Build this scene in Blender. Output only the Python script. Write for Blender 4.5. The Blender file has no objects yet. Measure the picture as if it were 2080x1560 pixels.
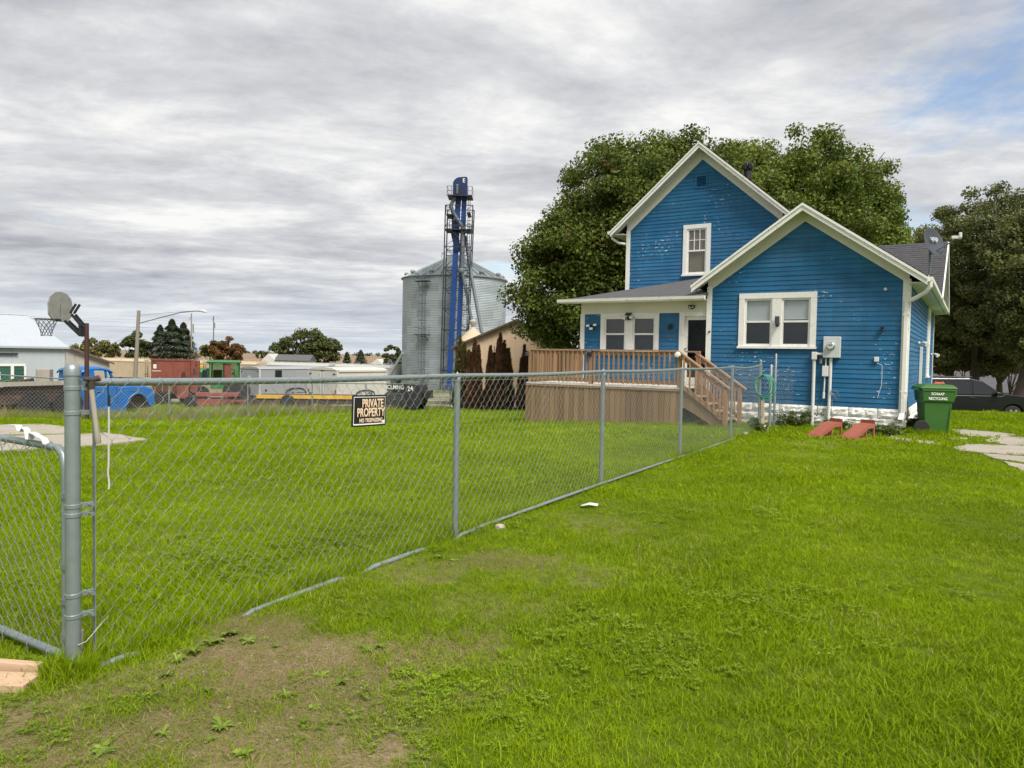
import bpy, bmesh, math, random
import numpy as np
from mathutils import Vector, Matrix

random.seed(7)
RNG = np.random.default_rng(11)
scene = bpy.context.scene
col = scene.collection
R = math.radians

# ---------------------------------------------------------------- camera
CAM_H = 1.45
PITCH, ROLL, FPX = R(2.14), R(1.05), 1500.0
cam_data = bpy.data.cameras.new('camera')
cam_data.sensor_width = 36.0
cam_data.lens = FPX / 2080.0 * 36.0
cam_data.clip_start = 0.05
cam_data.clip_end = 9000.0
cam = bpy.data.objects.new('camera', cam_data)
col.objects.link(cam)
_F = Vector((0, math.cos(PITCH), -math.sin(PITCH)))
_Rt = Vector((1, 0, 0))
_U = Vector((0, math.sin(PITCH), math.cos(PITCH)))
_X = _Rt * math.cos(ROLL) + _U * math.sin(ROLL)
_Y = -_Rt * math.sin(ROLL) + _U * math.cos(ROLL)
_Z = -_F
cam.matrix_world = Matrix(((_X.x, _Y.x, _Z.x, 0), (_X.y, _Y.y, _Z.y, 0), (_X.z, _Y.z, _Z.z, CAM_H), (0, 0, 0, 1)))
scene.camera = cam

# ---------------------------------------------------------------- exposure
vs = scene.view_settings
vs.view_transform = 'Standard'
vs.look = 'None'
vs.gamma = 1.0
vs.use_curve_mapping = False
EXPOSURE = 1.85
vs.exposure = EXPOSURE

# ---------------------------------------------------------------- sun
SUN_EL, SUN_AZ = R(52), R(150)          # azimuth measured from +Y towards +X: behind the camera, to its right
sun_data = bpy.data.lights.new('sun', 'SUN')
sun_data.energy = 1.5
sun_data.angle = R(26)
sun_data.color = (1.0, 0.955, 0.89)
sun = bpy.data.objects.new('sun', sun_data)
col.objects.link(sun)
_sd = Vector((math.sin(SUN_AZ) * math.cos(SUN_EL), math.cos(SUN_AZ) * math.cos(SUN_EL), math.sin(SUN_EL)))
sun.rotation_euler = _sd.to_track_quat('Z', 'Y').to_euler()

# ---------------------------------------------------------------- sky
world = bpy.data.worlds.new('World')
scene.world = world
world.use_nodes = True
WN, WL = world.node_tree.nodes, world.node_tree.links
WN.clear()
def wn(t, **kw):
    n = WN.new(t)
    for k, v in kw.items():
        setattr(n, k, v)
    return n
def wmath(op, a, b=None, clamp=False):
    n = wn('ShaderNodeMath', operation=op, use_clamp=clamp)
    for i, v in enumerate((a, b)):
        if v is None:
            continue
        if isinstance(v, (int, float)):
            n.inputs[i].default_value = v
        else:
            WL.new(v, n.inputs[i])
    return n.outputs[0]
tc = wn('ShaderNodeTexCoord')
sep = wn('ShaderNodeSeparateXYZ'); WL.new(tc.outputs['Generated'], sep.inputs[0])
zc = wmath('ADD', wmath('MAXIMUM', sep.outputs[2], 0.0), 0.085)
px = wmath('DIVIDE', sep.outputs[0], zc)
py = wmath('DIVIDE', sep.outputs[1], zc)
comb = wn('ShaderNodeCombineXYZ'); WL.new(px, comb.inputs[0]); WL.new(py, comb.inputs[1])
def cloud_noise(scale, detail, rough, dist, rot, sx, sy, off):
    m = wn('ShaderNodeMapping')
    m.inputs['Rotation'].default_value = (0, 0, rot)
    m.inputs['Scale'].default_value = (sx, sy, 1)
    m.inputs['Location'].default_value = off
    WL.new(comb.outputs[0], m.inputs[0])
    n = wn('ShaderNodeTexNoise')
    n.inputs['Scale'].default_value = scale
    n.inputs['Detail'].default_value = detail
    n.inputs['Roughness'].default_value = rough
    n.inputs['Distortion'].default_value = dist
    WL.new(m.outputs[0], n.inputs['Vector'])
    return n.outputs[0]
GAP_OFF = (41.7, 9.3, 3.3)
n_big = cloud_noise(0.45, 4, 0.50, 0.2, R(-20), 0.7, 1.0, (33.1, 1.7, 5.3))
n_mid = cloud_noise(1.5, 10, 0.64, 0.2, R(-25), 0.75, 1.0, (37.3, 2.2, 6.3))
n_fine = cloud_noise(6.0, 8, 0.65, 0.2, R(-14), 0.8, 1.0, (1.3, 5.2, 2.3))
n_gap = cloud_noise(0.75, 7, 0.60, 0.25, R(-14), 0.8, 0.5, GAP_OFF)
shade = wmath('ADD', wmath('ADD', wmath('MULTIPLY', n_big, 0.45), wmath('MULTIPLY', n_mid, 0.45)), wmath('MULTIPLY', n_fine, 0.10))
ramp = wn('ShaderNodeValToRGB'); WL.new(shade, ramp.inputs[0])
K = 10.0 / (2 ** EXPOSURE)
def cc(v): return (v[0] * K, v[1] * K, v[2] * K, 1)
cr = ramp.color_ramp
cr.elements[0].position = 0.355; cr.elements[0].color = cc((0.375, 0.395, 0.435))
cr.elements[1].position = 0.565; cr.elements[1].color = cc((0.97, 0.965, 0.95))
e = cr.elements.new(0.425); e.color = cc((0.535, 0.55, 0.59))
e = cr.elements.new(0.49); e.color = cc((0.70, 0.71, 0.735))
sky = wn('ShaderNodeTexSky', sky_type='NISHITA', sun_disc=False)
sky.sun_elevation = SUN_EL
sky.sun_rotation = SUN_AZ
sky.air_density = 1.0; sky.dust_density = 1.2
skym = wn('ShaderNodeVectorMath', operation='SCALE'); WL.new(sky.outputs[0], skym.inputs[0]); skym.inputs['Scale'].default_value = 0.50
gap = wn('ShaderNodeMapRange'); gap.interpolation_type = 'SMOOTHSTEP'
WL.new(n_gap, gap.inputs[0]); gap.inputs[1].default_value = 0.58; gap.inputs[2].default_value = 0.70
# a thin paler band low over the horizon, as distance thins the cloud deck
low = wn('ShaderNodeMapRange'); low.interpolation_type = 'SMOOTHSTEP'
WL.new(sep.outputs[2], low.inputs[0]); low.inputs[1].default_value = 0.13; low.inputs[2].default_value = 0.0; low.inputs[3].default_value = 0.0; low.inputs[4].default_value = 0.6
haze_c = wn('ShaderNodeRGB'); haze_c.outputs[0].default_value = cc((0.64, 0.72, 0.81))
mix1 = wn('ShaderNodeMix', data_type='RGBA'); WL.new(gap.outputs[0], mix1.inputs[0]); WL.new(ramp.outputs[0], mix1.inputs[6]); WL.new(skym.outputs[0], mix1.inputs[7])
mix2 = wn('ShaderNodeMix', data_type='RGBA'); WL.new(low.outputs[0], mix2.inputs[0]); WL.new(mix1.outputs[2], mix2.inputs[6]); WL.new(haze_c.outputs[0], mix2.inputs[7])
bg = wn('ShaderNodeBackground'); bg.inputs[1].default_value = 0.1
WL.new(mix2.outputs[2], bg.inputs[0])
wo = wn('ShaderNodeOutputWorld'); WL.new(bg.outputs[0], wo.inputs[0])

# render settings that help foliage
scene.cycles.max_bounces = 5
scene.cycles.diffuse_bounces = 3
scene.cycles.glossy_bounces = 2
scene.cycles.transmission_bounces = 3
scene.cycles.transparent_max_bounces = 6
scene.cycles.use_adaptive_sampling = True
scene.cycles.adaptive_threshold = 0.02
scene.cycles.use_denoising = True
# ================================================================ helpers
def tag(o, label=None, cat=None, group=None, kind=None):
    if label: o['label'] = label
    if cat: o['category'] = cat
    if group: o['group'] = group
    if kind: o['kind'] = kind
    return o

def empty(name, loc=(0, 0, 0), rz=0.0, label=None, cat=None, group=None):
    o = bpy.data.objects.new(name, None)
    o.empty_display_size = 0.1
    col.objects.link(o)
    o.location = loc
    o.rotation_euler = (0, 0, rz)
    return tag(o, label, cat, group)

def smooth01(t):
    t = min(1.0, max(0.0, t))
    return t * t * (3 - 2 * t)

def terrain(x, y):
    left = -0.8 * smooth01((y - 12.5) / 12.0) - 0.033 * max(0.0, y - 26.0)
    right = -0.8 * smooth01((y - 22.5) / 4.0) - 0.033 * max(0.0, y - 30.0)
    w = smooth01((x + 4.0) / 10.0)
    z = left * (1 - w) + right * w
    if y > 140:
        zz = left if w < .5 else right
        z = max(z, -4.6)
    return max(z, -4.6)

def px_x(px, Y):
    """world X of a thing seen in column px of the photograph when it stands at depth Y"""
    return (px - 1040.0) / FPX * Y

class MB:
    """collects shapes; build() links them as one mesh object"""
    def __init__(self):
        self.v, self.f, self.m = [], [], []
        self.cur = 0
    def add(self, vs, fs):
        b = len(self.v)
        self.v.extend([tuple(p) for p in vs])
        for f in fs:
            self.f.append(tuple(i + b for i in f)); self.m.append(self.cur)
        return self
    def box(self, x0, x1, y0, y1, z0, z1):
        vs = [(x0, y0, z0), (x1, y0, z0), (x1, y1, z0), (x0, y1, z0), (x0, y0, z1), (x1, y0, z1), (x1, y1, z1), (x0, y1, z1)]
        return self.add(vs, [(0, 3, 2, 1), (4, 5, 6, 7), (0, 1, 5, 4), (1, 2, 6, 5), (2, 3, 7, 6), (3, 0, 4, 7)])
    def beam(self, p0, p1, w, h, up=(0, 0, 1)):
        p0, p1 = Vector(p0), Vector(p1)
        d = (p1 - p0).normalized()
        u = Vector(up)
        s = d.cross(u)
        if s.length < 1e-5:
            s = d.cross(Vector((1, 0, 0)))
        s.normalize()
        t = s.cross(d).normalized()
        vs = []
        for p in (p0, p1):
            for a, b in ((-1, -1), (1, -1), (1, 1), (-1, 1)):
                vs.append(p + s * (a * w / 2) + t * (b * h / 2))
        return self.add(vs, [(3, 2, 1, 0), (4, 5, 6, 7), (0, 1, 5, 4), (1, 2, 6, 5), (2, 3, 7, 6), (3, 0, 4, 7)])
    def tube(self, pts, r, n=8, cap=True):
        pts = [Vector(p) for p in pts]
        rs = r if isinstance(r, (list, tuple)) else [r] * len(pts)
        d0 = (pts[1] - pts[0]).normalized()
        up = Vector((0, 0, 1)) if abs(d0.z) < 0.9 else Vector((1, 0, 0))
        s = d0.cross(up).normalized()
        vs, fs = [], []
        for i, p in enumerate(pts):
            if i == 0: d = pts[1] - pts[0]
            elif i == len(pts) - 1: d = pts[-1] - pts[-2]
            else: d = (pts[i + 1] - pts[i]).normalized() + (pts[i] - pts[i - 1]).normalized()
            d.normalize()
            s = (s - d * s.dot(d))
            if s.length < 1e-6: s = d.orthogonal()
            s.normalize()
            t = d.cross(s)
            for k in range(n):
                a = 2 * math.pi * k / n
                vs.append(p + (s * math.cos(a) + t * math.sin(a)) * rs[i])
        for i in range(len(pts) - 1):
            for k in range(n):
                k2 = (k + 1) % n
                fs.append((i * n + k, i * n + k2, (i + 1) * n + k2, (i + 1) * n + k))
        if cap:
            fs.append(tuple(reversed(range(n))))
            fs.append(tuple(range((len(pts) - 1) * n, len(pts) * n)))
        return self.add(vs, fs)
    def lathe(self, prof, n=16, c=(0, 0, 0), axis='z'):
        """prof: list of (r, h); revolved round an axis through c"""
        vs, fs = [], []
        for r, h in prof:
            for k in range(n):
                a = 2 * math.pi * k / n
                x, y = r * math.cos(a), r * math.sin(a)
                if axis == 'z': p = (c[0] + x, c[1] + y, c[2] + h)
                elif axis == 'y': p = (c[0] + x, c[1] + h, c[2] - y)
                else: p = (c[0] + h, c[1] + x, c[2] + y)
                vs.append(p)
        for i in range(len(prof) - 1):
            for k in range(n):
                k2 = (k + 1) % n
                fs.append((i * n + k, i * n + k2, (i + 1) * n + k2, (i + 1) * n + k))
        if prof[0][0] > 1e-4: fs.append(tuple(reversed(range(n))))
        if prof[-1][0] > 1e-4: fs.append(tuple(range((len(prof) - 1) * n, len(prof) * n)))
        return self.add(vs, fs)
    def prism(self, poly, d0, d1, axis='y'):
        """extrude a polygon of (u, w) pairs; axis y: u=x, w=z; axis x: u=y, w=z; axis z: u=x, w=y"""
        n = len(poly)
        def P(u, w, d):
            return (u, d, w) if axis == 'y' else ((d, u, w) if axis == 'x' else (u, w, d))
        vs = [P(u, w, d0) for u, w in poly] + [P(u, w, d1) for u, w in poly]
        fs = [tuple(range(n)), tuple(reversed(range(n, 2 * n)))]
        for i in range(n):
            j = (i + 1) % n
            fs.append((i, i + n, j + n, j))
        return self.add(vs, fs)
    def mesh(self, name, mats, smooth=False):
        me = bpy.data.meshes.new(name)
        me.from_pydata(self.v, [], self.f)
        if not isinstance(mats, (list, tuple)): mats = [mats]
        for m in mats: me.materials.append(m)
        if any(self.m):
            me.polygons.foreach_set('material_index', self.m)
        bm = bmesh.new(); bm.from_mesh(me)
        bmesh.ops.recalc_face_normals(bm, faces=bm.faces)
        bm.to_mesh(me); bm.free()
        if smooth:
            me.polygons.foreach_set('use_smooth', [True] * len(me.polygons))
            try: me.set_sharp_from_angle(angle=R(38))
            except Exception: pass
        me.update()
        return me
    def build(self, name, mats, parent=None, smooth=False, bevel=0.0, kind=None):
        o = bpy.data.objects.new(name, self.mesh(name, mats, smooth))
        col.objects.link(o)
        if parent is not None: o.parent = parent
        if bevel > 0:
            b = o.modifiers.new('bevel', 'BEVEL'); b.width = bevel; b.segments = 2; b.limit_method = 'ANGLE'; b.angle_limit = R(40)
        if kind: o['kind'] = kind
        return o

def inst(me, name, parent=None, loc=(0, 0, 0), rz=0.0, kind=None):
    o = bpy.data.objects.new(name, me)
    col.objects.link(o)
    o.location = loc
    o.rotation_euler = (0, 0, rz)
    if parent is not None: o.parent = parent
    if kind: o['kind'] = kind
    return o

def copy_tree(o, parent=None):
    c = o.copy(); col.objects.link(c)
    c.parent = parent
    for ch in o.children: copy_tree(ch, c)
    return c

def np_mesh(name, verts, faces, mats, smooth=False):
    """verts (N,3), faces (M,k) arrays -> mesh data, fast"""
    me = bpy.data.meshes.new(name)
    verts = np.asarray(verts, np.float32); faces = np.asarray(faces, np.int32)
    k = faces.shape[1]
    me.vertices.add(len(verts)); me.vertices.foreach_set('co', verts.ravel())
    me.loops.add(faces.size); me.loops.foreach_set('vertex_index', faces.ravel())
    me.polygons.add(len(faces)); me.polygons.foreach_set('loop_start', np.arange(0, faces.size, k, dtype=np.int32))
    if not isinstance(mats, (list, tuple)): mats = [mats]
    for m in mats: me.materials.append(m)
    me.update(calc_edges=True)
    if smooth: me.polygons.foreach_set('use_smooth', np.ones(len(faces), bool))
    return me

def text(body, size, mat, parent, loc, rot, name='lettering', sx=1.0, bold=0.0, depth=0.0008, align='CENTER'):
    cu = bpy.data.curves.new(name, 'FONT')
    cu.body = body; cu.size = size; cu.align_x = align; cu.align_y = 'CENTER'
    cu.offset = bold; cu.extrude = depth; cu.resolution_u = 3
    cu.materials.append(mat)
    tmp = bpy.data.objects.new(name, cu)
    me = bpy.data.meshes.new_from_object(tmp)
    bpy.data.objects.remove(tmp); bpy.data.curves.remove(cu)
    me.name = name
    o = bpy.data.objects.new(name, me)
    col.objects.link(o)
    o.parent = parent; o.location = loc; o.rotation_euler = rot; o.scale = (sx, 1, 1)
    return o

# ================================================================ materials
def srgb(r, g, b):
    f = lambda c: (c / 255 / 12.92) if c / 255 <= 0.04045 else ((c / 255 + 0.055) / 1.055) ** 2.4
    return (f(r), f(g), f(b))

def material(name, color, rough=0.6, metal=0.0, var=0.12, vscale=3.0, stretch=(1, 1, 1), bump=0.0, bscale=40.0,
             dirt=None, dirt_amt=0.0, dscale=2.0, spec=0.4, rand=0.0, coat=0.0):
    """principled surface with noise-driven tone changes, grain relief and dirt with a shape of its own"""
    m = bpy.data.materials.new(name); m.use_nodes = True
    N, L = m.node_tree.nodes, m.node_tree.links
    b = N['Principled BSDF']
    b.inputs['Roughness'].default_value = rough
    b.inputs['Metallic'].default_value = metal
    b.inputs['Specular IOR Level'].default_value = spec
    b.inputs['Coat Weight'].default_value = coat
    tc = N.new('ShaderNodeTexCoord'); mp = N.new('ShaderNodeMapping'); mp.inputs['Scale'].default_value = stretch
    L.new(tc.outputs['Object'], mp.inputs[0])
    oi = N.new('ShaderNodeObjectInfo')
    addv = N.new('ShaderNodeVectorMath'); addv.operation = 'ADD'
    L.new(mp.outputs[0], addv.inputs[0])
    rs = N.new('ShaderNodeMath'); rs.operation = 'MULTIPLY'; rs.inputs[1].default_value = 37.0
    L.new(oi.outputs['Random'], rs.inputs[0]); L.new(rs.outputs[0], addv.inputs[1])
    nz = N.new('ShaderNodeTexNoise'); nz.inputs['Scale'].default_value = vscale; nz.inputs['Detail'].default_value = 6; nz.inputs['Roughness'].default_value = 0.6
    L.new(addv.outputs[0], nz.inputs['Vector'])
    hsv = N.new('ShaderNodeHueSaturation'); hsv.inputs['Color'].default_value = (*color, 1)
    mr = N.new('ShaderNodeMapRange'); mr.inputs[1].default_value = 0.25; mr.inputs[2].default_value = 0.75
    mr.inputs[3].default_value = 1 - var; mr.inputs[4].default_value = 1 + var
    L.new(nz.outputs[0], mr.inputs[0])
    val = mr.outputs[0]
    if rand:
        r2 = N.new('ShaderNodeMapRange'); r2.inputs[3].default_value = 1 - rand; r2.inputs[4].default_value = 1 + rand
        L.new(oi.outputs['Random'], r2.inputs[0])
        mm = N.new('ShaderNodeMath'); mm.operation = 'MULTIPLY'; L.new(val, mm.inputs[0]); L.new(r2.outputs[0], mm.inputs[1]); val = mm.outputs[0]
    L.new(val, hsv.inputs['Value'])
    out = hsv.outputs[0]
    if dirt is not None:
        nd = N.new('ShaderNodeTexNoise'); nd.inputs['Scale'].default_value = dscale; nd.inputs['Detail'].default_value = 9; nd.inputs['Roughness'].default_value = 0.68
        L.new(addv.outputs[0], nd.inputs['Vector'])
        md = N.new('ShaderNodeMapRange'); md.inputs[1].default_value = 0.62 - 0.22 * dirt_amt; md.inputs[2].default_value = 0.74 - 0.16 * dirt_amt
        L.new(nd.outputs[0], md.inputs[0])
        mx = N.new('ShaderNodeMix'); mx.data_type = 'RGBA'
        L.new(md.outputs[0], mx.inputs[0]); L.new(out, mx.inputs[6]); mx.inputs[7].default_value = (*dirt, 1)
        out = mx.outputs[2]
    L.new(out, b.inputs['Base Color'])
    if bump:
        nb = N.new('ShaderNodeTexNoise'); nb.inputs['Scale'].default_value = bscale; nb.inputs['Detail'].default_value = 5
        L.new(addv.outputs[0], nb.inputs['Vector'])
        bp = N.new('ShaderNodeBump'); bp.inputs['Strength'].default_value = bump; bp.inputs['Distance'].default_value = 0.02
        L.new(nb.outputs[0], bp.inputs['Height']); L.new(bp.outputs[0], b.inputs['Normal'])
    return m

def leaf_material(name, c_lo, c_hi, tr=0.35, accent=None, acc_amt=0.0, wscale=0.35, rough=0.55, inst_rand=False):
    """leaf: diffuse + translucent, toned leaf by leaf and clump by clump"""
    m = bpy.data.materials.new(name); m.use_nodes = True
    N, L = m.node_tree.nodes, m.node_tree.links
    N.clear()
    geo = N.new('ShaderNodeNewGeometry')
    rnd = geo.outputs['Random Per Island']
    nz = N.new('ShaderNodeTexNoise'); nz.inputs['Scale'].default_value = wscale; nz.inputs['Detail'].default_value = 4
    L.new(geo.outputs['Position'], nz.inputs['Vector'])
    a = N.new('ShaderNodeMath'); a.operation = 'MULTIPLY_ADD'; L.new(rnd, a.inputs[0]); a.inputs[1].default_value = 0.55; a.inputs[2].default_value = -0.275
    s = N.new('ShaderNodeMath'); s.operation = 'ADD'; L.new(nz.outputs[0], s.inputs[0]); L.new(a.outputs[0], s.inputs[1])
    rp = N.new('ShaderNodeMapRange'); rp.inputs[1].default_value = 0.25; rp.inputs[2].default_value = 0.75
    L.new(s.outputs[0], rp.inputs[0])
    mx = N.new('ShaderNodeMix'); mx.data_type = 'RGBA'
    L.new(rp.outputs[0], mx.inputs[0]); mx.inputs[6].default_value = (*c_lo, 1); mx.inputs[7].default_value = (*c_hi, 1)
    out = mx.outputs[2]
    if accent is not None:
        n2 = N.new('ShaderNodeTexNoise'); n2.inputs['Scale'].default_value = wscale * 1.7; n2.inputs['Detail'].default_value = 3
        va = N.new('ShaderNodeVectorMath'); va.operation = 'ADD'; va.inputs[1].default_value = (31, 17, 5)
        L.new(geo.outputs['Position'], va.inputs[0]); L.new(va.outputs[0], n2.inputs['Vector'])
        s2 = N.new('ShaderNodeMath'); s2.operation = 'ADD'; L.new(n2.outputs[0], s2.inputs[0]); L.new(a.outputs[0], s2.inputs[1])
        r2 = N.new('ShaderNodeMapRange'); r2.inputs[1].default_value = 0.78 - 0.4 * acc_amt; r2.inputs[2].default_value = 0.92 - 0.3 * acc_amt
        L.new(s2.outputs[0], r2.inputs[0])
        m2 = N.new('ShaderNodeMix'); m2.data_type = 'RGBA'
        L.new(r2.outputs[0], m2.inputs[0]); L.new(out, m2.inputs[6]); m2.inputs[7].default_value = (*accent, 1)
        out = m2.outputs[2]
    d = N.new('ShaderNodeBsdfPrincipled'); d.inputs['Roughness'].default_value = rough; d.inputs['Specular IOR Level'].default_value = 0.25
    t = N.new('ShaderNodeBsdfTranslucent')
    L.new(out, d.inputs['Base Color']); L.new(out, t.inputs['Color'])
    ms = N.new('ShaderNodeMixShader'); ms.inputs[0].default_value = tr
    L.new(d.outputs[0], ms.inputs[1]); L.new(t.outputs[0], ms.inputs[2])
    o = N.new('ShaderNodeOutputMaterial'); L.new(ms.outputs[0], o.inputs[0])
    return m

def glass_material(name, tint=(0.95, 0.96, 0.96), base=0.035):
    m = bpy.data.materials.new(name); m.use_nodes = True
    N, L = m.node_tree.nodes, m.node_tree.links
    N.clear()
    lw = N.new('ShaderNodeLayerWeight')
    pw = N.new('ShaderNodeMath'); pw.operation = 'POWER'; L.new(lw.outputs['Facing'], pw.inputs[0]); pw.inputs[1].default_value = 4.0
    ad = N.new('ShaderNodeMath'); ad.operation = 'MULTIPLY_ADD'; ad.inputs[1].default_value = 0.7; ad.inputs[2].default_value = base; ad.use_clamp = True
    L.new(pw.outputs[0], ad.inputs[0])
    tr = N.new('ShaderNodeBsdfTransparent'); tr.inputs[0].default_value = (*tint, 1)
    gl = N.new('ShaderNodeBsdfGlossy'); gl.inputs['Roughness'].default_value = 0.03; gl.inputs[0].default_value = (0.9, 0.93, 0.95, 1)
    ms = N.new('ShaderNodeMixShader'); L.new(ad.outputs[0], ms.inputs[0]); L.new(tr.outputs[0], ms.inputs[1]); L.new(gl.outputs[0], ms.inputs[2])
    o = N.new('ShaderNodeOutputMaterial'); L.new(ms.outputs[0], o.inputs[0])
    return m

def paint_peel(name, color, under, amount=0.5, bias=(0, 0, 0, 0)):
    """old house paint on horizontal boards: flakes show primer in clusters, long along the board"""
    m = bpy.data.materials.new(name); m.use_nodes = True
    N, L = m.node_tree.nodes, m.node_tree.links
    b = N['Principled BSDF']; b.inputs['Roughness'].default_value = 0.62; b.inputs['Specular IOR Level'].default_value = 0.22
    geo = N.new('ShaderNodeNewGeometry')
    rot = N.new('ShaderNodeVectorRotate'); rot.rotation_type = 'Z_AXIS'; rot.inputs['Angle'].default_value = R(32)
    L.new(geo.outputs['Position'], rot.inputs[0])
    P = rot.outputs[0]
    def noise(scale, sc, det=4, rough=0.55):
        mp = N.new('ShaderNodeMapping'); mp.inputs['Scale'].default_value = sc; L.new(P, mp.inputs[0])
        n = N.new('ShaderNodeTexNoise'); n.inputs['Scale'].default_value = scale; n.inputs['Detail'].default_value = det; n.inputs['Roughness'].default_value = rough
        L.new(mp.outputs[0], n.inputs['Vector']); return n.outputs[0]
    clus = noise(0.9, (1, 1, 1.1), 3)
    flake = noise(13.0, (0.75, 0.75, 2.3), 4, 0.62)
    def mr(v, a, c, lo=0.0, hi=1.0):
        n = N.new('ShaderNodeMapRange'); L.new(v, n.inputs[0]); n.inputs[1].default_value = a; n.inputs[2].default_value = c; n.inputs[3].default_value = lo; n.inputs[4].default_value = hi; return n.outputs[0]
    # worst flaking: below and beside the front window, under the left eave, by the porch corner
    for (bx, by, bz_, br, amt) in ((-3.1, 0.0, 1.45, 0.8, 0.30), (-2.5, 0.0, 1.0, 0.7, 0.28), (-3.7, 0.0, 2.2, 0.45, 0.16), (-3.65, 0.0, 3.3, 0.55, 0.28), (-0.9, 0.0, 2.25, 0.5, 0.14), (-7.3, 0.12, 1.78, 0.3, 0.34), (-5.9, 0.12, 1.15, 0.6, 0.22), (-7.0, 3.4, 4.5, 0.7, 0.12)):
        dn = N.new('ShaderNodeVectorMath'); dn.operation = 'DISTANCE'; L.new(P, dn.inputs[0]); dn.inputs[1].default_value = (bx - 1.191, by + 17.348, bz_)
        an = N.new('ShaderNodeMath'); an.operation = 'ADD'; L.new(clus, an.inputs[0]); L.new(mr(dn.outputs['Value'], br * .3, br, amt, 0.0), an.inputs[1]); clus = an.outputs[0]
    thr = mr(clus, 0.40, 0.68, 0.90 - 0.10 * amount, 0.68 - 0.07 * amount)
    # flakes lift first along the lower edge of each board
    sz = N.new('ShaderNodeSeparateXYZ'); L.new(P, sz.inputs[0])
    vz = N.new('ShaderNodeMath'); vz.operation = 'MULTIPLY_ADD'; L.new(sz.outputs[2], vz.inputs[0]); vz.inputs[1].default_value = 1 / 0.1025; vz.inputs[2].default_value = 0.12
    fr_ = N.new('ShaderNodeMath'); fr_.operation = 'FRACT'; L.new(vz.outputs[0], fr_.inputs[0])
    edge = mr(fr_.outputs[0], 0.0, 0.7, 0.045, -0.05)
    add_ = N.new('ShaderNodeMath'); add_.operation = 'ADD'; L.new(flake, add_.inputs[0]); L.new(edge, add_.inputs[1])
    sub = N.new('ShaderNodeMath'); sub.operation = 'SUBTRACT'; L.new(add_.outputs[0], sub.inputs[0]); L.new(thr, sub.inputs[1])
    mask = mr(sub.outputs[0], 0.0, 0.02)
    tone = noise(1.6, (1, 1, 4), 5)
    hsv = N.new('ShaderNodeHueSaturation'); hsv.inputs['Color'].default_value = (*color, 1)
    L.new(mr(tone, 0.3, 0.7, 0.86, 1.13), hsv.inputs['Value'])
    L.new(mr(noise(0.7, (1, 1, 1)), 0.3, 0.7, 0.92, 1.04), hsv.inputs['Saturation'])
    oi = N.new('ShaderNodeObjectInfo')
    hv2 = N.new('ShaderNodeHueSaturation'); L.new(hsv.outputs[0], hv2.inputs['Color'])
    streak = noise(2.2, (2.6, 2.6, 0.16), 5, 0.6)
    both = N.new('ShaderNodeMath'); both.operation = 'MULTIPLY'; L.new(mr(oi.outputs['Random'], 0, 1, 0.89, 1.10), both.inputs[0]); L.new(mr(streak, 0.3, 0.7, 0.90, 1.08), both.inputs[1])
    L.new(both.outputs[0], hv2.inputs['Value'])
    mx = N.new('ShaderNodeMix'); mx.data_type = 'RGBA'; L.new(mask, mx.inputs[0]); L.new(hv2.outputs[0], mx.inputs[6]); mx.inputs[7].default_value = (*under, 1)
    L.new(mx.outputs[2], b.inputs['Base Color'])
    bp = N.new('ShaderNodeBump'); bp.inputs['Strength'].default_value = 0.25; bp.inputs['Distance'].default_value = 0.01
    L.new(noise(60, (0.25, 0.25, 2)), bp.inputs['Height']); L.new(bp.outputs[0], b.inputs['Normal'])
    return m

M = {}
M['blue'] = paint_peel('blue_house_paint', (0.020, 0.124, 0.258), (0.58, 0.60, 0.60), 0.95)
M['trim'] = material('white_trim_paint', (0.74, 0.73, 0.68), 0.55, var=0.06, vscale=4, dirt=(0.36, 0.33, 0.28), dirt_amt=0.12, dscale=9)
M['trim_old'] = material('peeling_white_paint', (0.74, 0.73, 0.69), 0.6, var=0.07, vscale=6, dirt=(0.34, 0.28, 0.23), dirt_amt=0.16, dscale=26)
M['soffit'] = material('cream_soffit_paint', (0.66, 0.64, 0.55), 0.6, var=0.05, vscale=2)
M['shingle'] = material('grey_asphalt_shingle', (0.085, 0.083, 0.088), 0.9, var=0.25, vscale=9, bump=0.4, bscale=90, rand=0.3)
M['stone'] = material('white_washed_block', (0.80, 0.79, 0.75), 0.85, var=0.10, vscale=8, dirt=(0.28, 0.26, 0.22), dirt_amt=0.15, dscale=5.5, bump=0.9, bscale=14, rand=0.06)
M['stone_bare'] = material('bare_weathered_block', (0.60, 0.585, 0.54), 0.9, var=0.12, vscale=8, dirt=(0.17, 0.15, 0.11), dirt_amt=0.75, dscale=4.5, bump=0.9, bscale=14)
M['wood'] = material('cedar_toned_deck_wood', (0.30, 0.175, 0.092), 0.75, var=0.18, vscale=7, stretch=(1, 1, 0.12), bump=0.2, bscale=60, rand=0.16)
M['wood_skirt'] = material('brown_skirt_board', (0.225, 0.145, 0.080), 0.78, var=0.18, vscale=8, stretch=(1, 1, 0.1), bump=0.2, bscale=60, rand=0.26, dirt=(0.22, 0.13, 0.075), dirt_amt=0.3, dscale=7)
M['wood_h'] = material('deck_rail_wood', (0.33, 0.20, 0.118), 0.75, var=0.16, vscale=7, stretch=(0.12, 1, 1), bump=0.2, bscale=60, rand=0.1)
M['wood_pale'] = material('worn_pale_deck_boards', (0.58, 0.55, 0.50), 0.8, var=0.15, vscale=5, rand=0.15)
M['lumber'] = material('new_lumber', (0.50, 0.34, 0.22), 0.7, var=0.12, vscale=9, stretch=(0.15, 1, 1), bump=0.15, bscale=50)
M['greywood'] = material('weathered_grey_wood', (0.33, 0.30, 0.255), 0.85, var=0.22, vscale=10, stretch=(1, 1, 0.12), bump=0.4, bscale=40)
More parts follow.
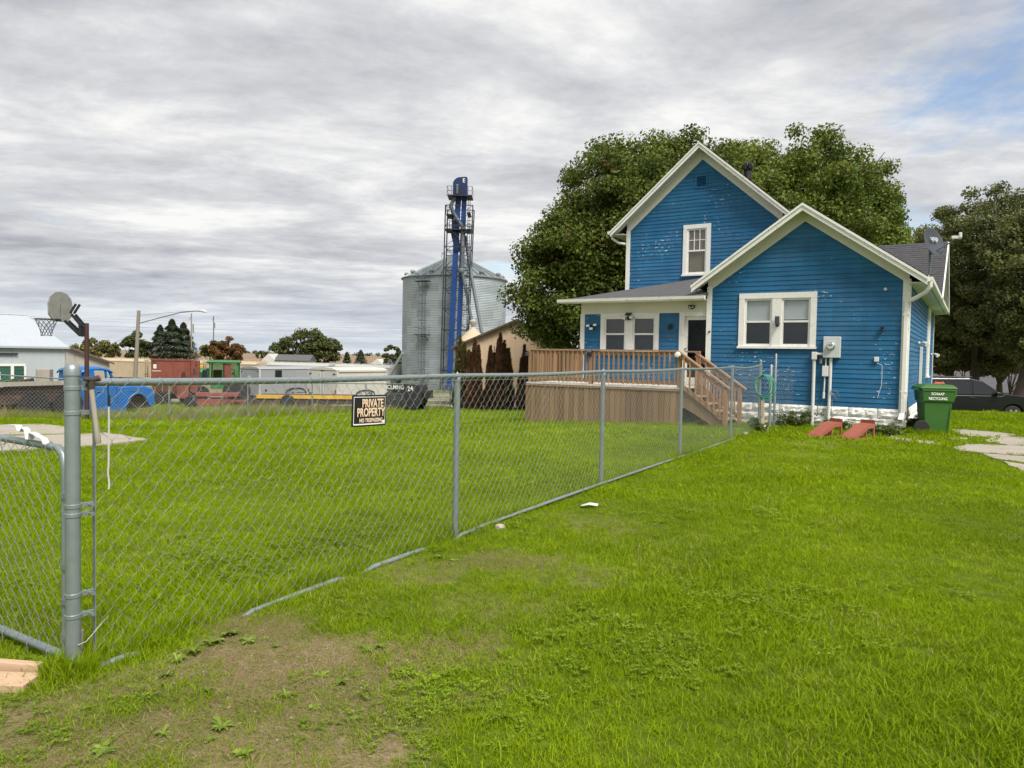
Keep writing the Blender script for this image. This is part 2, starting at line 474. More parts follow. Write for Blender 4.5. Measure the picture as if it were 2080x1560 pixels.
M['galv'] = material('galvanised_steel', (0.27, 0.315, 0.32), 0.42, metal=0.55, var=0.10, vscale=14, bump=0.06, bscale=120, spec=0.5)
M['wire'] = material('galvanised_wire', (0.27, 0.285, 0.27), 0.45, metal=0.4, var=0.08, vscale=6)
M['wire_old'] = material('dull_galvanised_wire', (0.36, 0.37, 0.36), 0.5, metal=0.3, var=0.1)
M['white_plastic'] = material('white_plastic', (0.64, 0.64, 0.615), 0.45, var=0.04)
M['meter'] = material('grey_painted_meter_box', (0.52, 0.55, 0.54), 0.5, var=0.05)
M['black'] = material('black_plastic', (0.018, 0.018, 0.02), 0.5, var=0.1)
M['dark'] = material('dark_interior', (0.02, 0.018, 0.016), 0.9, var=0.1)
M['glass'] = glass_material('window_glass')
M['glass_dark'] = glass_material('dark_door_glass', base=0.008)
M['board_grey'] = material('weathered_backboard', (0.25, 0.245, 0.225), 0.85, var=0.2, vscale=6, bump=0.2)
M['blind'] = material('pale_window_blind', (0.62, 0.66, 0.67), 0.6, var=0.03)
M['blind_brown'] = material('brown_window_blind', (0.085, 0.062, 0.046), 0.7, var=0.1)
M['blind_tan'] = material('tan_window_blind', (0.30, 0.25, 0.185), 0.7, var=0.1)
M['concrete'] = material('old_concrete', (0.33, 0.295, 0.24), 0.9, var=0.14, vscale=2.2, dirt=(0.24, 0.20, 0.14), dirt_amt=0.25, dscale=1.7, bump=0.35, bscale=60)
M['gravel'] = material('street_gravel', (0.36, 0.335, 0.30), 0.95, var=0.15, vscale=2, bump=0.5, bscale=30)
M['rust_red'] = material('oxidised_red_paint', (0.20, 0.055, 0.038), 0.75, var=0.2, vscale=2.5, dirt=(0.10, 0.045, 0.03), dirt_amt=0.45, dscale=2.2)
M['farm_red'] = material('faded_red_implement', (0.26, 0.06, 0.05), 0.7, var=0.2, vscale=3, dirt=(0.12, 0.08, 0.06), dirt_amt=0.35, dscale=3)
M['rust'] = material('rusty_dark_steel', (0.055, 0.036, 0.03), 0.85, var=0.3, vscale=4, dirt=(0.12, 0.06, 0.035), dirt_amt=0.3, dscale=4)
M['truck_blue'] = material('bright_blue_truck_paint', (0.010, 0.125, 0.40), 0.35, var=0.08, vscale=2, dirt=(0.10, 0.12, 0.13), dirt_amt=0.2, dscale=4, coat=0.2)
M['chrome'] = material('dull_chrome', (0.6, 0.6, 0.6), 0.25, metal=0.9, var=0.05)
M['rubber'] = material('tyre_rubber', (0.022, 0.021, 0.021), 0.85, var=0.2, vscale=12)
M['tractor_green'] = material('tractor_green_paint', (0.035, 0.16, 0.05), 0.45, var=0.12, vscale=3)
M['yellow'] = material('machine_yellow', (0.62, 0.36, 0.03), 0.55, var=0.15, vscale=3, dirt=(0.2, 0.13, 0.05), dirt_amt=0.2)
M['grey_panel'] = material('grey_trailer_skin', (0.29, 0.30, 0.31), 0.45, var=0.05, vscale=1)
M['white_panel'] = material('white_trailer_skin', (0.52, 0.51, 0.46), 0.45, var=0.05, vscale=1, dirt=(0.45, 0.42, 0.36), dirt_amt=0.2)
M['cream'] = material('cream_hopper_car_paint', (0.47, 0.38, 0.26), 0.6, var=0.10, vscale=0.8, dirt=(0.36, 0.27, 0.18), dirt_amt=0.25, dscale=0.9)
M['offwhite_car'] = material('grey_white_hopper_paint', (0.40, 0.405, 0.385), 0.6, var=0.08, vscale=0.8, dirt=(0.34, 0.33, 0.3), dirt_amt=0.2, dscale=0.9)
M['metal_wall'] = material('white_sheet_metal', (0.42, 0.465, 0.485), 0.5, var=0.04, vscale=0.6)
M['metal_roof'] = material('white_metal_roof', (0.40, 0.435, 0.465), 0.45, var=0.04, vscale=0.6)
M['green_siding'] = material('dark_green_siding', (0.03, 0.10, 0.07), 0.6, var=0.1)
M['tan_wall'] = material('tan_sheet_metal', (0.60, 0.45, 0.30), 0.5, var=0.04, vscale=0.7)
M['tan_grey'] = material('taupe_wall', (0.34, 0.31, 0.27), 0.7, var=0.05)
M['brown_roof'] = material('dark_brown_metal', (0.10, 0.065, 0.05), 0.6, var=0.1)
M['bin'] = material('galvanised_bin_sheet', (0.33, 0.375, 0.39), 0.5, metal=0.25, var=0.07, vscale=0.9, stretch=(1, 1, 3), rand=0.15)
M['bin_roof'] = material('galvanised_bin_roof', (0.21, 0.245, 0.25), 0.45, metal=0.3, var=0.07, vscale=0.7, rand=0.06)
M['leg_blue'] = material('elevator_leg_blue', (0.008, 0.052, 0.215), 0.45, var=0.1, vscale=0.4)
M['navy'] = material('elevator_head_navy', (0.006, 0.022, 0.085), 0.45, var=0.1, vscale=0.5)
M['steel_dark'] = material('dark_weathered_steel', (0.028, 0.034, 0.046), 0.6, metal=0.2, var=0.15)
M['spout'] = material('grey_spout_pipe', (0.13, 0.15, 0.165), 0.5, metal=0.3, var=0.1)
M['pole'] = material('utility_pole_wood', (0.24, 0.205, 0.165), 0.9, var=0.15, vscale=2, stretch=(1, 1, 0.1))
M['bin_green'] = material('green_recycling_plastic', (0.040, 0.128, 0.022), 0.42, var=0.08, vscale=3, spec=0.45)
M['letter_white'] = material('white_lettering', (0.78, 0.78, 0.74), 0.6, var=0.02)
M['rope'] = material('off_white_rope', (0.50, 0.49, 0.45), 0.8, var=0.08)
M['soil'] = material('soil_crumb', (0.20, 0.14, 0.09), 0.95, var=0.3)
M['letter_cream'] = material('cream_lettering', (0.74, 0.55, 0.38), 0.6, var=0.03)
M['sign_black'] = material('black_sign_plastic', (0.012, 0.011, 0.013), 0.3, var=0.1, spec=0.5)
M['ramp_red'] = material('faded_red_ramp', (0.30, 0.092, 0.060), 0.6, var=0.12, vscale=5, dirt=(0.2, 0.09, 0.06), dirt_amt=0.25)
M['car_black'] = material('black_car_paint', (0.006, 0.006, 0.009), 0.25, var=0.05, coat=0.3, spec=0.4)
M['car_glass'] = material('tinted_car_glass', (0.016, 0.018, 0.022), 0.08, var=0.02, spec=0.5)
M['buggy_black'] = material('matt_black_body', (0.024, 0.025, 0.027), 0.6, var=0.2)
M['hose'] = material('green_garden_hose', (0.05, 0.28, 0.17), 0.5, var=0.1)
M['dish_grey'] = material('satellite_dish_grey', (0.05, 0.058, 0.072), 0.7, var=0.06)
M['lamp_white'] = material('lamp_lens_white', (0.78, 0.76, 0.68), 0.35, var=0.03)
M['bark'] = material('tree_bark', (0.075, 0.06, 0.047), 0.95, var=0.3, vscale=6, stretch=(1, 1, 0.25), bump=0.6, bscale=25)
M['pole_brown'] = material('dark_brown_painted_pole', (0.060, 0.026, 0.021), 0.6, var=0.15)
M['cab_glass'] = glass_material('green_tinted_cab_glass', tint=(0.74, 0.85, 0.79), base=0.06)
M['rock'] = material('pale_rock', (0.36, 0.32, 0.27), 0.9, var=0.15, bump=0.5, bscale=20)
M['orange_red'] = material('red_cloth_scrap', (0.45, 0.12, 0.07), 0.8, var=0.1)
# ================================================================ ground
HOUSE_O = (8.183, 15.344)
HOUSE_RZ = -R(32)
_hc, _hs = math.cos(HOUSE_RZ), math.sin(HOUSE_RZ)
def house_local(x, y):
    dx, dy = x - HOUSE_O[0], y - HOUSE_O[1]
    return dx * _hc + dy * _hs, -dx * _hs + dy * _hc
FENCE_S = Vector((-1.943, 3.26, 0)); FENCE_D = Vector((0.5048, 0.8632, 0)); FENCE_N = Vector((0.8632, -0.5048, 0))

# worn patches of soil and dry thatch: centre, radii, strength
BARE = [(-0.93, 3.42, 0.62, 0.42, 1.0), (-1.12, 2.70, 0.85, 0.34, 1.0), (-0.72, 3.05, 0.55, 0.34, 0.85), (-1.30, 3.75, 0.30, 0.30, 0.8), (-0.35, 3.55, 0.4, 0.30, 0.35),
        (-1.75, 2.65, 0.6, 0.40, 0.7), (0.02, 4.25, 0.45, 0.30, 0.25), (0.30, 5.0, 0.45, 0.4, 0.22), (-0.15, 5.15, 0.40, 0.28, 0.35), (0.75, 6.35, 0.5, 0.5, 0.22),
        (5.1, 12.9, 0.9, 0.5, 0.5), (4.2, 11.6, 0.7, 0.4, 0.3), (9.3, 12.9, 1.2, 0.6, 0.45), (-0.55, 4.9, 0.4, 0.3, 0.35), (-1.5, 3.2, 0.4, 0.3, 0.6)]
def bare(x, y):
    b = 0.0
    wob = 0.22 * math.sin(x * 5.3 + y * 3.1) + 0.18 * math.sin(x * 11.7 - y * 8.3) + 0.12 * math.sin(x * 23 + y * 19)
    for cx, cy, rx, ry, s in BARE:
        d = math.hypot((x - cx) / rx, (y - cy) / ry) + wob
        b = max(b, s * (1 - smooth01((d - 0.55) / 0.75)))
    return b

def graded(lo, hi, fine_lo, fine_hi, step, grow):
    out = [fine_lo]
    while out[-1] < fine_hi: out.append(out[-1] + step)
    s = step
    while out[-1] < hi:
        s *= grow; out.append(out[-1] + s)
    low = []; s = step; p = fine_lo
    while p > lo:
        s *= grow; p -= s; low.append(p)
    return list(reversed(low)) + out
gx = graded(-3500, 3500, -4.0, 3.0, 0.10, 1.13)
gy = graded(-60, 6000, 1.6, 7.0, 0.10, 1.085)
V = np.array([(x, y, terrain(x, y)) for y in gy for x in gx], np.float32)
nx, ny = len(gx), len(gy)
ii = np.arange(nx - 1)[None, :] + nx * np.arange(ny - 1)[:, None]
Fq = np.stack([ii, ii + 1, ii + nx + 1, ii + nx], -1).reshape(-1, 4)

def ground_material():
    m = bpy.data.materials.new('ground_soil_and_turf'); m.use_nodes = True
    N, L = m.node_tree.nodes, m.node_tree.links
    b = N['Principled BSDF']; b.inputs['Roughness'].default_value = 0.95; b.inputs['Specular IOR Level'].default_value = 0.1
    geo = N.new('ShaderNodeNewGeometry'); sp = N.new('ShaderNodeSeparateXYZ'); L.new(geo.outputs['Position'], sp.inputs[0])
    def noise(s, d=5, r=0.6):
        n = N.new('ShaderNodeTexNoise'); n.inputs['Scale'].default_value = s; n.inputs['Detail'].default_value = d; n.inputs['Roughness'].default_value = r
        L.new(geo.outputs['Position'], n.inputs['Vector']); return n.outputs[0]
    def mr(v, a, c, lo=0.0, hi=1.0, sm=False):
        n = N.new('ShaderNodeMapRange'); L.new(v, n.inputs[0]); n.inputs[1].default_value = a; n.inputs[2].default_value = c; n.inputs[3].default_value = lo; n.inputs[4].default_value = hi
        if sm: n.interpolation_type = 'SMOOTHSTEP'
        return n.outputs[0]
    def mix(f, a, c):
        n = N.new('ShaderNodeMix'); n.data_type = 'RGBA'
        if isinstance(f, float): n.inputs[0].default_value = f
        else: L.new(f, n.inputs[0])
        for i, v in ((6, a), (7, c)):
            if isinstance(v, tuple): n.inputs[i].default_value = (*v, 1)
            else: L.new(v, n.inputs[i])
        return n.outputs[2]
    turf = mix(mr(noise(0.55), 0.35, 0.65), (0.098, 0.155, 0.006), (0.140, 0.21, 0.008))
    turf = mix(mr(noise(9), 0.3, 0.7), turf, (0.075, 0.10, 0.010))
    att = N.new('ShaderNodeAttribute'); att.attribute_name = 'bare'
    soil = mix(mr(noise(22, 8, 0.7), 0.35, 0.65), (0.20, 0.14, 0.088), (0.36, 0.265, 0.175))
    near = mix(att.outputs['Fac'], turf, soil)
    # the yard beyond the lawn, then ploughed fields
    yard = mix(mr(noise(0.16), 0.42, 0.58), (0.23, 0.205, 0.16), (0.10, 0.125, 0.035))
    field = mix(mr(noise(0.012, 3), 0.4, 0.6), (0.215, 0.158, 0.105), (0.26, 0.195, 0.13))
    add = N.new('ShaderNodeMath'); add.operation = 'MULTIPLY_ADD'; L.new(noise(0.3), add.inputs[0]); add.inputs[1].default_value = 3.0; L.new(sp.outputs[1], add.inputs[2])
    c1 = mix(mr(add.outputs[0], 35.0, 37.5), near, yard)
    c2 = mix(mr(sp.outputs[1], 150.0, 190.0), c1, field)
    L.new(c2, b.inputs['Base Color'])
    bp = N.new('ShaderNodeBump'); bp.inputs['Strength'].default_value = 0.7; bp.inputs['Distance'].default_value = 0.03
    L.new(noise(45, 6, 0.7), bp.inputs['Height']); L.new(bp.outputs[0], b.inputs['Normal'])
    return m
M['ground'] = ground_material()
me = np_mesh('ground', V, Fq, M['ground'], smooth=True)
at_ = me.attributes.new('bare', 'FLOAT', 'POINT')
at_.data.foreach_set('value', np.array([bare(x, y) if y < 16 else 0.0 for y in gy for x in gx], np.float32))
ground = inst(me, 'ground'); tag(ground, kind='structure')

# ---- street beyond the lawn, and the yard drive
def strip(name, pts, mat, lift, parent=None, sub=1.5):
    """sheet that follows the terrain, from a list of left/right edge points"""
    vs, fs = [], []
    rows = []
    for (l0, r0), (l1, r1) in zip(pts[:-1], pts[1:]):
        n = max(1, int(math.dist(l0, l1) / sub))
        for i in range(n): 
            t = i / n
            rows.append(((l0[0] + (l1[0] - l0[0]) * t, l0[1] + (l1[1] - l0[1]) * t), (r0[0] + (r1[0] - r0[0]) * t, r0[1] + (r1[1] - r0[1]) * t)))
    rows.append(pts[-1])
    K_ = 6
    for l, r in rows:
        for k in range(K_ + 1):
            x = l[0] + (r[0] - l[0]) * k / K_; y = l[1] + (r[1] - l[1]) * k / K_
            vs.append((x, y, terrain(x, y) + lift))
    for i in range(len(rows) - 1):
        for k in range(K_):
            a = i * (K_ + 1) + k
            fs.append((a, a + 1, a + K_ + 2, a + K_ + 1))
    mb = MB(); mb.add(vs, fs)
    return mb.build(name, mat, parent, smooth=True)
street = strip('street', [((-9, 36.0), (-9, 40.5)), ((-2, 36.0), (-2, 40.5)), ((6, 36.2), (6, 40.8)), ((30, 37), (30, 42))], M['gravel'], 0.03); tag(street, kind='structure')
pavement = strip('pavement', [((-20, 46.0), (-20, 48.0)), ((30, 46.5), (30, 48.5))], M['concrete'], 0.03); tag(pavement, kind='structure')

# ---- concrete slabs: each a thick piece with its own outline
def slab(name, poly, thick=0.05, lift=0.02, mat='concrete', parent=None, wob=0.03):
    pts = []
    n = len(poly)
    for i in range(n):
        a, c = poly[i], poly[(i + 1) % n]
        k = max(2, int(math.dist(a, c) / 0.22))
        for j in range(k):
            t = j / k
            w = wob if 0 < j else wob * .4
            pts.append((a[0] + (c[0] - a[0]) * t + random.uniform(-w, w), a[1] + (c[1] - a[1]) * t + random.uniform(-w, w)))
    m = len(pts)
    vs = [(x, y, terrain(x, y) + lift) for x, y in pts] + [(x, y, terrain(x, y) - thick) for x, y in pts]
    fs = [tuple(range(m))] + [(i, i + m, (i + 1) % m + m, (i + 1) % m) for i in range(m)]
    mb = MB(); mb.add(vs, fs)
    return mb.build(name, M[mat], parent)
def gpt(x, y, z=0.0):
    """ground point seen at photo pixel (x, y)"""
    du, dv = x - 1040.0, y - 780.0
    a = du * math.cos(ROLL) + dv * math.sin(ROLL); b = -du * math.sin(ROLL) + dv * math.cos(ROLL)
    d = _F + _Rt * (a / FPX) - _U * (b / FPX)
    z = 0.0
    for _ in range(8):
        t = (z - CAM_H) / d.z
        z = 0.5 * z + 0.5 * terrain(d.x * t, d.y * t)
    return (d.x * t, d.y * t)
path = empty('path', (0, 0, 0)); tag(path, kind='structure')
SLABS = [[(1810, 886), (1836, 892), (1870, 896), (1905, 898), (1917, 902), (1880, 903), (1835, 898), (1806, 891)],
         [(1935, 873), (1960, 874), (2030, 880), (2064, 884), (2040, 889), (1975, 888), (1938, 884)],
         [(2000, 895), (2020, 889), (2090, 889), (2110, 897), (2080, 905), (2050, 906), (2010, 900)],
         [(1934, 912), (1950, 904), (1990, 904), (2110, 909), (2110, 925), (2070, 926), (1990, 921), (1950, 917)],
         [(1995, 923), (2060, 928), (2120, 930), (2120, 944), (2070, 940), (2020, 933)],
         [(2035, 939), (2080, 946), (2125, 952), (2130, 975), (2090, 962), (2050, 948)],
         [(1928, 889), (1965, 891), (1962, 895), (1932, 894)]]
SLAB_POLYS = []
for s_ in SLABS:
    poly = [gpt(*p) for p in s_]
    SLAB_POLYS.append(poly)
    slab('concrete_slab', poly, parent=path)
pad = empty('concrete_pad', (0, 0, 0)); tag(pad, kind='structure')
PADS = [[(-60, 868), (20, 865), (90, 864), (128, 869), (160, 878), (150, 884), (60, 885), (-60, 886)],
        [(-60, 890), (60, 888), (150, 886), (215, 882), (300, 896), (235, 904), (150, 910), (60, 916), (-60, 922)]]
for s_ in PADS:
    poly = [gpt(*p) for p in s_]
    SLAB_POLYS.append(poly)
    slab('concrete_slab', poly, parent=pad, lift=0.03)
def in_poly(x, y, poly):
    c = False
    n = len(poly)
    for i in range(n):
        x1, y1 = poly[i]; x2, y2 = poly[(i + 1) % n]
        if (y1 > y) != (y2 > y) and x < (x2 - x1) * (y - y1) / (y2 - y1) + x1: c = not c
    return c
# ================================================================ the blue house
house = empty('blue_house', (HOUSE_O[0], HOUSE_O[1], 0), HOUSE_RZ, 'blue clapboard house with white gable trim and white stone base', 'house')
EXPO = 0.1025

def subtract(iv, cut):
    out = []
    for a, b in iv:
        for c, d in [cut]:
            if d <= a or c >= b: out.append((a, b)); continue
            if c > a: out.append((a, c))
            if d < b: out.append((d, b))
    return out

def clap_wall(wall_name, poly_lr, z0, z1, place, openings, mat, parent=house, jitter=0.0015):
    """poly_lr(z) -> (left, right) along the wall; place(u, d, z) -> house point, d = outward"""
    segs = []
    z = z0
    while z < z1 - 0.01:
        zt = min(z + EXPO, z1)
        lb, rb = poly_lr(z); lt, rt = poly_lr(zt)
        if max(rb - lb, rt - lt) < 0.03: break
        zo = zt + 0.02
        lo_, ro_ = poly_lr(min(zo, z1))
        iv = [(min(lb, lt), max(rb, rt))]
        for (a, b, c, d) in openings:
            if c < zt - 0.02 and d > z + 0.02: iv = subtract(iv, (a, b))
        for (a, b) in iv:
            if b - a < 0.02: continue
            # split long runs at a butt joint now and then
            cuts = [a]
            if b - a > 2.6 and random.random() < 0.75: cuts.append(a + (b - a) * random.uniform(0.3, 0.7))
            cuts.append(b)
            for ca, cb in zip(cuts[:-1], cuts[1:]):
                segs.append((ca + (0.001 if ca > a else 0), cb, z, zt, (lb, rb, lt, rt)))
        z = zt
    back = MB()
    for (a, b, zb, zt, (lb, rb, lt, rt)) in segs:
        aL, aT = max(a, lb), max(a, lt)
        bL, bT = min(b, rb), min(b, rt)
        if bT < aT: aT = bT = (aT + bT) / 2
        if bL < aL: continue
        back.add([place(aL, -0.02, zb), place(bL, -0.02, zb), place(bT, -0.02, zt), place(aT, -0.02, zt)], [(0, 1, 2, 3)])
    wall = back.build(wall_name, M['dark'], parent)
    for (a, b, zb, zt, (lb, rb, lt, rt)) in segs:
        aL, aT = max(a, lb), max(a, lt)
        bL, bT = min(b, rb), min(b, rt)
        if bL - aL < 0.02: continue
        if bT < aT: aT = bT = (aT + bT) / 2
        j = random.uniform(-jitter, jitter)
        d0, d1 = 0.017 + j, 0.003 + j
        zu = zt + 0.012
        mb = MB()
        vs = [place(aL, d0, zb), place(bL, d0, zb), place(bT, d1, zu), place(aT, d1, zu), place(aL, -0.012, zb), place(bL, -0.012, zb), place(bT, -0.012, zu), place(aT, -0.012, zu)]
        mb.add(vs, [(0, 1, 2, 3), (7, 6, 5, 4), (0, 4, 5, 1), (1, 5, 6, 2), (2, 6, 7, 3), (3, 7, 4, 0)])
        mb.build('clapboard', mat, wall)
    return wall

def gable_lr(x0, x1, zw, xc, slope, zap):
    def f(z):
        if z <= zw: return (x0, x1)
        h = (zap - z) / slope
        return (max(x0, xc - h), min(x1, xc + h))
    return f

# ---------------------------------------------------------------- dimensions
WX0, WX1, WC = -4.21, 0.0, -2.08          # wing front wall
MX0, MX1, MC, MY = -7.78, -3.30, -5.53, 3.4   # two storey block
LEN = 10.8
WS, MS = 0.70, 0.868                       # roof slopes
W_AP, M_AP = 4.90, 7.54                    # roof ridge heights
# fascia underside follows the roof; boards stop at the frieze
wing_lr = gable_lr(WX0, WX1, 3.12, WC, WS, W_AP - 0.20)
main_lr = gable_lr(MX0, MX1, 5.10, MC, MS, M_AP - 0.26)
win_w = (-3.40, -1.84, 1.80, 2.94)
win_m = (-5.98, -5.29, 3.90, 5.25)
clap_wall('front_wall', wing_lr, 0.50, W_AP, lambda u, d, z: (u, -d, z), [win_w], M['blue'])
clap_wall('gable_wall', main_lr, 2.95, M_AP, lambda u, d, z: (u, MY - d, z), [win_m, (-5.70, -5.39, 6.36, 6.66)], M['blue'])
PY = 0.12
clap_wall('porch_wall', lambda z: (-7.60, -4.21), 0.76, 2.60, lambda u, d, z: (u, PY - d, z), [(-6.96, -5.50, 1.62, 2.62), (-4.92, -4.0, 0.5, 2.62)], M['blue'])
side_open = [(7.15, 8.15, 1.10, 3.02)]
clap_wall('side_wall', lambda z: (0.0, LEN), 0.50, 3.20, lambda u, d, z: (d, u, z), side_open, M['blue'])
# walls turned away from the street: plain boarded sheets that close the volume
wb = MB()
wb.box(MX0 - 0.01, MX0, MY, LEN, 0.0, 5.3)
wb.box(-7.61, -7.60, PY, MY, 0.0, 2.9)
wb.box(MX0, 0.0, LEN, LEN + 0.01, 0.0, 3.2)
wb.box(MX1, MX1 + 0.01, MY, LEN, 2.8, 5.3)
wb.build('rear_wall', M['blue'], house)
# upper gable of the cross wing, seen edge-on from the street
clap_wall('cross_gable_wall', lambda z: (5.2 + (z - 3.2) / 0.64, 10.6 - (z - 3.2) / 0.64), 3.2, 4.85, lambda u, d, z: (d, u, z), [], M['blue'])

# ---------------------------------------------------------------- foundation of rusticated blocks
fnd = MB(); fnd.box(-4.18, -0.03, 0.03, 0.2, -0.3, 0.49); fnd.box(-0.2, -0.03, 0.2, LEN, -0.3, 0.49)
fnd_o = fnd.build('foundation', M['stone'], house)
def rough_block(l, h, d=0.05):
    mb = MB()
    nx_, nz_ = max(3, int(l / 0.06)), 4
    vs, fs = [], []
    for k in range(nz_ + 1):
        for i in range(nx_ + 1):
            edge = i in (0, nx_) or k in (0, nz_)
            y = -0.014 + random.uniform(-.004, .006) if edge else -d * random.uniform(0.35, 1.0)
            vs.append((l * i / nx_ + (0 if edge else random.uniform(-.015, .015)), y, h * k / nz_ + (0 if edge else random.uniform(-.012, .012))))
    for k in range(nz_):
        for i in range(nx_):
            a = k * (nx_ + 1) + i
            fs.append((a, a + 1, a + nx_ + 2, a + nx_ + 1))
    n0 = len(vs)
    vs += [(0, 0.05, 0), (l, 0.05, 0), (l, 0.05, h), (0, 0.05, h)]
    bl, br, tl, tr_ = 0, nx_, nz_ * (nx_ + 1), nz_ * (nx_ + 1) + nx_
    fs += [(bl, n0, n0 + 1, br), (br, n0 + 1, n0 + 2, tr_), (tr_, n0 + 2, n0 + 3, tl), (tl, n0 + 3, n0, bl)]
    mb.add(vs, fs)
    return mb
for row, (zb, zt) in enumerate(((-0.14, 0.10), (0.108, 0.285), (0.293, 0.49))):
    x = -4.2
    first = True
    while x < -0.02:
        l = random.uniform(0.5, 0.85) * (0.55 if (first and row % 2) else 1)
        first = False
        l = min(l, -0.0 - x)
        if -0.0 - (x + l) < 0.2: l = -0.0 - x
        o = rough_block(l - 0.012, zt - zb).build('foundation_block', M['stone_bare' if (row < 2 and x > -1.1) else 'stone'], fnd_o)
        o.location = (x, 0.0, zb)
        x += l
    y = 0.0
    while y < LEN - 0.1:
        l = min(random.uniform(0.4, 0.66), LEN - y)
        o = rough_block(l - 0.012, zt - zb).build('foundation_block', M['stone_bare' if y < 1.3 else 'stone'], fnd_o)
        o.location = (0.0, y, zb); o.rotation_euler = (0, 0, math.pi / 2)
        y += l

# ---------------------------------------------------------------- roofs
def roof_slope(name, p_eave0, p_eave1, p_ridge0, p_ridge1, thick, parent=house, course=0.14, tabs=True):
    """slab + courses of shingles; eave0/eave1 along the eave, ridge0/ridge1 above them"""
    e0, e1, r0, r1 = map(Vector, (p_eave0, p_eave1, p_ridge0, p_ridge1))
    nrm = (e1 - e0).cross(r0 - e0).normalized()
    if nrm.z < 0: nrm = -nrm
    mb = MB()
    vs = [p - nrm * thick for p in (e0, e1, r1, r0)] + [e0, e1, r1, r0]
    mb.add(vs, [(3, 2, 1, 0), (4, 5, 6, 7), (0, 1, 5, 4), (1, 2, 6, 5), (2, 3, 7, 6), (3, 0, 4, 7)])
    o = mb.build(name, M['shingle'], parent)
    L_ = (r0 - e0).length
    n = max(1, int(L_ / course))
    sh = MB()
    for k in range(n):
        t0, t1 = k / n, min(1.0, (k + 1.25) / n)
        a0, a1 = e0.lerp(r0, t0), e1.lerp(r1, t0)
        b0, b1 = e0.lerp(r0, t1), e1.lerp(r1, t1)
        W = (a1 - a0).length
        m = max(1, int(W / 0.30)) if tabs else 1
        ph = (k % 2) * 0.5
        us = [0.0] + [(j + ph) / m for j in range(1, m + 1) if 0 < (j + ph) / m < 1] + [1.0]
        for u0, u1 in zip(us[:-1], us[1:]):
            g = 0.004 / max(W, .1)
            lift = 0.012 + random.uniform(-0.002, 0.004)
            q = [a0.lerp(a1, u0 + g) + nrm * lift, a0.lerp(a1, u1 - g) + nrm * lift, b0.lerp(b1, u1 - g) + nrm * 0.003, b0.lerp(b1, u0 + g) + nrm * 0.003]
            q2 = [a0.lerp(a1, u0 + g) + nrm * 0.0015, a0.lerp(a1, u1 - g) + nrm * 0.0015]
            sh.add(q + q2, [(0, 1, 2, 3), (4, 5, 1, 0)])
    s = sh.build('shingle_courses', M['shingle'], o, kind='stuff')
    return o

WYF, OV = -0.36, 0.36
wing_tip = 2.42
zr, ze = W_AP, W_AP - wing_tip * WS
roof_slope('roof_slope', (WC + wing_tip, WYF, ze), (WC + wing_tip, LEN + .3, ze), (WC, WYF, zr), (WC, LEN + .3, zr), 0.07)
roof_slope('roof_slope', (WC - wing_tip, MY + 1.0, ze), (WC - wing_tip, WYF, ze), (WC, MY + 1.0, zr), (WC, WYF, zr), 0.07)
main_tip = 2.64
zr2, ze2 = M_AP, M_AP - main_tip * MS
roof_slope('roof_slope', (MC + main_tip, MY - OV, ze2), (MC + main_tip, LEN + .2, ze2), (MC, MY - OV, zr2), (MC, LEN + .2, zr2), 0.07)
roof_slope('roof_slope', (MC - main_tip, LEN + .2, ze2), (MC - main_tip, MY - OV, ze2), (MC, LEN + .2, zr2), (MC, MY - OV, zr2), 0.07)
# cross wing behind
roof_slope('roof_slope', (-2.0, 5.0, 3.22), (0.42, 5.0, 3.22), (-2.0, 7.9, 5.05), (0.42, 7.9, 5.05), 0.07)
roof_slope('roof_slope', (0.42, 10.9, 3.22), (-2.0, 10.9, 3.22), (0.42, 7.9, 5.05), (-2.0, 7.9, 5.05), 0.07)
# low porch roof, hipped towards its left end
roof_slope('roof_slope', (-7.98, -0.36, 2.93), (-4.2, -0.36, 2.955), (-7.98, MY, 3.43), (-4.2, MY, 3.93), 0.05, course=0.2)

def gable_trim(x_c, tip, slope, z_ap, yf, yw, wall_x0, wall_x1, zw, fr_w):
    """rake boards, sloping soffit and frieze of one gable"""
    for s in (-1, 1):
        mb = MB()
        zt = z_ap - 0.012
        def zt_at(x): return z_ap - 0.015 - abs(x - x_c) * slope
        xt = x_c + s * tip
        h = 0.155
        mb.prism([(x_c, zt_at(x_c)), (xt, zt_at(xt)), (xt, zt_at(xt) - h), (x_c, zt_at(x_c) - h)], yf - 0.028, yf)
        mb.build('rake_board', M['trim'], house)
        mb = MB()
        mb.prism([(x_c, zt_at(x_c) + 0.004), (xt + s * .012, zt_at(xt + s * .012) + 0.004), (xt + s * .012, zt_at(xt + s * .012) - 0.052), (x_c, zt_at(x_c) - 0.052)], yf - 0.052, yf - 0.028)
        mb.build('rake_moulding', M['trim'], house)
        mb = MB()
        mb.prism([(x_c, zt_at(x_c) - 0.085), (xt, zt_at(xt) - 0.085), (xt, zt_at(xt) - 0.10), (x_c, zt_at(x_c) - 0.10)], yf + 0.001, yw - 0.02)
        mb.build('rake_soffit', M['soffit'], house)
        mb = MB()
        wx = wall_x0 if s < 0 else wall_x1
        za, zb = zt_at(x_c) - 0.10, zt_at(wx) - 0.10
        mb.prism([(x_c, za), (wx, zb), (wx, zb - fr_w), (x_c, za - fr_w)], yw - 0.030, yw - 0.004)
        mb.build('frieze_board', M['soffit'], house)
gable_trim(WC, wing_tip, WS, W_AP, WYF, 0.0, WX0, WX1, 3.12, 0.235)
gable_trim(MC, main_tip, MS, M_AP, MY - OV, MY, MX0, MX1, 5.1, 0.30)
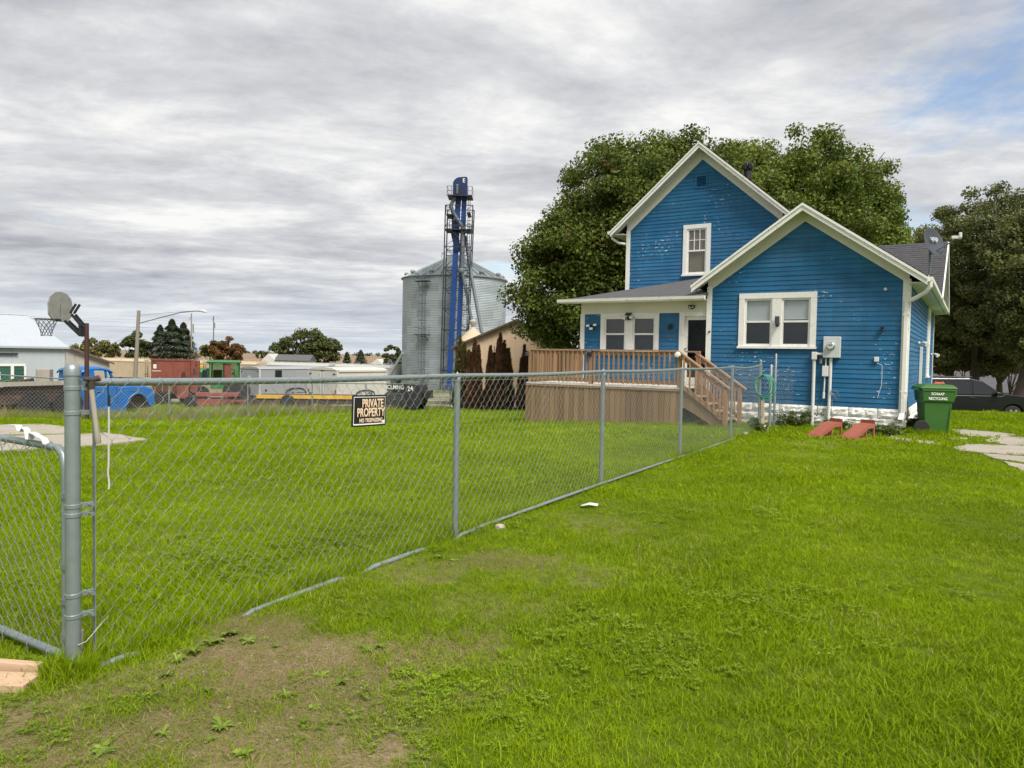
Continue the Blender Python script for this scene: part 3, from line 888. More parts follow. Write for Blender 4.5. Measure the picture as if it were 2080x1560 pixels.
# gable trim of the cross wing at its far right end
for (ya, za, yb, zb) in ((5.0, 3.22, 7.9, 5.05), (10.9, 3.22, 7.9, 5.05)):
    mb = MB(); mb.beam((0.43, ya, za - .09), (0.43, yb, zb - .09), 0.03, 0.17); mb.build('rake_board', M['trim'], house)
    mb = MB(); mb.prism([(ya, za - .10), (yb, zb - .10), (yb, zb - .12), (ya, za - .12)], 0.02, 0.41, axis='x'); mb.build('rake_soffit', M['soffit'], house)
# corner boards
for x0, x1, y, z0, z1 in ((-0.115, 0.022, 0.0, 0.44, 3.20), (WX0 - 0.02, WX0 + 0.10, 0.0, 0.44, 3.17), (MX0 - 0.02, MX0 + 0.105, MY, 2.95, 5.28), (MX1 - .10, MX1 + .02, MY, 3.4, 5.28), (-7.62, -7.50, PY, 0.74, 2.60)):
    mb = MB(); mb.box(x0, x1, y - 0.032, y - 0.006, z0, z1); mb.build('corner_board', M['trim'], house)
mb = MB(); mb.box(0.006, 0.034, -0.03, 0.10, 0.44, 3.2); mb.build('corner_board', M['trim'], house)
mb = MB(); mb.box(0.004, 0.03, LEN - .1, LEN + .02, 0.44, 3.2); mb.build('corner_board', M['trim'], house)
# eave soffit, fascia and gutter along the right side
mb = MB(); mb.box(0.0, wing_tip + WC - 0.02, -0.30, LEN + .25, ze - 0.115, ze - 0.10); mb.build('eave_soffit', M['soffit'], house)
xe = WC + wing_tip
gut = MB(); gut.prism([(xe - 0.005, ze - 0.01), (xe + 0.095, ze - 0.012), (xe + 0.085, ze - 0.075), (xe + 0.05, ze - 0.10), (xe - 0.005, ze - 0.105)], WYF - 0.01, LEN + 0.3); gut.build('gutter', M['trim'], house)
mb = MB(); mb.tube([(xe + 0.045, WYF + 0.07, ze - 0.09), (xe + 0.045, WYF + 0.07, ze - 0.20), (xe - 0.02, WYF + 0.13, ze - 0.30), (0.10, -0.085, ze - 0.42), (-0.02, -0.075, ze - 0.47)], 0.043, 8); dsp = mb.build('downspout_elbow', M['trim'], house, smooth=True)
mb = MB(); mb.box(-0.075, 0.005, -0.105, -0.034, 0.36, ze - 0.44); mb.build('downspout', M['trim'], house, bevel=0.008)
mb = MB(); mb.beam((-0.035, -0.07, 0.40), (-0.06, -0.19, 0.27), 0.09, 0.075); mb.build('downspout_shoe', M['trim'], house)
for z in (0.85, 2.45):
    mb = MB(); mb.box(-0.09, 0.02, -0.108, -0.033, z, z + 0.03); mb.build('downspout_strap', M['trim'], house)
# main block: left eave gutter end, elbow
xl = MC - main_tip
mb = MB(); mb.prism([(xl + 0.005, ze2 - 0.01), (xl - 0.10, ze2 - 0.012), (xl - 0.09, ze2 - 0.08), (xl - 0.05, ze2 - 0.105), (xl + 0.005, ze2 - 0.11)], MY - OV - 0.02, LEN); mb.build('gutter', M['trim'], house)
mb = MB(); mb.tube([(xl - 0.02, MY - 0.22, ze2 - 0.09), (xl - 0.01, MY - 0.20, ze2 - 0.20), (xl + 0.16, MY - 0.12, ze2 - 0.33), (MX0 - 0.03, MY + 0.05, ze2 - 0.36)], 0.04, 8); mb.build('downspout_elbow', M['trim'], house, smooth=True)
mb = MB(); mb.box(MX0 + .0 - .38, MX0, MY - .3, LEN, ze2 - .11, ze2 - .095); mb.build('eave_soffit', M['soffit'], house)
# porch eave: fascia, gutter, frieze, soffit
mb = MB(); mb.box(-7.60, -4.215, PY - 0.035, PY - 0.005, 2.585, 2.90); mb.build('frieze_board', M['soffit'], house)
mb = MB(); mb.box(-7.96, -4.215, -0.335, PY - 0.04, 2.862, 2.876); mb.build('eave_soffit', M['soffit'], house)
mb = MB(); mb.prism([(-0.36, 2.945), (-0.455, 2.943), (-0.445, 2.875), (-0.41, 2.85), (-0.36, 2.845)], -8.04, -4.16, axis='x'); mb.build('gutter', M['trim'], house)
mb = MB(); mb.box(-8.0, -7.965, -0.36, MY, 2.86, 2.94); mb.build('fascia_board', M['trim'], house)
# roof ventilator turbine and a small white vent pipe
tv = MB(); tv.lathe([(0.13, 0.0), (0.13, 0.30), (0.15, 0.31)], 14); tv.cur = 0
t_o = tv.build('roof_ventilator', M['black'], house, smooth=True); t_o.location = (-4.66, 4.9, 6.78); t_o.scale = (.82, .82, .82)
for k in range(14):
    a = 2 * math.pi * k / 14
    mb = MB()
    pts = []
    for j in range(6):
        u = j / 5; rr = 0.19 * math.sin(0.35 + u * 2.4); zz = 0.31 + 0.30 * u
        pts.append((rr * math.cos(a + u * .5), rr * math.sin(a + u * .5), zz))
    mb.tube(pts, 0.022, 5)
    mb.build('ventilator_vane', M['black'], t_o, smooth=True)
mb = MB(); mb.lathe([(0.04, 0), (0.04, 0.55)], 10, (-2.75, 4.2, 4.35)); mb.build('vent_pipe', M['white_plastic'], house, smooth=True)

# ---------------------------------------------------------------- windows and door
def window(x0, x1, z0, z1, y, panes, cas=0.11, old=True, blind=None, blind_h=1.0, grid=None, mull=0.0, place=None, sill=True):
    """casing, one or two sashes, rails, panes and blinds; outward is -y"""
    P = place or (lambda x, yy, z: (x, yy, z))
    tm = M['trim_old'] if old else M['trim']
    def bx(x0_, x1_, ya, yb, za, zb, mat, name, par, bev=0.0):
        mb = MB(); mb.box(x0_, x1_, ya, yb, za, zb)
        mb.v = [P(*v) for v in mb.v]
        return mb.build(name, mat, par, bevel=bev)
    fr = bx(x0, x1, y - 0.045, y + 0.02, z1 - cas, z1, tm, 'window', house)
    bx(x0, x0 + cas, y - 0.042, y + 0.02, z0 + 0.05, z1 - cas, tm, 'casing', fr)
    bx(x1 - cas, x1, y - 0.042, y + 0.02, z0 + 0.05, z1 - cas, tm, 'casing', fr)
    bx(x0 - 0.02, x1 + 0.02, y - 0.075, y + 0.02, z0, z0 + 0.05, tm, 'sill', fr)
    inner = [(x0 + cas, x1 - cas)]
    if mull:
        c = (x0 + x1) / 2
        bx(c - mull / 2, c + mull / 2, y - 0.040, y + 0.02, z0 + 0.05, z1 - cas, tm, 'mullion', fr)
        inner = [(x0 + cas, c - mull / 2), (c + mull / 2, x1 - cas)]
    zb, zt = z0 + 0.05, z1 - cas
    zm = (zb + zt) / 2 + 0.02
    for i, (a, b) in enumerate(inner):
        s = 0.045
        bx(a, a + s, y - 0.012, y + 0.018, zb, zt, tm, 'sash', fr)
        bx(b - s, b, y - 0.012, y + 0.018, zb, zt, tm, 'sash', fr)
        bx(a + s, b - s, y - 0.012, y + 0.018, zt - s, zt, tm, 'sash', fr)
        bx(a + s, b - s, y - 0.012, y + 0.018, zb, zb + s * 1.3, tm, 'sash', fr)
        bx(a + s, b - s, y - 0.018, y + 0.018, zm - 0.022, zm + 0.022, tm, 'meeting_rail', fr)
        bx(a + s, b - s, y + 0.004, y + 0.008, zb + s * 1.3, zm - 0.022, M['glass'], 'pane', fr)
        if grid:
            gx_, gz_ = grid
            W_, H_ = b - a - 2 * s, zt - s - zm - 0.022
            for p in range(gx_):
                for q in range(gz_):
                    xa = a + s + W_ * p / gx_; za = zm + 0.022 + H_ * q / gz_
                    bx(xa + 0.006, xa + W_ / gx_ - 0.006, y + 0.004, y + 0.008, za + 0.006, za + H_ / gz_ - 0.006, M['glass'], 'pane', fr)
            for p in range(1, gx_):
                xa = a + s + W_ * p / gx_
                bx(xa - 0.009, xa + 0.009, y - 0.010, y + 0.012, zm + 0.022, zt - s, tm, 'muntin', fr)
            for q in range(1, gz_):
                za = zm + 0.022 + H_ * q / gz_
                bx(a + s, b - s, y - 0.008, y + 0.010, za - 0.009, za + 0.009, tm, 'muntin', fr)
        else:
            bx(a + s, b - s, y + 0.004, y + 0.008, zm + 0.022, zt - s, M['glass'], 'pane', fr)
        if blind:
            bh = blind_h[i] if isinstance(blind_h, (list, tuple)) else blind_h
            z_end = zt - (zt - zb) * bh
            z = zt - s
            sl = MB()
            while z > z_end:
                sl.add([(a + s * .6, y + 0.05, z - 0.022), (b - s * .6, y + 0.05, z - 0.022), (b - s * .6, y + 0.062, z), (a + s * .6, y + 0.062, z)], [(0, 1, 2, 3)])
                z -= 0.0235
            sl.box(a + s * .6, b - s * .6, y + 0.048, y + 0.064, z_end - 0.02, z_end)
            sl.v = [P(*v) for v in sl.v]
            sl.build('blind', blind, fr)
    # dim room behind the panes
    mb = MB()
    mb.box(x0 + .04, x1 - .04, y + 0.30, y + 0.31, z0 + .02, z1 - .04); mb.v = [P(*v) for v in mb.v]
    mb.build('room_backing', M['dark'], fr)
    return fr
window(-3.465, -1.78, 1.735, 2.995, -0.006, 2, cas=0.125, blind=M['blind'], blind_h=[0.46, 0.42], mull=0.20)
window(-6.03, -5.235, 3.845, 5.305, MY - 0.006, 1, cas=0.115, blind=M['blind_tan'], blind_h=0.97, grid=(3, 2))
window(-7.03, -5.45, 1.55, 2.60, PY - 0.006, 2, cas=0.10, old=False, blind=M['blind_brown'], blind_h=[0.45, 0.42], mull=0.19)
window(7.05, 8.25, 1.05, 3.08, 0.0, 2, cas=0.10, blind=M['blind'], blind_h=0.5, mull=0.12, place=lambda x, yy, z: (-yy + 0.0, x, z))
# gable louvre
lv = MB(); lv.box(-5.725, -5.37, MY - 0.035, MY - 0.008, 6.32, 6.36); lv.box(-5.725, -5.37, MY - 0.035, MY - 0.008, 6.65, 6.69); lv.box(-5.725, -5.685, MY - 0.034, MY - 0.008, 6.36, 6.65); lv.box(-5.41, -5.37, MY - 0.034, MY - 0.008, 6.36, 6.65)
lv_o = lv.build('gable_vent', M['blue'], house)
mb = MB(); mb.box(-5.69, -5.40, MY + 0.03, MY + 0.04, 6.34, 6.67); mb.build('vent_backing', M['dark'], lv_o)
for k in range(7):
    z = 6.37 + k * 0.041
    mb = MB(); mb.add([(-5.685, MY - 0.03, z), (-5.41, MY - 0.03, z), (-5.41, MY + 0.012, z + 0.03), (-5.685, MY + 0.012, z + 0.03), (-5.685, MY - 0.03, z - .006), (-5.41, MY - 0.03, z - .006)], [(0, 1, 2, 3), (4, 5, 1, 0)]); mb.build('louvre', M['blue'], lv_o)
# porch door
dr = MB(); dr.box(-4.93, -4.80, PY - 0.04, PY + .03, 0.79, 2.60); d_o = dr.build('door', M['trim'], house)
mb = MB(); mb.box(-4.80, -4.225, PY - 0.036, PY + .03, 2.50, 2.60); mb.build('door_head', M['trim'], d_o)
mb = MB(); mb.box(-4.80, -4.735, PY + 0.02, PY + .06, 0.80, 2.50); mb.build('door_stile', M['trim'], d_o)
mb = MB(); mb.box(-4.735, -4.225, PY + 0.02, PY + .06, 2.41, 2.50); mb.build('door_rail', M['trim'], d_o)
mb = MB(); mb.box(-4.735, -4.225, PY + 0.02, PY + .06, 0.80, 1.02); mb.build('door_rail', M['trim'], d_o)
mb = MB(); mb.box(-4.735, -4.225, PY + 0.038, PY + 0.044, 1.02, 2.41); mb.build('pane', M['glass_dark'], d_o)
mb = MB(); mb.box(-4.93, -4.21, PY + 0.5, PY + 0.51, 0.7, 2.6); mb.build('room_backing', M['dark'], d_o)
mb = MB(); mb.lathe([(0.0, -0.07), (0.022, -0.065), (0.026, -0.04), (0.012, -0.03), (0.012, 0.0)], 10, (-4.765, PY + 0.02, 1.72), axis='y'); mb.build('handle', M['chrome'], d_o, smooth=True)

# ---------------------------------------------------------------- deck with stairs
deck = empty('deck', (HOUSE_O[0], HOUSE_O[1], 0), HOUSE_RZ, 'raised wooden deck with baluster railing and steps in front of the porch', 'deck')
DX0, DX1, DY0, DY1, DZ = -8.30, -4.31, -1.47, 0.06, 0.79
x = DX0
me_cache = {}
while x < DX1 - 0.01:
    w = min(0.134, DX1 - x)
    mb = MB(); mb.box(0, w - 0.010, 0, 0.022, -0.28, DZ - 0.05)
    o = mb.build('skirt_board', M['wood_skirt'], deck); o.location = (x, DY0 + random.uniform(-.002, .002), random.uniform(-.012, .004))
    x += w
y = DY0
while y < DY1:
    mb = MB(); mb.box(-0.022, 0, 0, 0.128, -0.28, DZ - 0.05); o = mb.build('skirt_board', M['wood_skirt'], deck); o.location = (DX0, y, random.uniform(-.01, .004))
    y += 0.134
mb = MB(); mb.box(DX0 - 0.02, DX1 + 0.01, DY0 - 0.022, DY0 + 0.02, DZ - 0.05, DZ - 0.004); mb.build('rim_board', M['wood_h'], deck)
n = int((DX1 - DX0) / 0.142)
for k in range(n):
    mb = MB(); mb.box(0, 0.136, DY0 - 0.03, DY1, -0.002, 0.034); o = mb.build('deck_board', M['wood_pale'], deck); o.location = (DX0 + 0.006 + k * 0.142, 0, DZ + random.uniform(-.002, .002))
def post(x, y, z0, z1, w=0.088, parent=None, name='post'):
    mb = MB(); mb.box(-w / 2, w / 2, -w / 2, w / 2, z0, z1)
    o = mb.build(name, M['wood'], parent or deck, bevel=0.004); o.location = (x, y, 0); return o
RT = 1.655
for x, y in ((-8.22, DY0 + .05), (-6.55, DY0 + .05), (DX1 - 0.055, DY0 + .05), (-8.22, DY1 - .12), (-7.55, DY1 - .05)):
    post(x, y, DZ + 0.036, RT - 0.035)
def rail_run(p0, p1, nb, top=True):
    p0, p1 = Vector(p0), Vector(p1)
    if top:
        mb = MB(); mb.beam(p0 + Vector((0, 0, RT - 0.017)), p1 + Vector((0, 0, RT - 0.017)), 0.125, 0.032); mb.build('rail_cap', M['wood_h'], deck)
    mb = MB(); mb.beam(p0 + Vector((0, 0, RT - 0.085)), p1 + Vector((0, 0, RT - 0.085)), 0.036, 0.088); mb.build('top_rail', M['wood_h'], deck)
    mb = MB(); mb.beam(p0 + Vector((0, 0, DZ + 0.13)), p1 + Vector((0, 0, DZ + 0.13)), 0.036, 0.088); mb.build('bottom_rail', M['wood_h'], deck)
    d = (p1 - p0).normalized(); off = Vector((d.y, -d.x, 0)) * 0.036
    for k in range(nb):
        q = p0.lerp(p1, (k + 0.5) / nb) + off
        mb = MB(); mb.box(-0.017, 0.017, -0.017, 0.017, DZ + 0.075, RT - 0.05)
        o = mb.build('baluster', M['wood'], deck); o.location = (q.x, q.y, random.uniform(-.008, .008)); o.rotation_euler = (0, 0, random.uniform(-.05, .05))
rail_run((-8.18, DY0 + .05, 0), (-6.59, DY0 + .05, 0), 13)
rail_run((-6.51, DY0 + .05, 0), (DX1 - 0.09, DY0 + .05, 0), 17)
rail_run((-8.22, DY0 + .09, 0), (-8.22, DY1 - .16, 0), 9)
rail_run((-8.18, DY1 - .12, 0), (-7.59, DY1 - .12, 0), 5)
# stairs falling to the right, in front of the wing
SX1, SY0, SY1 = -3.30, DY0 + 0.02, -0.42
nr = 4
for k in range(nr):
    x0 = DX1 + (SX1 - 0.12 - DX1) * k / nr; z = DZ - (k + 1) * DZ / (nr + 1)
    for j in range(2):
        mb = MB(); mb.box(0, 0.135, SY0 + 0.02, SY1 - 0.02, z - 0.034, z); o = mb.build('tread', M['wood_h'], deck); o.location = (x0 + 0.02 + j * 0.14, 0, 0)
for y in (SY0, SY1):
    mb = MB(); mb.prism([(DX1, DZ - 0.02), (DX1 + .16, DZ - .02), (SX1 + 0.02, 0.02), (SX1 - 0.16, -0.04), (DX1, DZ - 0.36)], y - 0.018, y + 0.018); mb.build('stringer', M['wood_skirt'], deck)
    post(SX1, y - (0.05 if y == SY0 else -0.05), -0.05, 0.82, parent=deck, name='newel_post')
    yy = y - (0.05 if y == SY0 else -0.05)
    mb = MB(); mb.beam((DX1 - 0.06, yy, RT - 0.02), (SX1 + 0.14, yy, 0.80), 0.115, 0.032); mb.build('stair_rail_cap', M['wood_h'], deck)
    mb = MB(); mb.beam((DX1 - 0.04, yy, RT - 0.10), (SX1, yy, 0.76), 0.036, 0.088); mb.build('stair_rail', M['wood_h'], deck)
    mb = MB(); mb.beam((DX1, yy, DZ + 0.10), (SX1, yy, 0.16), 0.036, 0.088); mb.build('stair_bottom_rail', M['wood_h'], deck)
    for k in range(7):
        t = (k + 0.6) / 7.4
        x = DX1 + (SX1 - DX1) * t
        zt_ = RT - 0.08 + (0.80 - RT) * t; zb_ = DZ + 0.12 + (0.16 - DZ - 0.1) * t
        mb = MB(); mb.box(-0.017, 0.017, -0.017, 0.017, zb_, zt_); o = mb.build('baluster', M['wood'], deck); o.location = (x, yy - 0.036, 0)
post(DX1 + 0.02, SY1 + 0.05, DZ - .2, RT - 0.03)
mb = MB(); mb.beam((DX1 - .28, SY1 + .05, RT - .017), (DX1 + .06, SY1 + .05, RT - .017), .125, .032); mb.build('rail_cap', M['wood_h'], deck)
# ================================================================ chain link fences
def chain_link(p_of, L, zb, zt, name, parent, W=0.086, Hd=0.094, r=0.00125, mat='wire', sag=None, n=4):
    """woven wire: each wire zigzags between two columns and hooks its neighbours.
    p_of(s, off, z) -> point; zb(s), zt(s) bottom and top of the fabric"""
    nw = int(L / (W / 2))
    jit = [random.uniform(-.0025, .0025) for _ in range(97)]
    vs, fs = [], []
    base = 0
    for i in range(nw):
        s0, s1 = i * W / 2, (i + 1) * W / 2
        sm = (s0 + s1) / 2
        b, t = zb(sm), zt(sm)
        k = int((t - b) / (Hd / 2))
        pts = []
        ph = i % 2
        for j in range(k + 1):
            z = b + (t - b) * j / k
            right = (j + ph) % 2 == 0
            s = ((s1 + 0.0025) if right else (s0 - 0.0025)) + jit[i % 97] + 0.006 * math.sin(s0 * 1.7) * math.sin(z * 3.0)
            off = 0.0028 if right else -0.0028
            # a short straight bite at every bend gives the hooked look
            pts.append((s, off, z - 0.0035)); pts.append((s, -off * 0.4, z + 0.0035))
        P = np.array([p_of(*q) for q in pts], np.float32)
        m = len(P)
        D = np.gradient(P, axis=0); D /= np.linalg.norm(D, axis=1)[:, None] + 1e-9
        A_ = np.cross(D, np.array(FENCE_N, np.float32) if abs(np.dot(D[0], np.array(FENCE_N))) < .9 else np.array([0, 0, 1.0])); A_ /= np.linalg.norm(A_, axis=1)[:, None] + 1e-9
        B_ = np.cross(D, A_)
        ring = [P + r * (A_ * math.cos(2 * math.pi * q / n) + B_ * math.sin(2 * math.pi * q / n)) for q in range(n)]
        vs.append(np.stack(ring, 1).reshape(-1, 3))
        idx = np.arange(m - 1)[:, None] * n + np.arange(n)[None, :] + base
        nxt = np.arange(m - 1)[:, None] * n + ((np.arange(n) + 1) % n)[None, :] + base
        fs.append(np.stack([idx, nxt, nxt + n, idx + n], -1).reshape(-1, 4))
        base += m * n
    me = np_mesh(name, np.concatenate(vs), np.concatenate(fs), M[mat], smooth=True)
    return inst(me, name, parent, kind='stuff')

fence = empty('chain_link_fence', (0, 0, 0), 0, 'galvanised chain link fence running from the near corner post to the house', 'fence')
def fp(s, off=0.0, z=0.0):
    p = FENCE_S + FENCE_D * s + FENCE_N * off
    return (p.x, p.y, z)
POSTS = [3.0, 5.9, 8.8, 11.8, 14.19]
RAIL_Z = [1.300, 1.290, 1.300, 1.310, 1.330, 1.365]
def rail_z(s):
    ss = [0.0] + POSTS
    for a, b, za, zb_ in zip(ss[:-1], ss[1:], RAIL_Z[:-1], RAIL_Z[1:]):
        if s <= b:
            t = (s - a) / (b - a)
            sagv = 0.012 * math.sin(math.pi * t) * (1 if b < 12 else 3.0)
            return za + (zb_ - za) * t - sagv
    return RAIL_Z[-1]
FL = POSTS[-1] - 0.07
chain_link(lambda s, o, z: fp(0.075 + s, o + 0.03, z), FL - 0.09, lambda s: 0.02 + 0.012 * math.sin(s * 1.3), lambda s: rail_z(s) + (0.012 if s < 8.5 else -0.005) - 0.02 * (0.5 + 0.5 * math.sin(s * 2.1)) * (s > 2.4), 'chain_link_mesh', fence, r=0.00115, Hd=0.094)
# corner post: tube, collar and domed cap
cp = MB(); cp.lathe([(0.0312, -0.25), (0.0312, 1.33)], 20, fp(0)); cp_o = cp.build('corner_post', M['galv'], fence, smooth=True)
mb = MB(); mb.lathe([(0.0345, 1.330), (0.0345, 1.358), (0.031, 1.366), (0.026, 1.376), (0.014, 1.384), (0.0, 1.386)], 20, fp(0)); mb.build('post_cap', M['galv'], cp_o, smooth=True)
for z in (1.265, 1.155, 0.74, 0.70, 0.34, 0.245):
    mb = MB(); mb.lathe([(0.0322, z), (0.0342, z + 0.002), (0.0342, z + 0.018), (0.0322, z + 0.020)], 20, fp(0))
    q0, q1 = Vector(fp(0.03, 0.012, z + 0.01)), Vector(fp(0.085, 0.018, z + 0.01))
    mb.beam(q0, q1, 0.012, 0.02)
    bnd = mb.build('brace_band', M['galv'], cp_o)
    if z < 1.0:
        mb = MB(); mb.tube([fp(0.06, 0.045, z + 0.01), fp(0.06, -0.02, z + 0.01)], 0.005, 6); mb.tube([fp(0.06, 0.052, z + 0.01), fp(0.06, 0.043, z + 0.01)], 0.010, 6); mb.build('carriage_bolt', M['galv'], bnd)
mb = MB(); mb.box(-0.0025, 0.0025, -0.009, 0.009, 0.05, 1.20); o = mb.build('tension_bar', M['galv'], fence); o.location = fp(0.082, 0.024, 0); o.rotation_euler = (0, 0, -R(30.3) + R(90))
# line posts, looped caps
for i, s in enumerate(POSTS):
    r = 0.0245 if i < 4 else 0.03
    top = RAIL_Z[i + 1] - (0.012 if i < 4 else -0.07)
    mb = MB(); mb.lathe([(r, -0.3), (r, top)], 14, fp(s, -0.006)); po = mb.build('line_post', M['galv'], fence, smooth=True)
    if i < 4:
        mb = MB(); mb.lathe([(r + .003, top - 0.035), (r + .003, top - 0.005), (0.012, top + 0.03), (0.0, top + 0.045)], 12, fp(s, -0.006)); mb.build('loop_cap', M['galv'], po, smooth=True)
    else:
        mb = MB(); mb.lathe([(r + .004, top - 0.02), (r + .004, top + .01), (0.0, top + 0.05)], 12, fp(s, -0.006)); mb.build('post_cap', M['galv'], po, smooth=True)
    for z in (0.20, 0.62, 1.0):
        mb = MB(); mb.tube([fp(s - 0.03, 0.033, z + .01), fp(s - 0.01, 0.038, z), fp(s + 0.012, 0.036, z - .002), fp(s + 0.032, 0.03, z + .012)], 0.0022, 5); mb.build('wire_tie', M['wire'], po)
# top rail in lengths with swaged joints
cuts = [0.05, 1.42, 4.6, 7.7, 11.0, 14.17]
for a, b in zip(cuts[:-1], cuts[1:]):
    n = max(2, int((b - a) / 0.35))
    mb = MB(); mb.tube([fp(a + (b - a) * k / n, 0.0, rail_z(a + (b - a) * k / n)) for k in range(n + 1)], 0.0185, 12); ro = mb.build('top_rail', M['galv'], fence, smooth=True)
    if a > 0.1:
        mb = MB(); mb.tube([fp(a - 0.01, 0, rail_z(a)), fp(a + 0.006, 0, rail_z(a))], 0.0197, 12); mb.build('rail_joint', M['galv'], ro, smooth=True)
s = 0.42
while s < 14:
    z = rail_z(s)
    mb = MB(); mb.tube([fp(s, 0.022, z - 0.05), fp(s, 0.024, z + 0.004), fp(s, 0.0, z + 0.023), fp(s, -0.022, z + 0.003), fp(s + .01, 0.01, z - 0.024)], 0.002, 5); mb.build('wire_tie', M['wire'], fence)
    s += random.uniform(0.46, 0.62)
# straining wire just below the rail, beyond the first post
mb = MB(); mb.tube([fp(2.3 + k * 0.5, 0.03, rail_z(2.3 + k * .5) - 0.035) for k in range(13)], 0.0016, 4); mb.build('tension_wire', M['wire'], fence)
# bottom pipe lying on the grass in lengths, partly sunk
for a, b, z0, z1 in ((0.10, 0.24, -0.012, -0.008), (0.95, 1.62, -0.008, 0.002), (1.95, 2.5, 0.002, 0.0), (3.02, 3.2, 0.01, 0.01), (3.22, 5.92, 0.022, 0.03), (5.94, 8.9, 0.028, 0.02), (9.0, 11.9, 0.01, 0.01)):
    mb = MB(); dp_ = .05 if a < 3.1 else 0.0; mb.tube([fp(a - dp_ * 3, 0.045, z0 + .016 - dp_), fp(a, 0.045, z0 + .012), fp((a + b) / 2, 0.047, (z0 + z1) / 2 + .014), fp(b, 0.045, z1 + .012), fp(b + dp_ * 3 + .001, 0.045, z1 + .016 - dp_)], 0.0175, 10); mb.build('bottom_pipe', M['galv'], fence, smooth=True)

# ---------------------------------------------------------------- gate hung beside the corner post
gate = empty('gate', (FENCE_S.x, FENCE_S.y, 0), R(148), 'low galvanised chain link gate hung beside the corner post', 'gate')
# local x runs from the post to the left, away from the camera; y outwards
GT, GL = 1.00, 1.25
mb = MB(); mb.tube([(0.062, 0, 0.06), (0.062, 0, GT - 0.09), (0.075, 0, GT - 0.03), (0.12, 0, GT), (0.2, 0, GT + 0.001), (GL, 0, GT + 0.01)], 0.0175, 12); mb.build('gate_frame', M['galv'], gate, smooth=True)
mb = MB(); mb.tube([(0.08, 0, 0.055), (GL, 0, 0.045)], 0.0185, 12); mb.build('gate_bottom_pipe', M['galv'], gate, smooth=True)
chain_link(lambda s, o, z: (0.085 + s, o + 0.02, z), GL - .1, lambda s: 0.06, lambda s: GT + 0.004, 'chain_link_mesh', gate)
for z in (0.78, 0.46, 0.30, 0.14):
    mb = MB(); mb.lathe([(0.0205, z), (0.0205, z + 0.024)], 14, (0.062, 0, 0)); mb.box(0.02, 0.062, 0.012, 0.022, z, z + 0.024); mb.build('gate_band', M['galv'], gate)
for x in (0.18, 0.36, 0.60, 0.85):
    for zz in (GT, 0.052):
        mb = MB(); mb.tube([(x, 0.024, zz - 0.04), (x + .004, 0.026, zz + 0.005), (x + .004, 0.0, zz + 0.024), (x + .01, -0.022, zz + 0.002), (x + .02, 0.012, zz - 0.025)], 0.0022, 5); mb.build('wire_tie', M['wire'], gate)
# wooden stub beside the post
mb = MB(); mb.box(-0.016, 0.016, -0.012, 0.012, -0.02, 0.17); o = mb.build('wooden_stake', M['greywood'], None, bevel=.004); o.location = fp(0.045, -0.045, 0); o.rotation_euler = (0.03, 0.05, .4); tag(o, 'short weathered stake standing against the near corner post', 'stake')
mb = MB(); mb.tube([fp(0.0, 0.036, 0.13), fp(0.03, 0.05, 0.14), fp(0.10, 0.05, 0.20), fp(0.14, 0.035, 0.22)], 0.0015, 5); o = mb.build('loose_wire', M['wire'], fence)
# timber lying along the foot of the gate
tim = empty('timber', (0, 0, 0), 0, 'sawn wooden boards lying on the grass at the foot of the gate', 'boards')
a, b = gpt(-60, 1368), gpt(82, 1372)
mb = MB(); mb.beam((a[0], a[1], 0.035), (b[0], b[1], 0.02), 0.04, 0.07); mb.build('board', M['lumber'], tim, bevel=.003)
a, b = gpt(-60, 1392), gpt(66, 1393)
mb = MB(); mb.beam((a[0], a[1], 0.02), (b[0], b[1], 0.012), 0.13, 0.035); mb.build('board', M['lumber'], tim, bevel=.003)
# white bent strip looped over the gate rail
ca, sa = math.cos(R(148)), math.sin(R(148))
def gl(x, y, z): return (FENCE_S.x + ca * x - sa * y, FENCE_S.y + sa * x + ca * y, z)
path_ = [(0.19, 0.018, GT + 0.016), (0.205, 0.02, GT + 0.052), (0.235, 0.02, GT + 0.058), (0.28, 0.02, GT + 0.078), (0.315, 0.02, GT + 0.085), (0.325, 0.02, GT + 0.035), (0.345, 0.02, GT + 0.032), (0.36, 0.02, GT + 0.10), (0.385, 0.02, GT + 0.115), (0.40, 0.02, GT + 0.085), (0.425, 0.02, GT + 0.088), (0.44, 0.02, GT + 0.125), (0.52, 0.02, GT + 0.12)]
path_ = [(x_ - 0.02 * 0, y_, GT + 0.016 + (z_ - GT - 0.016) * 0.62) for x_, y_, z_ in path_]
vs, fs = [], []
for i, (x, y, z) in enumerate(path_):
    for dy in (-0.014, 0.014):
        vs.append(gl(x, y + dy, z)); vs.append(gl(x, y + dy, z - 0.004))
for i in range(len(path_) - 1):
    a = i * 4; b = a + 4
    fs += [(a, a + 2, b + 2, b), (a + 1, b + 1, b + 3, a + 3), (a, b, b + 1, a + 1), (a + 2, a + 3, b + 3, b + 2)]
mb = MB(); mb.add(vs, fs); o = mb.build('plastic_strip', M['white_plastic']); tag(o, 'white bent plastic strip hooked over the gate rail', 'strip')

# ---------------------------------------------------------------- sign
sign = empty('sign', fp(1.90, 0.052, 1.075), -R(30.3) + R(90), 'black private property sign with cream letters wired to the fence', 'sign')
sign.rotation_euler = (0, R(1.5), math.atan2(FENCE_D.y, FENCE_D.x))
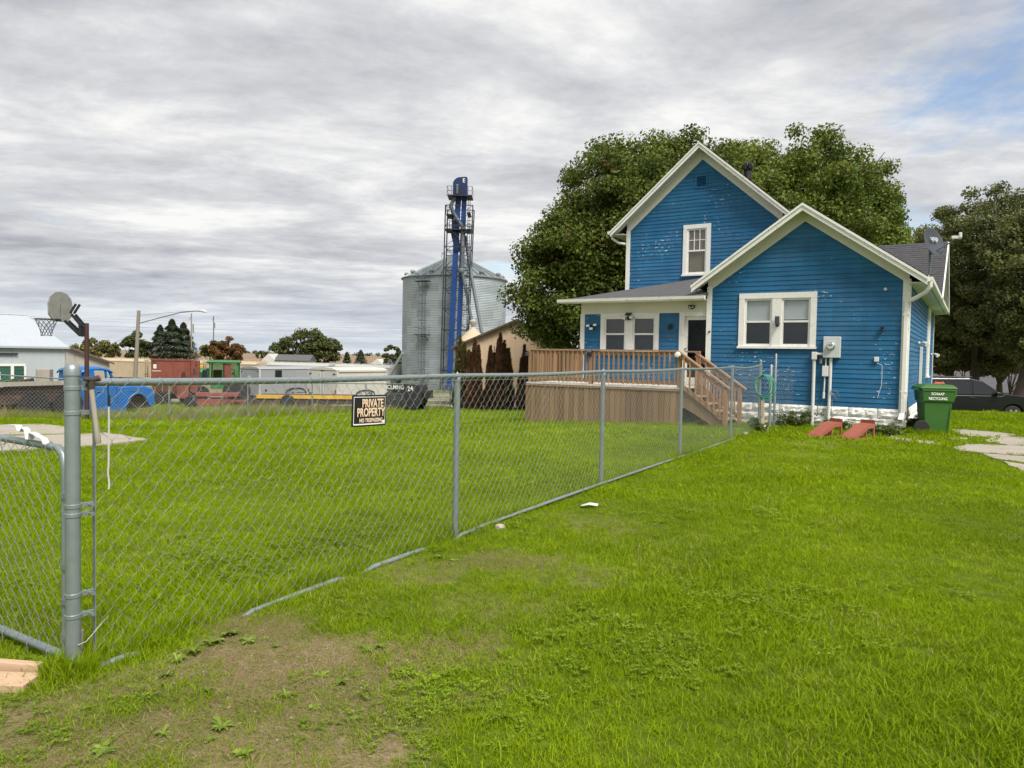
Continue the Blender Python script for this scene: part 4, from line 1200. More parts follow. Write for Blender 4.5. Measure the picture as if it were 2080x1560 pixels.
# slightly bowed panel: local x along the fence, -y towards the lawn side in front
vs, fs = [], []
NB = 10
for i in range(NB + 1):
    u = -0.168 + 0.336 * i / NB
    y = -0.010 * math.cos(math.pi * (u / 0.336)) 
    for z in (-0.103, 0.103):
        vs += [(u, y, z), (u, y + 0.003, z)]
for i in range(NB):
    a = i * 4; b = a + 4
    fs += [(a, b, b + 2, a + 2), (a + 1, a + 3, b + 3, b + 1), (a, a + 1, b + 1, b), (a + 2, b + 2, b + 3, a + 3)]
fs += [(0, 2, 3, 1), (NB * 4, NB * 4 + 1, NB * 4 + 3, NB * 4 + 2)]
mb = MB(); mb.add(vs, fs); mb.build('panel', M['sign_black'], sign, smooth=True)
mb = MB()
for (a, b, c, d) in ((-0.155, 0.155, 0.088, 0.092), (-0.155, 0.155, -0.092, -0.084), (-0.155, -0.151, -0.088, 0.088), (0.151, 0.155, -0.088, 0.088)):
    k = 8
    for i in range(k):
        x0, x1 = a + (b - a) * i / k, a + (b - a) * (i + 1) / k
        y0 = -0.0108 * math.cos(math.pi * (x0 / 0.336)) - 0.0008; y1 = -0.0108 * math.cos(math.pi * (x1 / 0.336)) - 0.0008
        mb.add([(x0, y0, c), (x1, y1, c), (x1, y1, d), (x0, y0, d)], [(0, 1, 2, 3)])
mb.add([(0.115, -0.0078, -0.082), (0.149, -0.0045, -0.082), (0.149, -0.0045, -0.066), (0.120, -0.0078, -0.066)], [(0, 1, 2, 3)])
mb.build('border', M['letter_white'], sign)
text('PRIVATE', 0.076, M['letter_cream'], sign, (0.018, -0.0125, 0.047), (R(90), 0, 0), sx=0.74, bold=0.0018)
text('PROPERTY', 0.078, M['letter_cream'], sign, (0.002, -0.0125, -0.013), (R(90), 0, 0), sx=0.73, bold=0.0018)
text('NO TRESPASSING', 0.036, M['letter_cream'], sign, (0.004, -0.0125, -0.064), (R(90), 0, 0), sx=0.80, bold=0.0009)
# ---------------------------------------------------------------- hammer hanging by its claw on the rail end
ham = empty('hammer', fp(0.058, 0.036, 1.30), math.atan2(FENCE_D.y, FENCE_D.x), 'old claw hammer with wooden handle hanging on the fence rail', 'hammer')
mb = MB(); mb.tube([(0.002, -0.006, -0.02), (0.006, -0.01, -0.08), (0.014, -0.012, -0.16), (0.024, -0.012, -0.235), (0.028, -0.012, -0.272), (0.0285, -0.012, -0.276)], [0.0105, 0.011, 0.0115, 0.0125, 0.0135, 0.0115], 12); mb.build('handle', M['greywood'], ham, smooth=True)
mb = MB(); mb.tube([(-0.028, -0.004, 0.012), (-0.018, -0.005, 0.015), (0.0, -0.006, 0.012), (0.012, -0.006, 0.012), (0.02, -0.006, 0.016), (0.034, -0.006, 0.018)], [0.008, 0.011, 0.014, 0.011, 0.013, 0.0135], 10)
mb.tube([(0.0, -0.006, 0.012), (0.002, -0.006, -0.03)], 0.0125, 10); mb.build('head', M['rust'], ham, smooth=True)
mb = MB(); mb.tube([(0.032, -0.006, 0.018), (0.040, -0.006, 0.0185)], 0.0142, 10); mb.build('face', M['ramp_red'], ham, smooth=True)
# ---------------------------------------------------------------- white cord with a black clip
crd = empty('cord', fp(0.137, 0.045, 1.26), math.atan2(FENCE_D.y, FENCE_D.x), 'white cord hanging from a black clip on the fence mesh', 'cord')
mb = MB(); mb.tube([(0, 0, -0.05), (0.0015, 0, -0.15), (0, 0, -0.27), (-0.0008, 0, -0.34), (-0.003, 0.002, -0.38), (0.001, 0.002, -0.40), (0.002, 0, -0.43), (0.0, 0, -0.45)], 0.0042, 8); mb.build('rope', M['rope'], crd, smooth=True)
mb = MB(); mb.tube([(0.001, -0.001, -0.02), (0.001, -0.001, -0.07)], 0.0062, 8); mb.tube([(0.004, 0.006, -0.02), (0.006, 0.007, -0.2), (0.005, 0.007, -0.36)], 0.0026, 6); mb.tube([(0, 0, -0.025), (-0.003, 0.0, 0.01), (0.0, 0.0, 0.035)], 0.003, 6); mb.build('clip', M['black'], crd, smooth=True)

# ---------------------------------------------------------------- back fence along the left edge of the yard
bf = empty('chain_link_fence', (0, 0, 0), 0, 'low chain link fence at the back of the lawn before the machinery yard', 'fence')
BS = Vector((-10.55, 22.7, 0)) - Vector((0.515, 0.857, 0)) * 11.8
BD = Vector((0.515, 0.857, 0))
def bp_(s, off=0.0, z=0.0):
    p = BS + BD * s
    x, y = p.x + BD.y * off, p.y - BD.x * off
    return (x, y, terrain(p.x, p.y) + z)
BL = 26.5
chain_link(lambda s, o, z: bp_(s, o + 0.03, z), BL, lambda s: 0.02, lambda s: 1.16, 'chain_link_mesh', bf, r=0.0020, n=3, mat='wire_old', W=0.10, Hd=0.10)
s = 0.0
while s <= BL + .1:
    mb = MB(); mb.lathe([(0.025, -0.2), (0.025, 1.16)], 8); o = mb.build('line_post', M['galv'], bf, smooth=True); o.location = bp_(s)
    s += 2.95
mb = MB(); mb.tube([bp_(k * 1.475, 0, 1.165) for k in range(19)], 0.019, 8); mb.build('top_rail', M['galv'], bf, smooth=True)

# short return to the house and the odd posts stored by the wall
hf = empty('fence_return', (0, 0, 0), 0, 'short run of chain link between the last fence post and the house wall', 'fence')
e0, e1 = Vector(fp(14.19)), Vector((6.35, 16.55, 0))
def hp_(s, off=0.0, z=0.0):
    d = (e1 - e0).normalized(); p = e0 + d * s
    return (p.x + d.y * off, p.y - d.x * off, z)
HL = (e1 - e0).length
chain_link(lambda s, o, z: hp_(s, o, z), HL, lambda s: 0.03, lambda s: 1.28, 'chain_link_mesh', hf)
for xy, h, r in ((gpt(1563, 868), 1.36, 0.03), (gpt(1572, 866), 1.60, 0.026)):
    mb = MB(); mb.lathe([(r, -0.2), (r, h), (r * .5, h + .02), (0, h + .025)], 12, (xy[0], xy[1], 0)); mb.build('post', M['galv'], hf, smooth=True)
mb = MB(); mb.tube([fp(14.1, -.02, 0.0), fp(14.1, -.02, 0.55)], 0.02, 6); mb.v = [(x, y, z) for x, y, z in mb.v]
a = gpt(1548, 868)
mb = MB(); mb.beam((a[0], a[1], 0.02), (a[0] - .01, a[1] + .02, 0.62), 0.09, 0.045); o = mb.build('wooden_stake', M['lumber'], None, bevel=.004); tag(o, 'brown upright wooden stake tied to the last fence post by the house', 'stake')
mb = MB()
for q in range(3): mb.tube([hp_(0.02, .045, .3 + .4 * q), hp_(0.08, .05, .3 + .4 * q)], .004, 5)
mb.build('wire_tie', M['wire'], hf)
# ================================================================ fittings on the house
def H(x, y, z):
    """house coordinates -> world"""
    return (HOUSE_O[0] + x * _hc - y * _hs, HOUSE_O[1] + x * _hs + y * _hc, z)
def hthing(name, x, y, z, label, cat, group=None):
    return empty(name, H(x, y, z), HOUSE_RZ, label, cat, group)

# electricity meter with its pipes
mt = hthing('electric_meter', -1.43, -0.02, 0.0, 'grey electric meter box with round dial and white conduits on the front wall', 'meter')
mb = MB(); mb.box(-0.175, 0.17, -0.13, 0.0, 1.545, 2.005); mb.build('box', M['meter'], mt, bevel=0.012)
mb = MB(); mb.lathe([(0.0, -0.215), (0.065, -0.21), (0.078, -0.195), (0.080, -0.14), (0.09, -0.135), (0.09, -0.128)], 24, (-0.015, 0, 1.80), axis='y'); mb.build('dial_housing', M['chrome'], mt, smooth=True)
mb = MB(); mb.lathe([(0.0, -0.2185), (0.058, -0.2175)], 24, (-0.015, 0, 1.80), axis='y'); mb.box(-.05, .02, -0.222, -0.2186, 1.815, 1.83); mb.build('dial', M['meter'], mt, smooth=True)
mb = MB(); mb.box(-0.05, 0.02, -0.2236, -0.2222, 1.812, 1.832); mb.build('dial_window', M['black'], mt)
mb = MB(); mb.tube([(-0.36, -0.05, 0.0), (-0.36, -0.05, 1.60)], 0.036, 10); mb.build('conduit', M['white_plastic'], mt, smooth=True)
mb = MB(); mb.box(-0.41, -0.305, -0.11, 0.0, 1.50, 1.67); mb.build('conduit_body', M['white_plastic'], mt, bevel=.01)
mb = MB(); mb.tube([(-0.31, -0.055, 1.625), (-0.17, -0.055, 1.625)], 0.03, 10); mb.build('conduit', M['white_plastic'], mt, smooth=True)
mb = MB(); mb.tube([(-0.02, -0.05, 1.55), (-0.022, -0.05, 0.8), (-0.04, -0.05, 0.0)], 0.033, 10); mb.build('conduit', M['white_plastic'], mt, smooth=True)
mb = MB(); mb.box(-0.185, -0.06, -0.10, -0.005, 1.14, 1.37); mb.build('junction_box', M['white_plastic'], mt, bevel=.008)
mb = MB(); mb.tube([(-0.12, -0.05, 1.37), (-0.12, -0.05, 1.55)], 0.015, 8); mb.build('conduit', M['white_plastic'], mt, smooth=True)
mb = MB(); mb.tube([(-0.13, -0.05, 1.14), (-0.14, -0.05, 0.79), (-0.14, -0.05, 0.78), (-0.145, -0.05, 0.66)], [0.016, 0.016, 0.027, 0.027], 8); mb.build('conduit', M['white_plastic'], mt, smooth=True)
mb = MB(); mb.box(-0.245, -0.195, -0.06, 0.0, 1.42, 1.52); mb.build('small_box', M['greywood'], mt)
pts = []
for k in range(60):
    a = k / 60 * 2 * math.pi * 2.6
    pts.append((0.08 + 0.075 * math.cos(a * 1.07) + 0.03 * math.sin(a * .4), -0.06 - 0.0006 * k, 0.76 + 0.07 * math.sin(a) + 0.025 * math.cos(a * .7)))
mb = MB(); mb.tube(pts, 0.004, 5); mb.tube([(0.03, -0.05, 0.7), (0.035, -0.05, 0.0)], 0.008, 6); mb.build('coiled_cable', M['wire'], mt)
# little phone box with dangling wire
ph = hthing('phone_box', -0.56, -0.02, 1.53, 'small white phone box with a thin wire dangling down the blue wall', 'utility box')
mb = MB(); mb.box(-0.045, 0.045, -0.05, 0.0, -0.05, 0.05); mb.build('box', M['white_plastic'], ph, bevel=.008)
mb = MB(); mb.tube([(0.0, -0.035, -0.05), (0.02, -0.03, -0.09), (0.10, -0.025, -0.115), (0.11, -0.025, -0.13), (0.115, -0.025, -0.35), (0.112, -0.025, -0.55), (0.07, -0.025, -0.70), (0.05, -0.025, -0.82)], 0.004, 5); mb.build('wire', M['letter_white'], ph)
# security lights and cameras
def flood(name, x, y, z, label, heads=2, solar=False, size=1.0):
    t = hthing(name, x, y, z, label, 'light', 'security lights on the house')
    mb = MB(); mb.box(-0.045, 0.045, -0.06, 0.0, -0.04, 0.04); mb.build('base', M['black'], t, bevel=.006)
    hs = ((-0.10, -0.09, 0.0), (0.10, -0.09, 0.02), (0.0, -0.10, -0.075))[:heads]
    for k, (a, b, c) in enumerate(hs):
        mb = MB(); mb.box(a - 0.052, a + 0.052, b - 0.03, b + 0.02, c - 0.03, c + 0.035); h_ = mb.build('lamp_head', M['black'], t, bevel=.008)
        mb = MB(); mb.box(a - 0.046, a + 0.046, b - 0.036, b - 0.031, c - 0.025, c + 0.03); mb.build('lens', M['lamp_white'], h_)
    if solar:
        mb = MB(); mb.add([(-0.085, -0.13, 0.07), (0.085, -0.13, 0.07), (0.085, -0.01, 0.15), (-0.085, -0.01, 0.15)], [(0, 1, 2, 3)])
        mb.box(-.01, .01, -.08, -.06, .03, .1); mb.build('solar_panel', M['dish_grey'], t)
    return t
flood('security_light', -7.25, PY - 0.02, 2.28, 'three-headed black security light on the blue panel left of the porch windows', 3)
flood('security_light', -6.24, PY - 0.045, 2.46, 'white solar security light between the two porch windows', 2, True)
t = hthing('wall_lantern', -5.16, PY - 0.02, 2.25, 'small dark wall ornament on the blue panel beside the porch door', 'lantern')
mb = MB()
for k in range(9):
    a = k * 0.7; mb.tube([(0, -0.015, 0), (0.075 * math.cos(a), -0.02, 0.085 * math.sin(a))], 0.009, 5)
mb.lathe([(0.0, -0.05), (0.03, -0.04), (0.035, -0.02), (0.0, 0.0)], 8, axis='y'); mb.build('body', M['black'], t)
t = hthing('porch_lamp', -4.62, PY - 0.04, 2.72, 'small black and glass lamp above the porch door', 'lamp')
mb = MB(); mb.prism([(-0.075, 0.045), (0.075, 0.045), (0.075, -0.02), (0.0, -0.06), (-0.075, -0.02)], -0.07, 0.0); mb.build('frame', M['black'], t)
mb = MB(); mb.prism([(-0.06, -0.004), (-0.008, -0.035), (-0.008, -0.012), (-0.06, 0.012)], -0.074, -0.0705); mb.prism([(0.06, -0.004), (0.008, -0.035), (0.008, -0.012), (0.06, 0.012)], -0.074, -0.0705); mb.build('lens', M['lamp_white'], t)
t = hthing('camera', -2.585, -0.05, 2.36, 'dark security camera with solar panel between the front windows', 'camera')
mb = MB(); mb.box(-0.06, 0.035, -0.06, -0.04, -0.07, 0.10); mb.build('solar_panel', M['dish_grey'], t)
mb = MB(); mb.lathe([(0.0, -0.13), (0.035, -0.125), (0.042, -0.10), (0.04, -0.04), (0.0, -0.03)], 14, (0.0, 0, -0.10), axis='y'); mb.tube([(0.03, 0, -0.06), (0.02, -0.05, -0.08)], 0.015, 6); mb.build('body', M['black'], t, smooth=True)
t = hthing('camera', -0.47, -0.02, 2.18, 'small black camera on the blue wall near the right corner', 'camera')
mb = MB(); mb.lathe([(0.0, -0.12), (0.032, -0.115), (0.036, -0.05), (0.02, -0.01), (0.025, 0.0)], 12, (0, 0, 0.02), axis='y'); mb.build('body', M['black'], t, smooth=True)
mb = MB(); mb.lathe([(0.0, -0.09), (0.03, -0.085), (0.03, -0.03), (0.0, 0.0)], 12, (0.0, 0, -0.055), axis='y'); mb.build('lens', M['black'], t, smooth=True)
t = hthing('wall_sensor', -0.44, -0.02, 3.0, 'tiny white sensor high on the front wall near the corner', 'sensor')
mb = MB(); mb.lathe([(0.0, -0.06), (0.03, -0.055), (0.036, 0.0)], 12, axis='y'); mb.build('body', M['white_plastic'], t, smooth=True)
t = hthing('doorbell', -4.15, -0.035, 2.12, 'tiny black doorbell on the white corner board', 'doorbell')
mb = MB(); mb.lathe([(0.0, -0.03), (0.022, -0.025), (0.025, 0.0)], 10, axis='y'); mb.build('button', M['black'], t, smooth=True)
for y, z, lab in ((3.3, 1.95, 'white flood lamp on the side wall before the side window'), (9.7, 1.75, 'white flood lamp on the side wall near the back corner')):
    t = hthing('flood_lamp', 0.02, y, z, lab, 'light', 'flood lamps on the side wall')
    mb = MB(); mb.lathe([(0.05, 0.0), (0.05, 0.03)], 12, axis='x'); mb.build('base', M['white_plastic'], t, smooth=True)
    for s in (-1, 1):
        mb = MB(); mb.tube([(0.03, 0, 0), (0.10, s * 0.06, 0.02), (0.19, s * 0.13, -0.03)], [0.02, 0.03, 0.06], 10); mb.build('lamp_head', M['lamp_white'], t, smooth=True)
t = hthing('side_pipe', 0.045, 3.7, 0.0, 'white upright board pipe standing on the side wall', 'pipe')
mb = MB(); mb.box(-0.01, 0.045, -0.06, 0.06, -0.02, 1.88); mb.build('cover', M['trim'], t); 
mb = MB(); mb.tube([(0.06, 0.1, 1.3), (0.12, 0.3, 0.5), (0.14, 0.4, 0.05)], 0.012, 6); mb.build('drain_hose', M['hose'], t)
# cream bell-shaped lamp on the deck post and a black gadget
t = hthing('post_lamp', -4.37, DY0 - 0.02, 1.555, 'cream plastic lamp fixed to the deck corner post', 'lamp')
mb = MB(); mb.lathe([(0.0, -0.13), (0.055, -0.12), (0.07, -0.05), (0.05, -0.01), (0.03, 0.03)], 14, axis='y'); mb.build('shade', M['lamp_white'], t, smooth=True)
t = hthing('post_camera', -6.55, DY0 + 0.0, 1.54, 'dark camera strapped to the middle deck post', 'camera')
mb = MB(); mb.box(-0.04, 0.045, -0.09, 0.0, -0.05, 0.05); mb.build('body', M['black'], t, bevel=.01)
mb = MB(); mb.add([(-0.06, -0.09, 0.04), (0.05, -0.09, 0.04), (0.05, 0.0, 0.10), (-0.06, 0.0, 0.10)], [(0, 1, 2, 3)]); mb.build('solar_panel', M['dish_grey'], t)
t = hthing('post_camera', -8.27, DY0 + 0.0, 1.52, 'dark camera on the far left deck post', 'camera')
mb = MB(); mb.box(-0.06, 0.02, -0.06, 0.02, -0.05, 0.05); mb.build('body', M['dish_grey'], t, bevel=.012)

# satellite dish on the roof
ds = empty('satellite_dish', H(0.0, 5.0, 3.62), HOUSE_RZ, 'dark grey satellite dish on a bent mast on the right roof slope', 'satellite dish')
prof = [(0.0, 0.0), (0.10, 0.006), (0.20, 0.024), (0.29, 0.052), (0.335, 0.072), (0.345, 0.070), (0.335, 0.066), (0.2, 0.014), (0.0, -0.012)]
mb = MB(); mb.lathe(prof, 28); dish = mb.build('reflector', M['dish_grey'], ds, smooth=True)
dish.location = (0.13, 0.0, 1.02); dish.rotation_mode = 'QUATERNION'; dish.rotation_quaternion = (Matrix.Rotation(R(32), 3, 'Z') @ Vector((0.42, -0.86, 0.28))).to_track_quat('Z', 'Y'); dish.scale = (1.12, 1.12, 1)
mb = MB(); mb.tube([(-0.10, -0.02, -0.28), (0.08, 0, 0.10), (0.115, 0, 0.28), (0.09, 0.02, 0.98)], 0.028, 10); mb.build('mast', M['spout'], ds, smooth=True)
mb = MB(); mb.tube([(-0.30, 0.0, -0.30), (0.06, 0.02, 0.12)], 0.02, 8); mb.tube([(0.05, -0.1, -0.1), (0.10, 0, 0.22)], 0.012, 6); mb.build('strut', M['meter'], ds, smooth=True)
mb = MB(); mb.tube([(0.12, 0.0, 0.72), (0.42, -0.02, 0.90), (0.72, -0.05, 1.08)], 0.018, 8); arm = mb.build('feed_arm', M['spout'], ds, smooth=True)
mb = MB(); mb.box(0.58, 0.80, -0.12, 0.0, 1.06, 1.14); mb.box(0.74, 0.81, -0.13, 0.01, 1.08, 1.22); mb.build('feed_horn', M['white_plastic'], ds, bevel=.015)
text('dish', 0.17, M['meter'], dish, (0.03, 0.05, 0.074), (0, 0, R(180)), sx=1.0, bold=0.002)

# recycling cart
rb_xy = gpt(1906, 884)
rc = empty('recycling_bin', (rb_xy[0], rb_xy[1] + 0.20, 0.0), R(-14), 'green wheeled recycling cart beside the right corner of the house', 'recycling bin')
def taper(mb, lv, mat=None):
    vs, fs = [], []
    for (x0, x1, y0, y1, z) in lv: vs += [(x0, y0, z), (x1, y0, z), (x1, y1, z), (x0, y1, z)]
    for i in range(len(lv) - 1):
        for k in range(4): fs.append((i * 4 + k, i * 4 + (k + 1) % 4, (i + 1) * 4 + (k + 1) % 4, (i + 1) * 4 + k))
    fs += [(3, 2, 1, 0), tuple(range((len(lv) - 1) * 4, len(lv) * 4))]
    return mb.add(vs, fs)
mb = MB(); taper(mb, [(-0.215, 0.215, -0.235, 0.235, 0.0), (-0.255, 0.255, -0.28, 0.28, 0.66), (-0.285, 0.285, -0.31, 0.31, 0.70), (-0.30, 0.30, -0.33, 0.33, 0.90), (-0.315, 0.315, -0.345, 0.345, 0.905), (-0.315, 0.315, -0.345, 0.345, 0.94)])
mb.build('body', M['bin_green'], rc, bevel=0.022)
mb = MB(); taper(mb, [(-0.35, 0.325, -0.355, 0.355, 0.945), (-0.35, 0.325, -0.355, 0.355, 0.975), (-0.25, 0.26, -0.28, 0.28, 1.03), (-0.22, 0.23, -0.24, 0.24, 1.035)])
mb.build('lid', M['bin_green'], rc, bevel=0.012)
mb = MB(); mb.tube([(-0.37, -0.22, 0.93), (-0.37, 0.22, 0.93)], 0.017, 8); mb.tube([(-0.31, -0.22, 0.91), (-0.37, -0.22, 0.93)], 0.015, 6); mb.tube([(-0.31, 0.22, 0.91), (-0.37, 0.22, 0.93)], 0.015, 6); mb.build('handle', M['bin_green'], rc, smooth=True)
mb = MB(); taper(mb, [(0.285, 0.315, -0.20, 0.20, 0.74), (0.285, 0.36, -0.20, 0.20, 0.80), (0.29, 0.36, -0.20, 0.20, 0.90)]); mb.build('grab_bar', M['bin_green'], rc, bevel=.01)
mb = MB(); mb.add([(0.19, -0.262, 0.05), (0.215, -0.264, 0.05), (0.245, -0.29, 0.62), (0.22, -0.29, 0.62)], [(0, 1, 2, 3)]); mb.build('side_rib', M['bin_green'], rc)
for y in (-0.20, 0.29):
    mb = MB(); mb.lathe([(0.085, -0.03), (0.135, -0.028), (0.15, -0.015), (0.15, 0.02), (0.135, 0.03), (0.085, 0.03)], 20, (-0.285, y - .05, 0.15), axis='y'); w_ = mb.build('wheel', M['rubber'], rc, smooth=True)
    mb = MB(); mb.lathe([(0.0, -0.034), (0.03, -0.034), (0.03, 0.02)], 10, (-0.285, y - .05, 0.15), axis='y')
    for k in range(6):
        a = k * math.pi / 3; mb.beam((-0.285, y - .055, 0.15), (-0.285 + 0.10 * math.cos(a), y - .055, 0.15 + 0.10 * math.sin(a)), 0.018, 0.02, up=(0, 1, 0))
    mb.build('hub', M['black'], w_)
text('SCHAAP', 0.075, M['letter_white'], rc, (-0.03, -0.333, 0.845), (R(88), 0, 0), sx=0.85, bold=0.0012)
text('RECYCLING', 0.075, M['letter_white'], rc, (-0.02, -0.324, 0.75), (R(84), 0, 0), sx=0.85, bold=0.0012)
mb = MB()
for k in range(7):
    a = k * .9; mb.tube([(0.02 + .05 * math.cos(a), -.02 + .06 * math.sin(a), 1.045), (0.09 + .08 * math.cos(a + 1), .03 * math.sin(a), 1.06 + .012 * (k % 3)), (0.17, .05 * math.cos(a), 1.045)], 0.012, 5)
o = mb.build('red_rag', M['orange_red']); o.matrix_world = Matrix.Translation(rc.location) @ Matrix.Rotation(R(-14), 4, 'Z'); tag(o, 'crumpled red rag lying on the recycling cart lid', 'rag')

# a pair of red car ramps leaning against the foundation
def car_ramp(px_, py_, rz, label):
    g = gpt(px_, py_)
    t = empty('car_ramp', (g[0], g[1], 0.0), rz, label, 'car ramp', 'red car ramps by the wall')
    # local x is the climb
    side = [(0.0, 0.02), (0.02, 0.055), (0.30, 0.19), (0.46, 0.275), (0.64, 0.285), (0.665, 0.33), (0.69, 0.33), (0.69, 0.0), (0.60, 0.0), (0.60, 0.16), (0.42, 0.12), (0.40, 0.0), (0.02, 0.0)]
    for y in (-0.13, 0.13):
        mb = MB()
        top = [(0.0, 0.02), (0.02, 0.055), (0.30, 0.19), (0.46, 0.275), (0.66, 0.285)]
        low = [(0.0, 0.0), (0.08, 0.02), (0.30, 0.12), (0.46, 0.20), (0.66, 0.21)]
        for i in range(4):
            mb.prism([top[i], top[i + 1], low[i + 1], low[i]], y - 0.012, y + 0.012)
        mb.box(0.62, 0.66, y - 0.012, y + 0.012, 0.0, 0.21); mb.box(0.0, 0.66, y - 0.014, y + 0.014, 0.0, 0.035); mb.box(0.36, 0.39, y - 0.011, y + 0.011, 0.03, 0.16)
        mb.build('side_frame', M['ramp_red'], t)
    mb = MB()
    tp = [(0.0, 0.022), (0.05, 0.072), (0.30, 0.195), (0.46, 0.282), (0.66, 0.29)]
    for (a, b), (c, d) in zip(tp[:-1], tp[1:]): mb.add([(a, -0.12, b), (c, -0.12, d), (c, 0.12, d), (a, 0.12, b), (a, -0.12, b - .02), (c, -0.12, d - .02), (c, 0.12, d - .02), (a, 0.12, b - .02)], [(0, 1, 2, 3), (7, 6, 5, 4), (0, 4, 5, 1), (2, 6, 7, 3), (1, 5, 6, 2), (3, 7, 4, 0)])
    mb.build('tread_plate', M['ramp_red'], t)
    mb = MB(); mb.box(0.645, 0.675, -0.14, 0.14, 0.285, 0.355); mb.build('wheel_stop', M['ramp_red'], t, bevel=.005)
    return t
car_ramp(1650, 889, R(28), 'red car ramp on the grass below the meter, the one further left')
car_ramp(1722, 893, R(34), 'red car ramp on the grass, nearer the right corner of the house')

# coiled hose on the last fence post
hs = empty('garden_hose', fp(14.10, 0.05, 0.0), -R(30), 'green garden hose coiled on the last fence post by the house', 'hose')
mb = MB()
for j in range(5):
    pts = []
    ph_ = j * 0.12
    for k in range(25):
        a = 2 * math.pi * k / 24
        pts.append((0.14 * math.sin(a) * (1 + .10 * j) + .02 * j, 0.02 + 0.012 * j, 0.80 - 0.42 * (1 - math.cos(a)) / 2 * (1 + .08 * j) + 0.36))
    mb.tube(pts, 0.009, 6, cap=False)
mb.tube([(0.02, .03, .72), (0.03, .05, .3), (-.1, -.1, .03), (-.5, -.2, .02), (-.8, 0, .02)], 0.009, 6)
mb.build('coil', M['hose'], hs, smooth=True)

def rock(xy, r, label, squash=0.6):
    bm = bmesh.new(); bmesh.ops.create_icosphere(bm, subdivisions=2, radius=r)
    for v in bm.verts: v.co *= random.uniform(0.8, 1.15); v.co.z *= squash
    me = bpy.data.meshes.new('rock'); bm.to_mesh(me); bm.free(); me.materials.append(M['rock'])
    o = inst(me, 'rock', None, (xy[0], xy[1], terrain(*xy) + r * squash * .5)); tag(o, label, 'rock'); return o
rock(gpt(1549, 876), 0.11, 'pale stone at the foot of the last fence post by the house', 0.9)
rock(gpt(1512, 884), 0.07, 'flat pale stone in the grass under the fence by the steps')
rock(gpt(1016, 1074), 0.045, 'small tan stone behind the bottom fence pipe')
rock(gpt(1600, 866), 0.06, 'flat grey stone by the stone base left of the ramps', 0.4)
# crumpled litter by the pipe
g = gpt(1196, 1032)
mb = MB(); mb.add([(-0.10, -0.03, 0.03), (0.0, -0.05, 0.05), (0.10, -0.02, 0.03), (0.12, 0.03, 0.05), (0.0, 0.05, 0.045), (-0.09, 0.04, 0.03), (0.01, 0.0, 0.07)], [(0, 1, 6), (1, 2, 6), (2, 3, 6), (3, 4, 6), (4, 5, 6), (5, 0, 6)])
mb.v = [(x * .8, y * .8, z * .8) for x, y, z in mb.v]; o = mb.build('crumpled_paper', M['rope']); o.location = (g[0], g[1], 0.0); tag(o, 'crumpled pale paper litter beside the bottom fence pipe', 'litter')
# ================================================================ machinery yard and everything beyond
def ground_at(px, Y):
    x = px_x(px, Y)
    return (x, Y, terrain(x, Y))
def wheel(parent, loc, r, w, name='wheel', rim=None, axis='y', rim_mat='grey_panel'):
    mb = MB(); mb.lathe([(r * .62, -w * .5), (r * .92, -w * .5), (r, -w * .32), (r, w * .32), (r * .92, w * .5), (r * .62, w * .5)], 22, (0, 0, 0), axis=axis)
    o = mb.build(name, M['rubber'], parent, smooth=True); o.location = loc
    mb = MB(); mb.lathe([(0.0, -w * .30), (r * .2, -w * .32), (r * .25, -w * .22), (r * .55, -w * .25), (r * .63, -w * .46), (r * .63, w * .4), (0, w * .4)], 20, (0, 0, 0), axis=axis); mb.build('rim', M[rim_mat], o, smooth=True)
    return o

# ---------------------------------------------------------------- white metal shed, far left
SHB = Vector((0.53, 0.848, 0)); SHA = Vector((-0.848, 0.53, 0))
sc_ = Vector((px_x(133, 40.0), 40.0, 0))
zs = terrain(sc_.x, 40) - 0.1
shed = empty('metal_shed', (sc_.x, sc_.y, zs), math.atan2(SHB.y, SHB.x), 'white sheet metal shed with green trimmed front, beyond the flatbed trailer', 'shed')
# local: x along the long wall (0 at its far end, negative towards us), y into the shed, walls 2.85 high
SH_L, SH_W, SH_H, SH_R = 13.0, 9.0, 2.92, 1.72
mb = MB(); mb.box(-SH_L, 0, 0, 0.05, 0, SH_H); mb.box(-SH_L, 0, SH_W - .05, SH_W, 0, SH_H); mb.prism([(0, 0), (SH_W, 0), (SH_W, SH_H), (SH_W / 2, SH_H + SH_R), (0, SH_H)], -0.05, 0, axis='x'); mb.build('wall', M['metal_wall'], shed)
for k in range(27):
    mb = MB(); mb.box(-0.012, 0.012, -0.014, 0.0, 0.0, SH_H - .03); o = mb.build('wall_rib', M['metal_wall'], shed); o.location = (-0.25 - k * 0.48, 0, 0)
sl = math.hypot(SH_W / 2, SH_R); ang = math.atan2(SH_R, SH_W / 2)
for k in range(14):
    mb = MB()
    x0, x1 = -k * 0.94 + 0.12, -(k + 1) * 0.94 + 0.12
    mb.add([(x0, -0.18, SH_H - 0.06), (x1, -0.18, SH_H - 0.06), (x1, SH_W / 2, SH_H + SH_R), (x0, SH_W / 2, SH_H + SH_R)], [(0, 1, 2, 3)])
    for q in range(3):
        xr = x0 - 0.1 - q * 0.31
        mb.add([(xr, -0.18, SH_H - 0.06), (xr - .03, -0.18, SH_H - 0.03), (xr - .06, -0.18, SH_H - 0.06), (xr, SH_W / 2, SH_H + SH_R), (xr - .03, SH_W / 2, SH_H + SH_R + .03), (xr - .06, SH_W / 2, SH_H + SH_R)], [(0, 1, 4, 3), (1, 2, 5, 4)])
    mb.build('roof_panel', M['metal_roof'], shed)
mb = MB(); mb.add([(0.12, SH_W / 2, SH_H + SH_R), (-SH_L, SH_W / 2, SH_H + SH_R), (-SH_L, SH_W + .18, SH_H - .06), (0.12, SH_W + .18, SH_H - .06)], [(0, 1, 2, 3)]); mb.build('roof_rear', M['metal_roof'], shed)
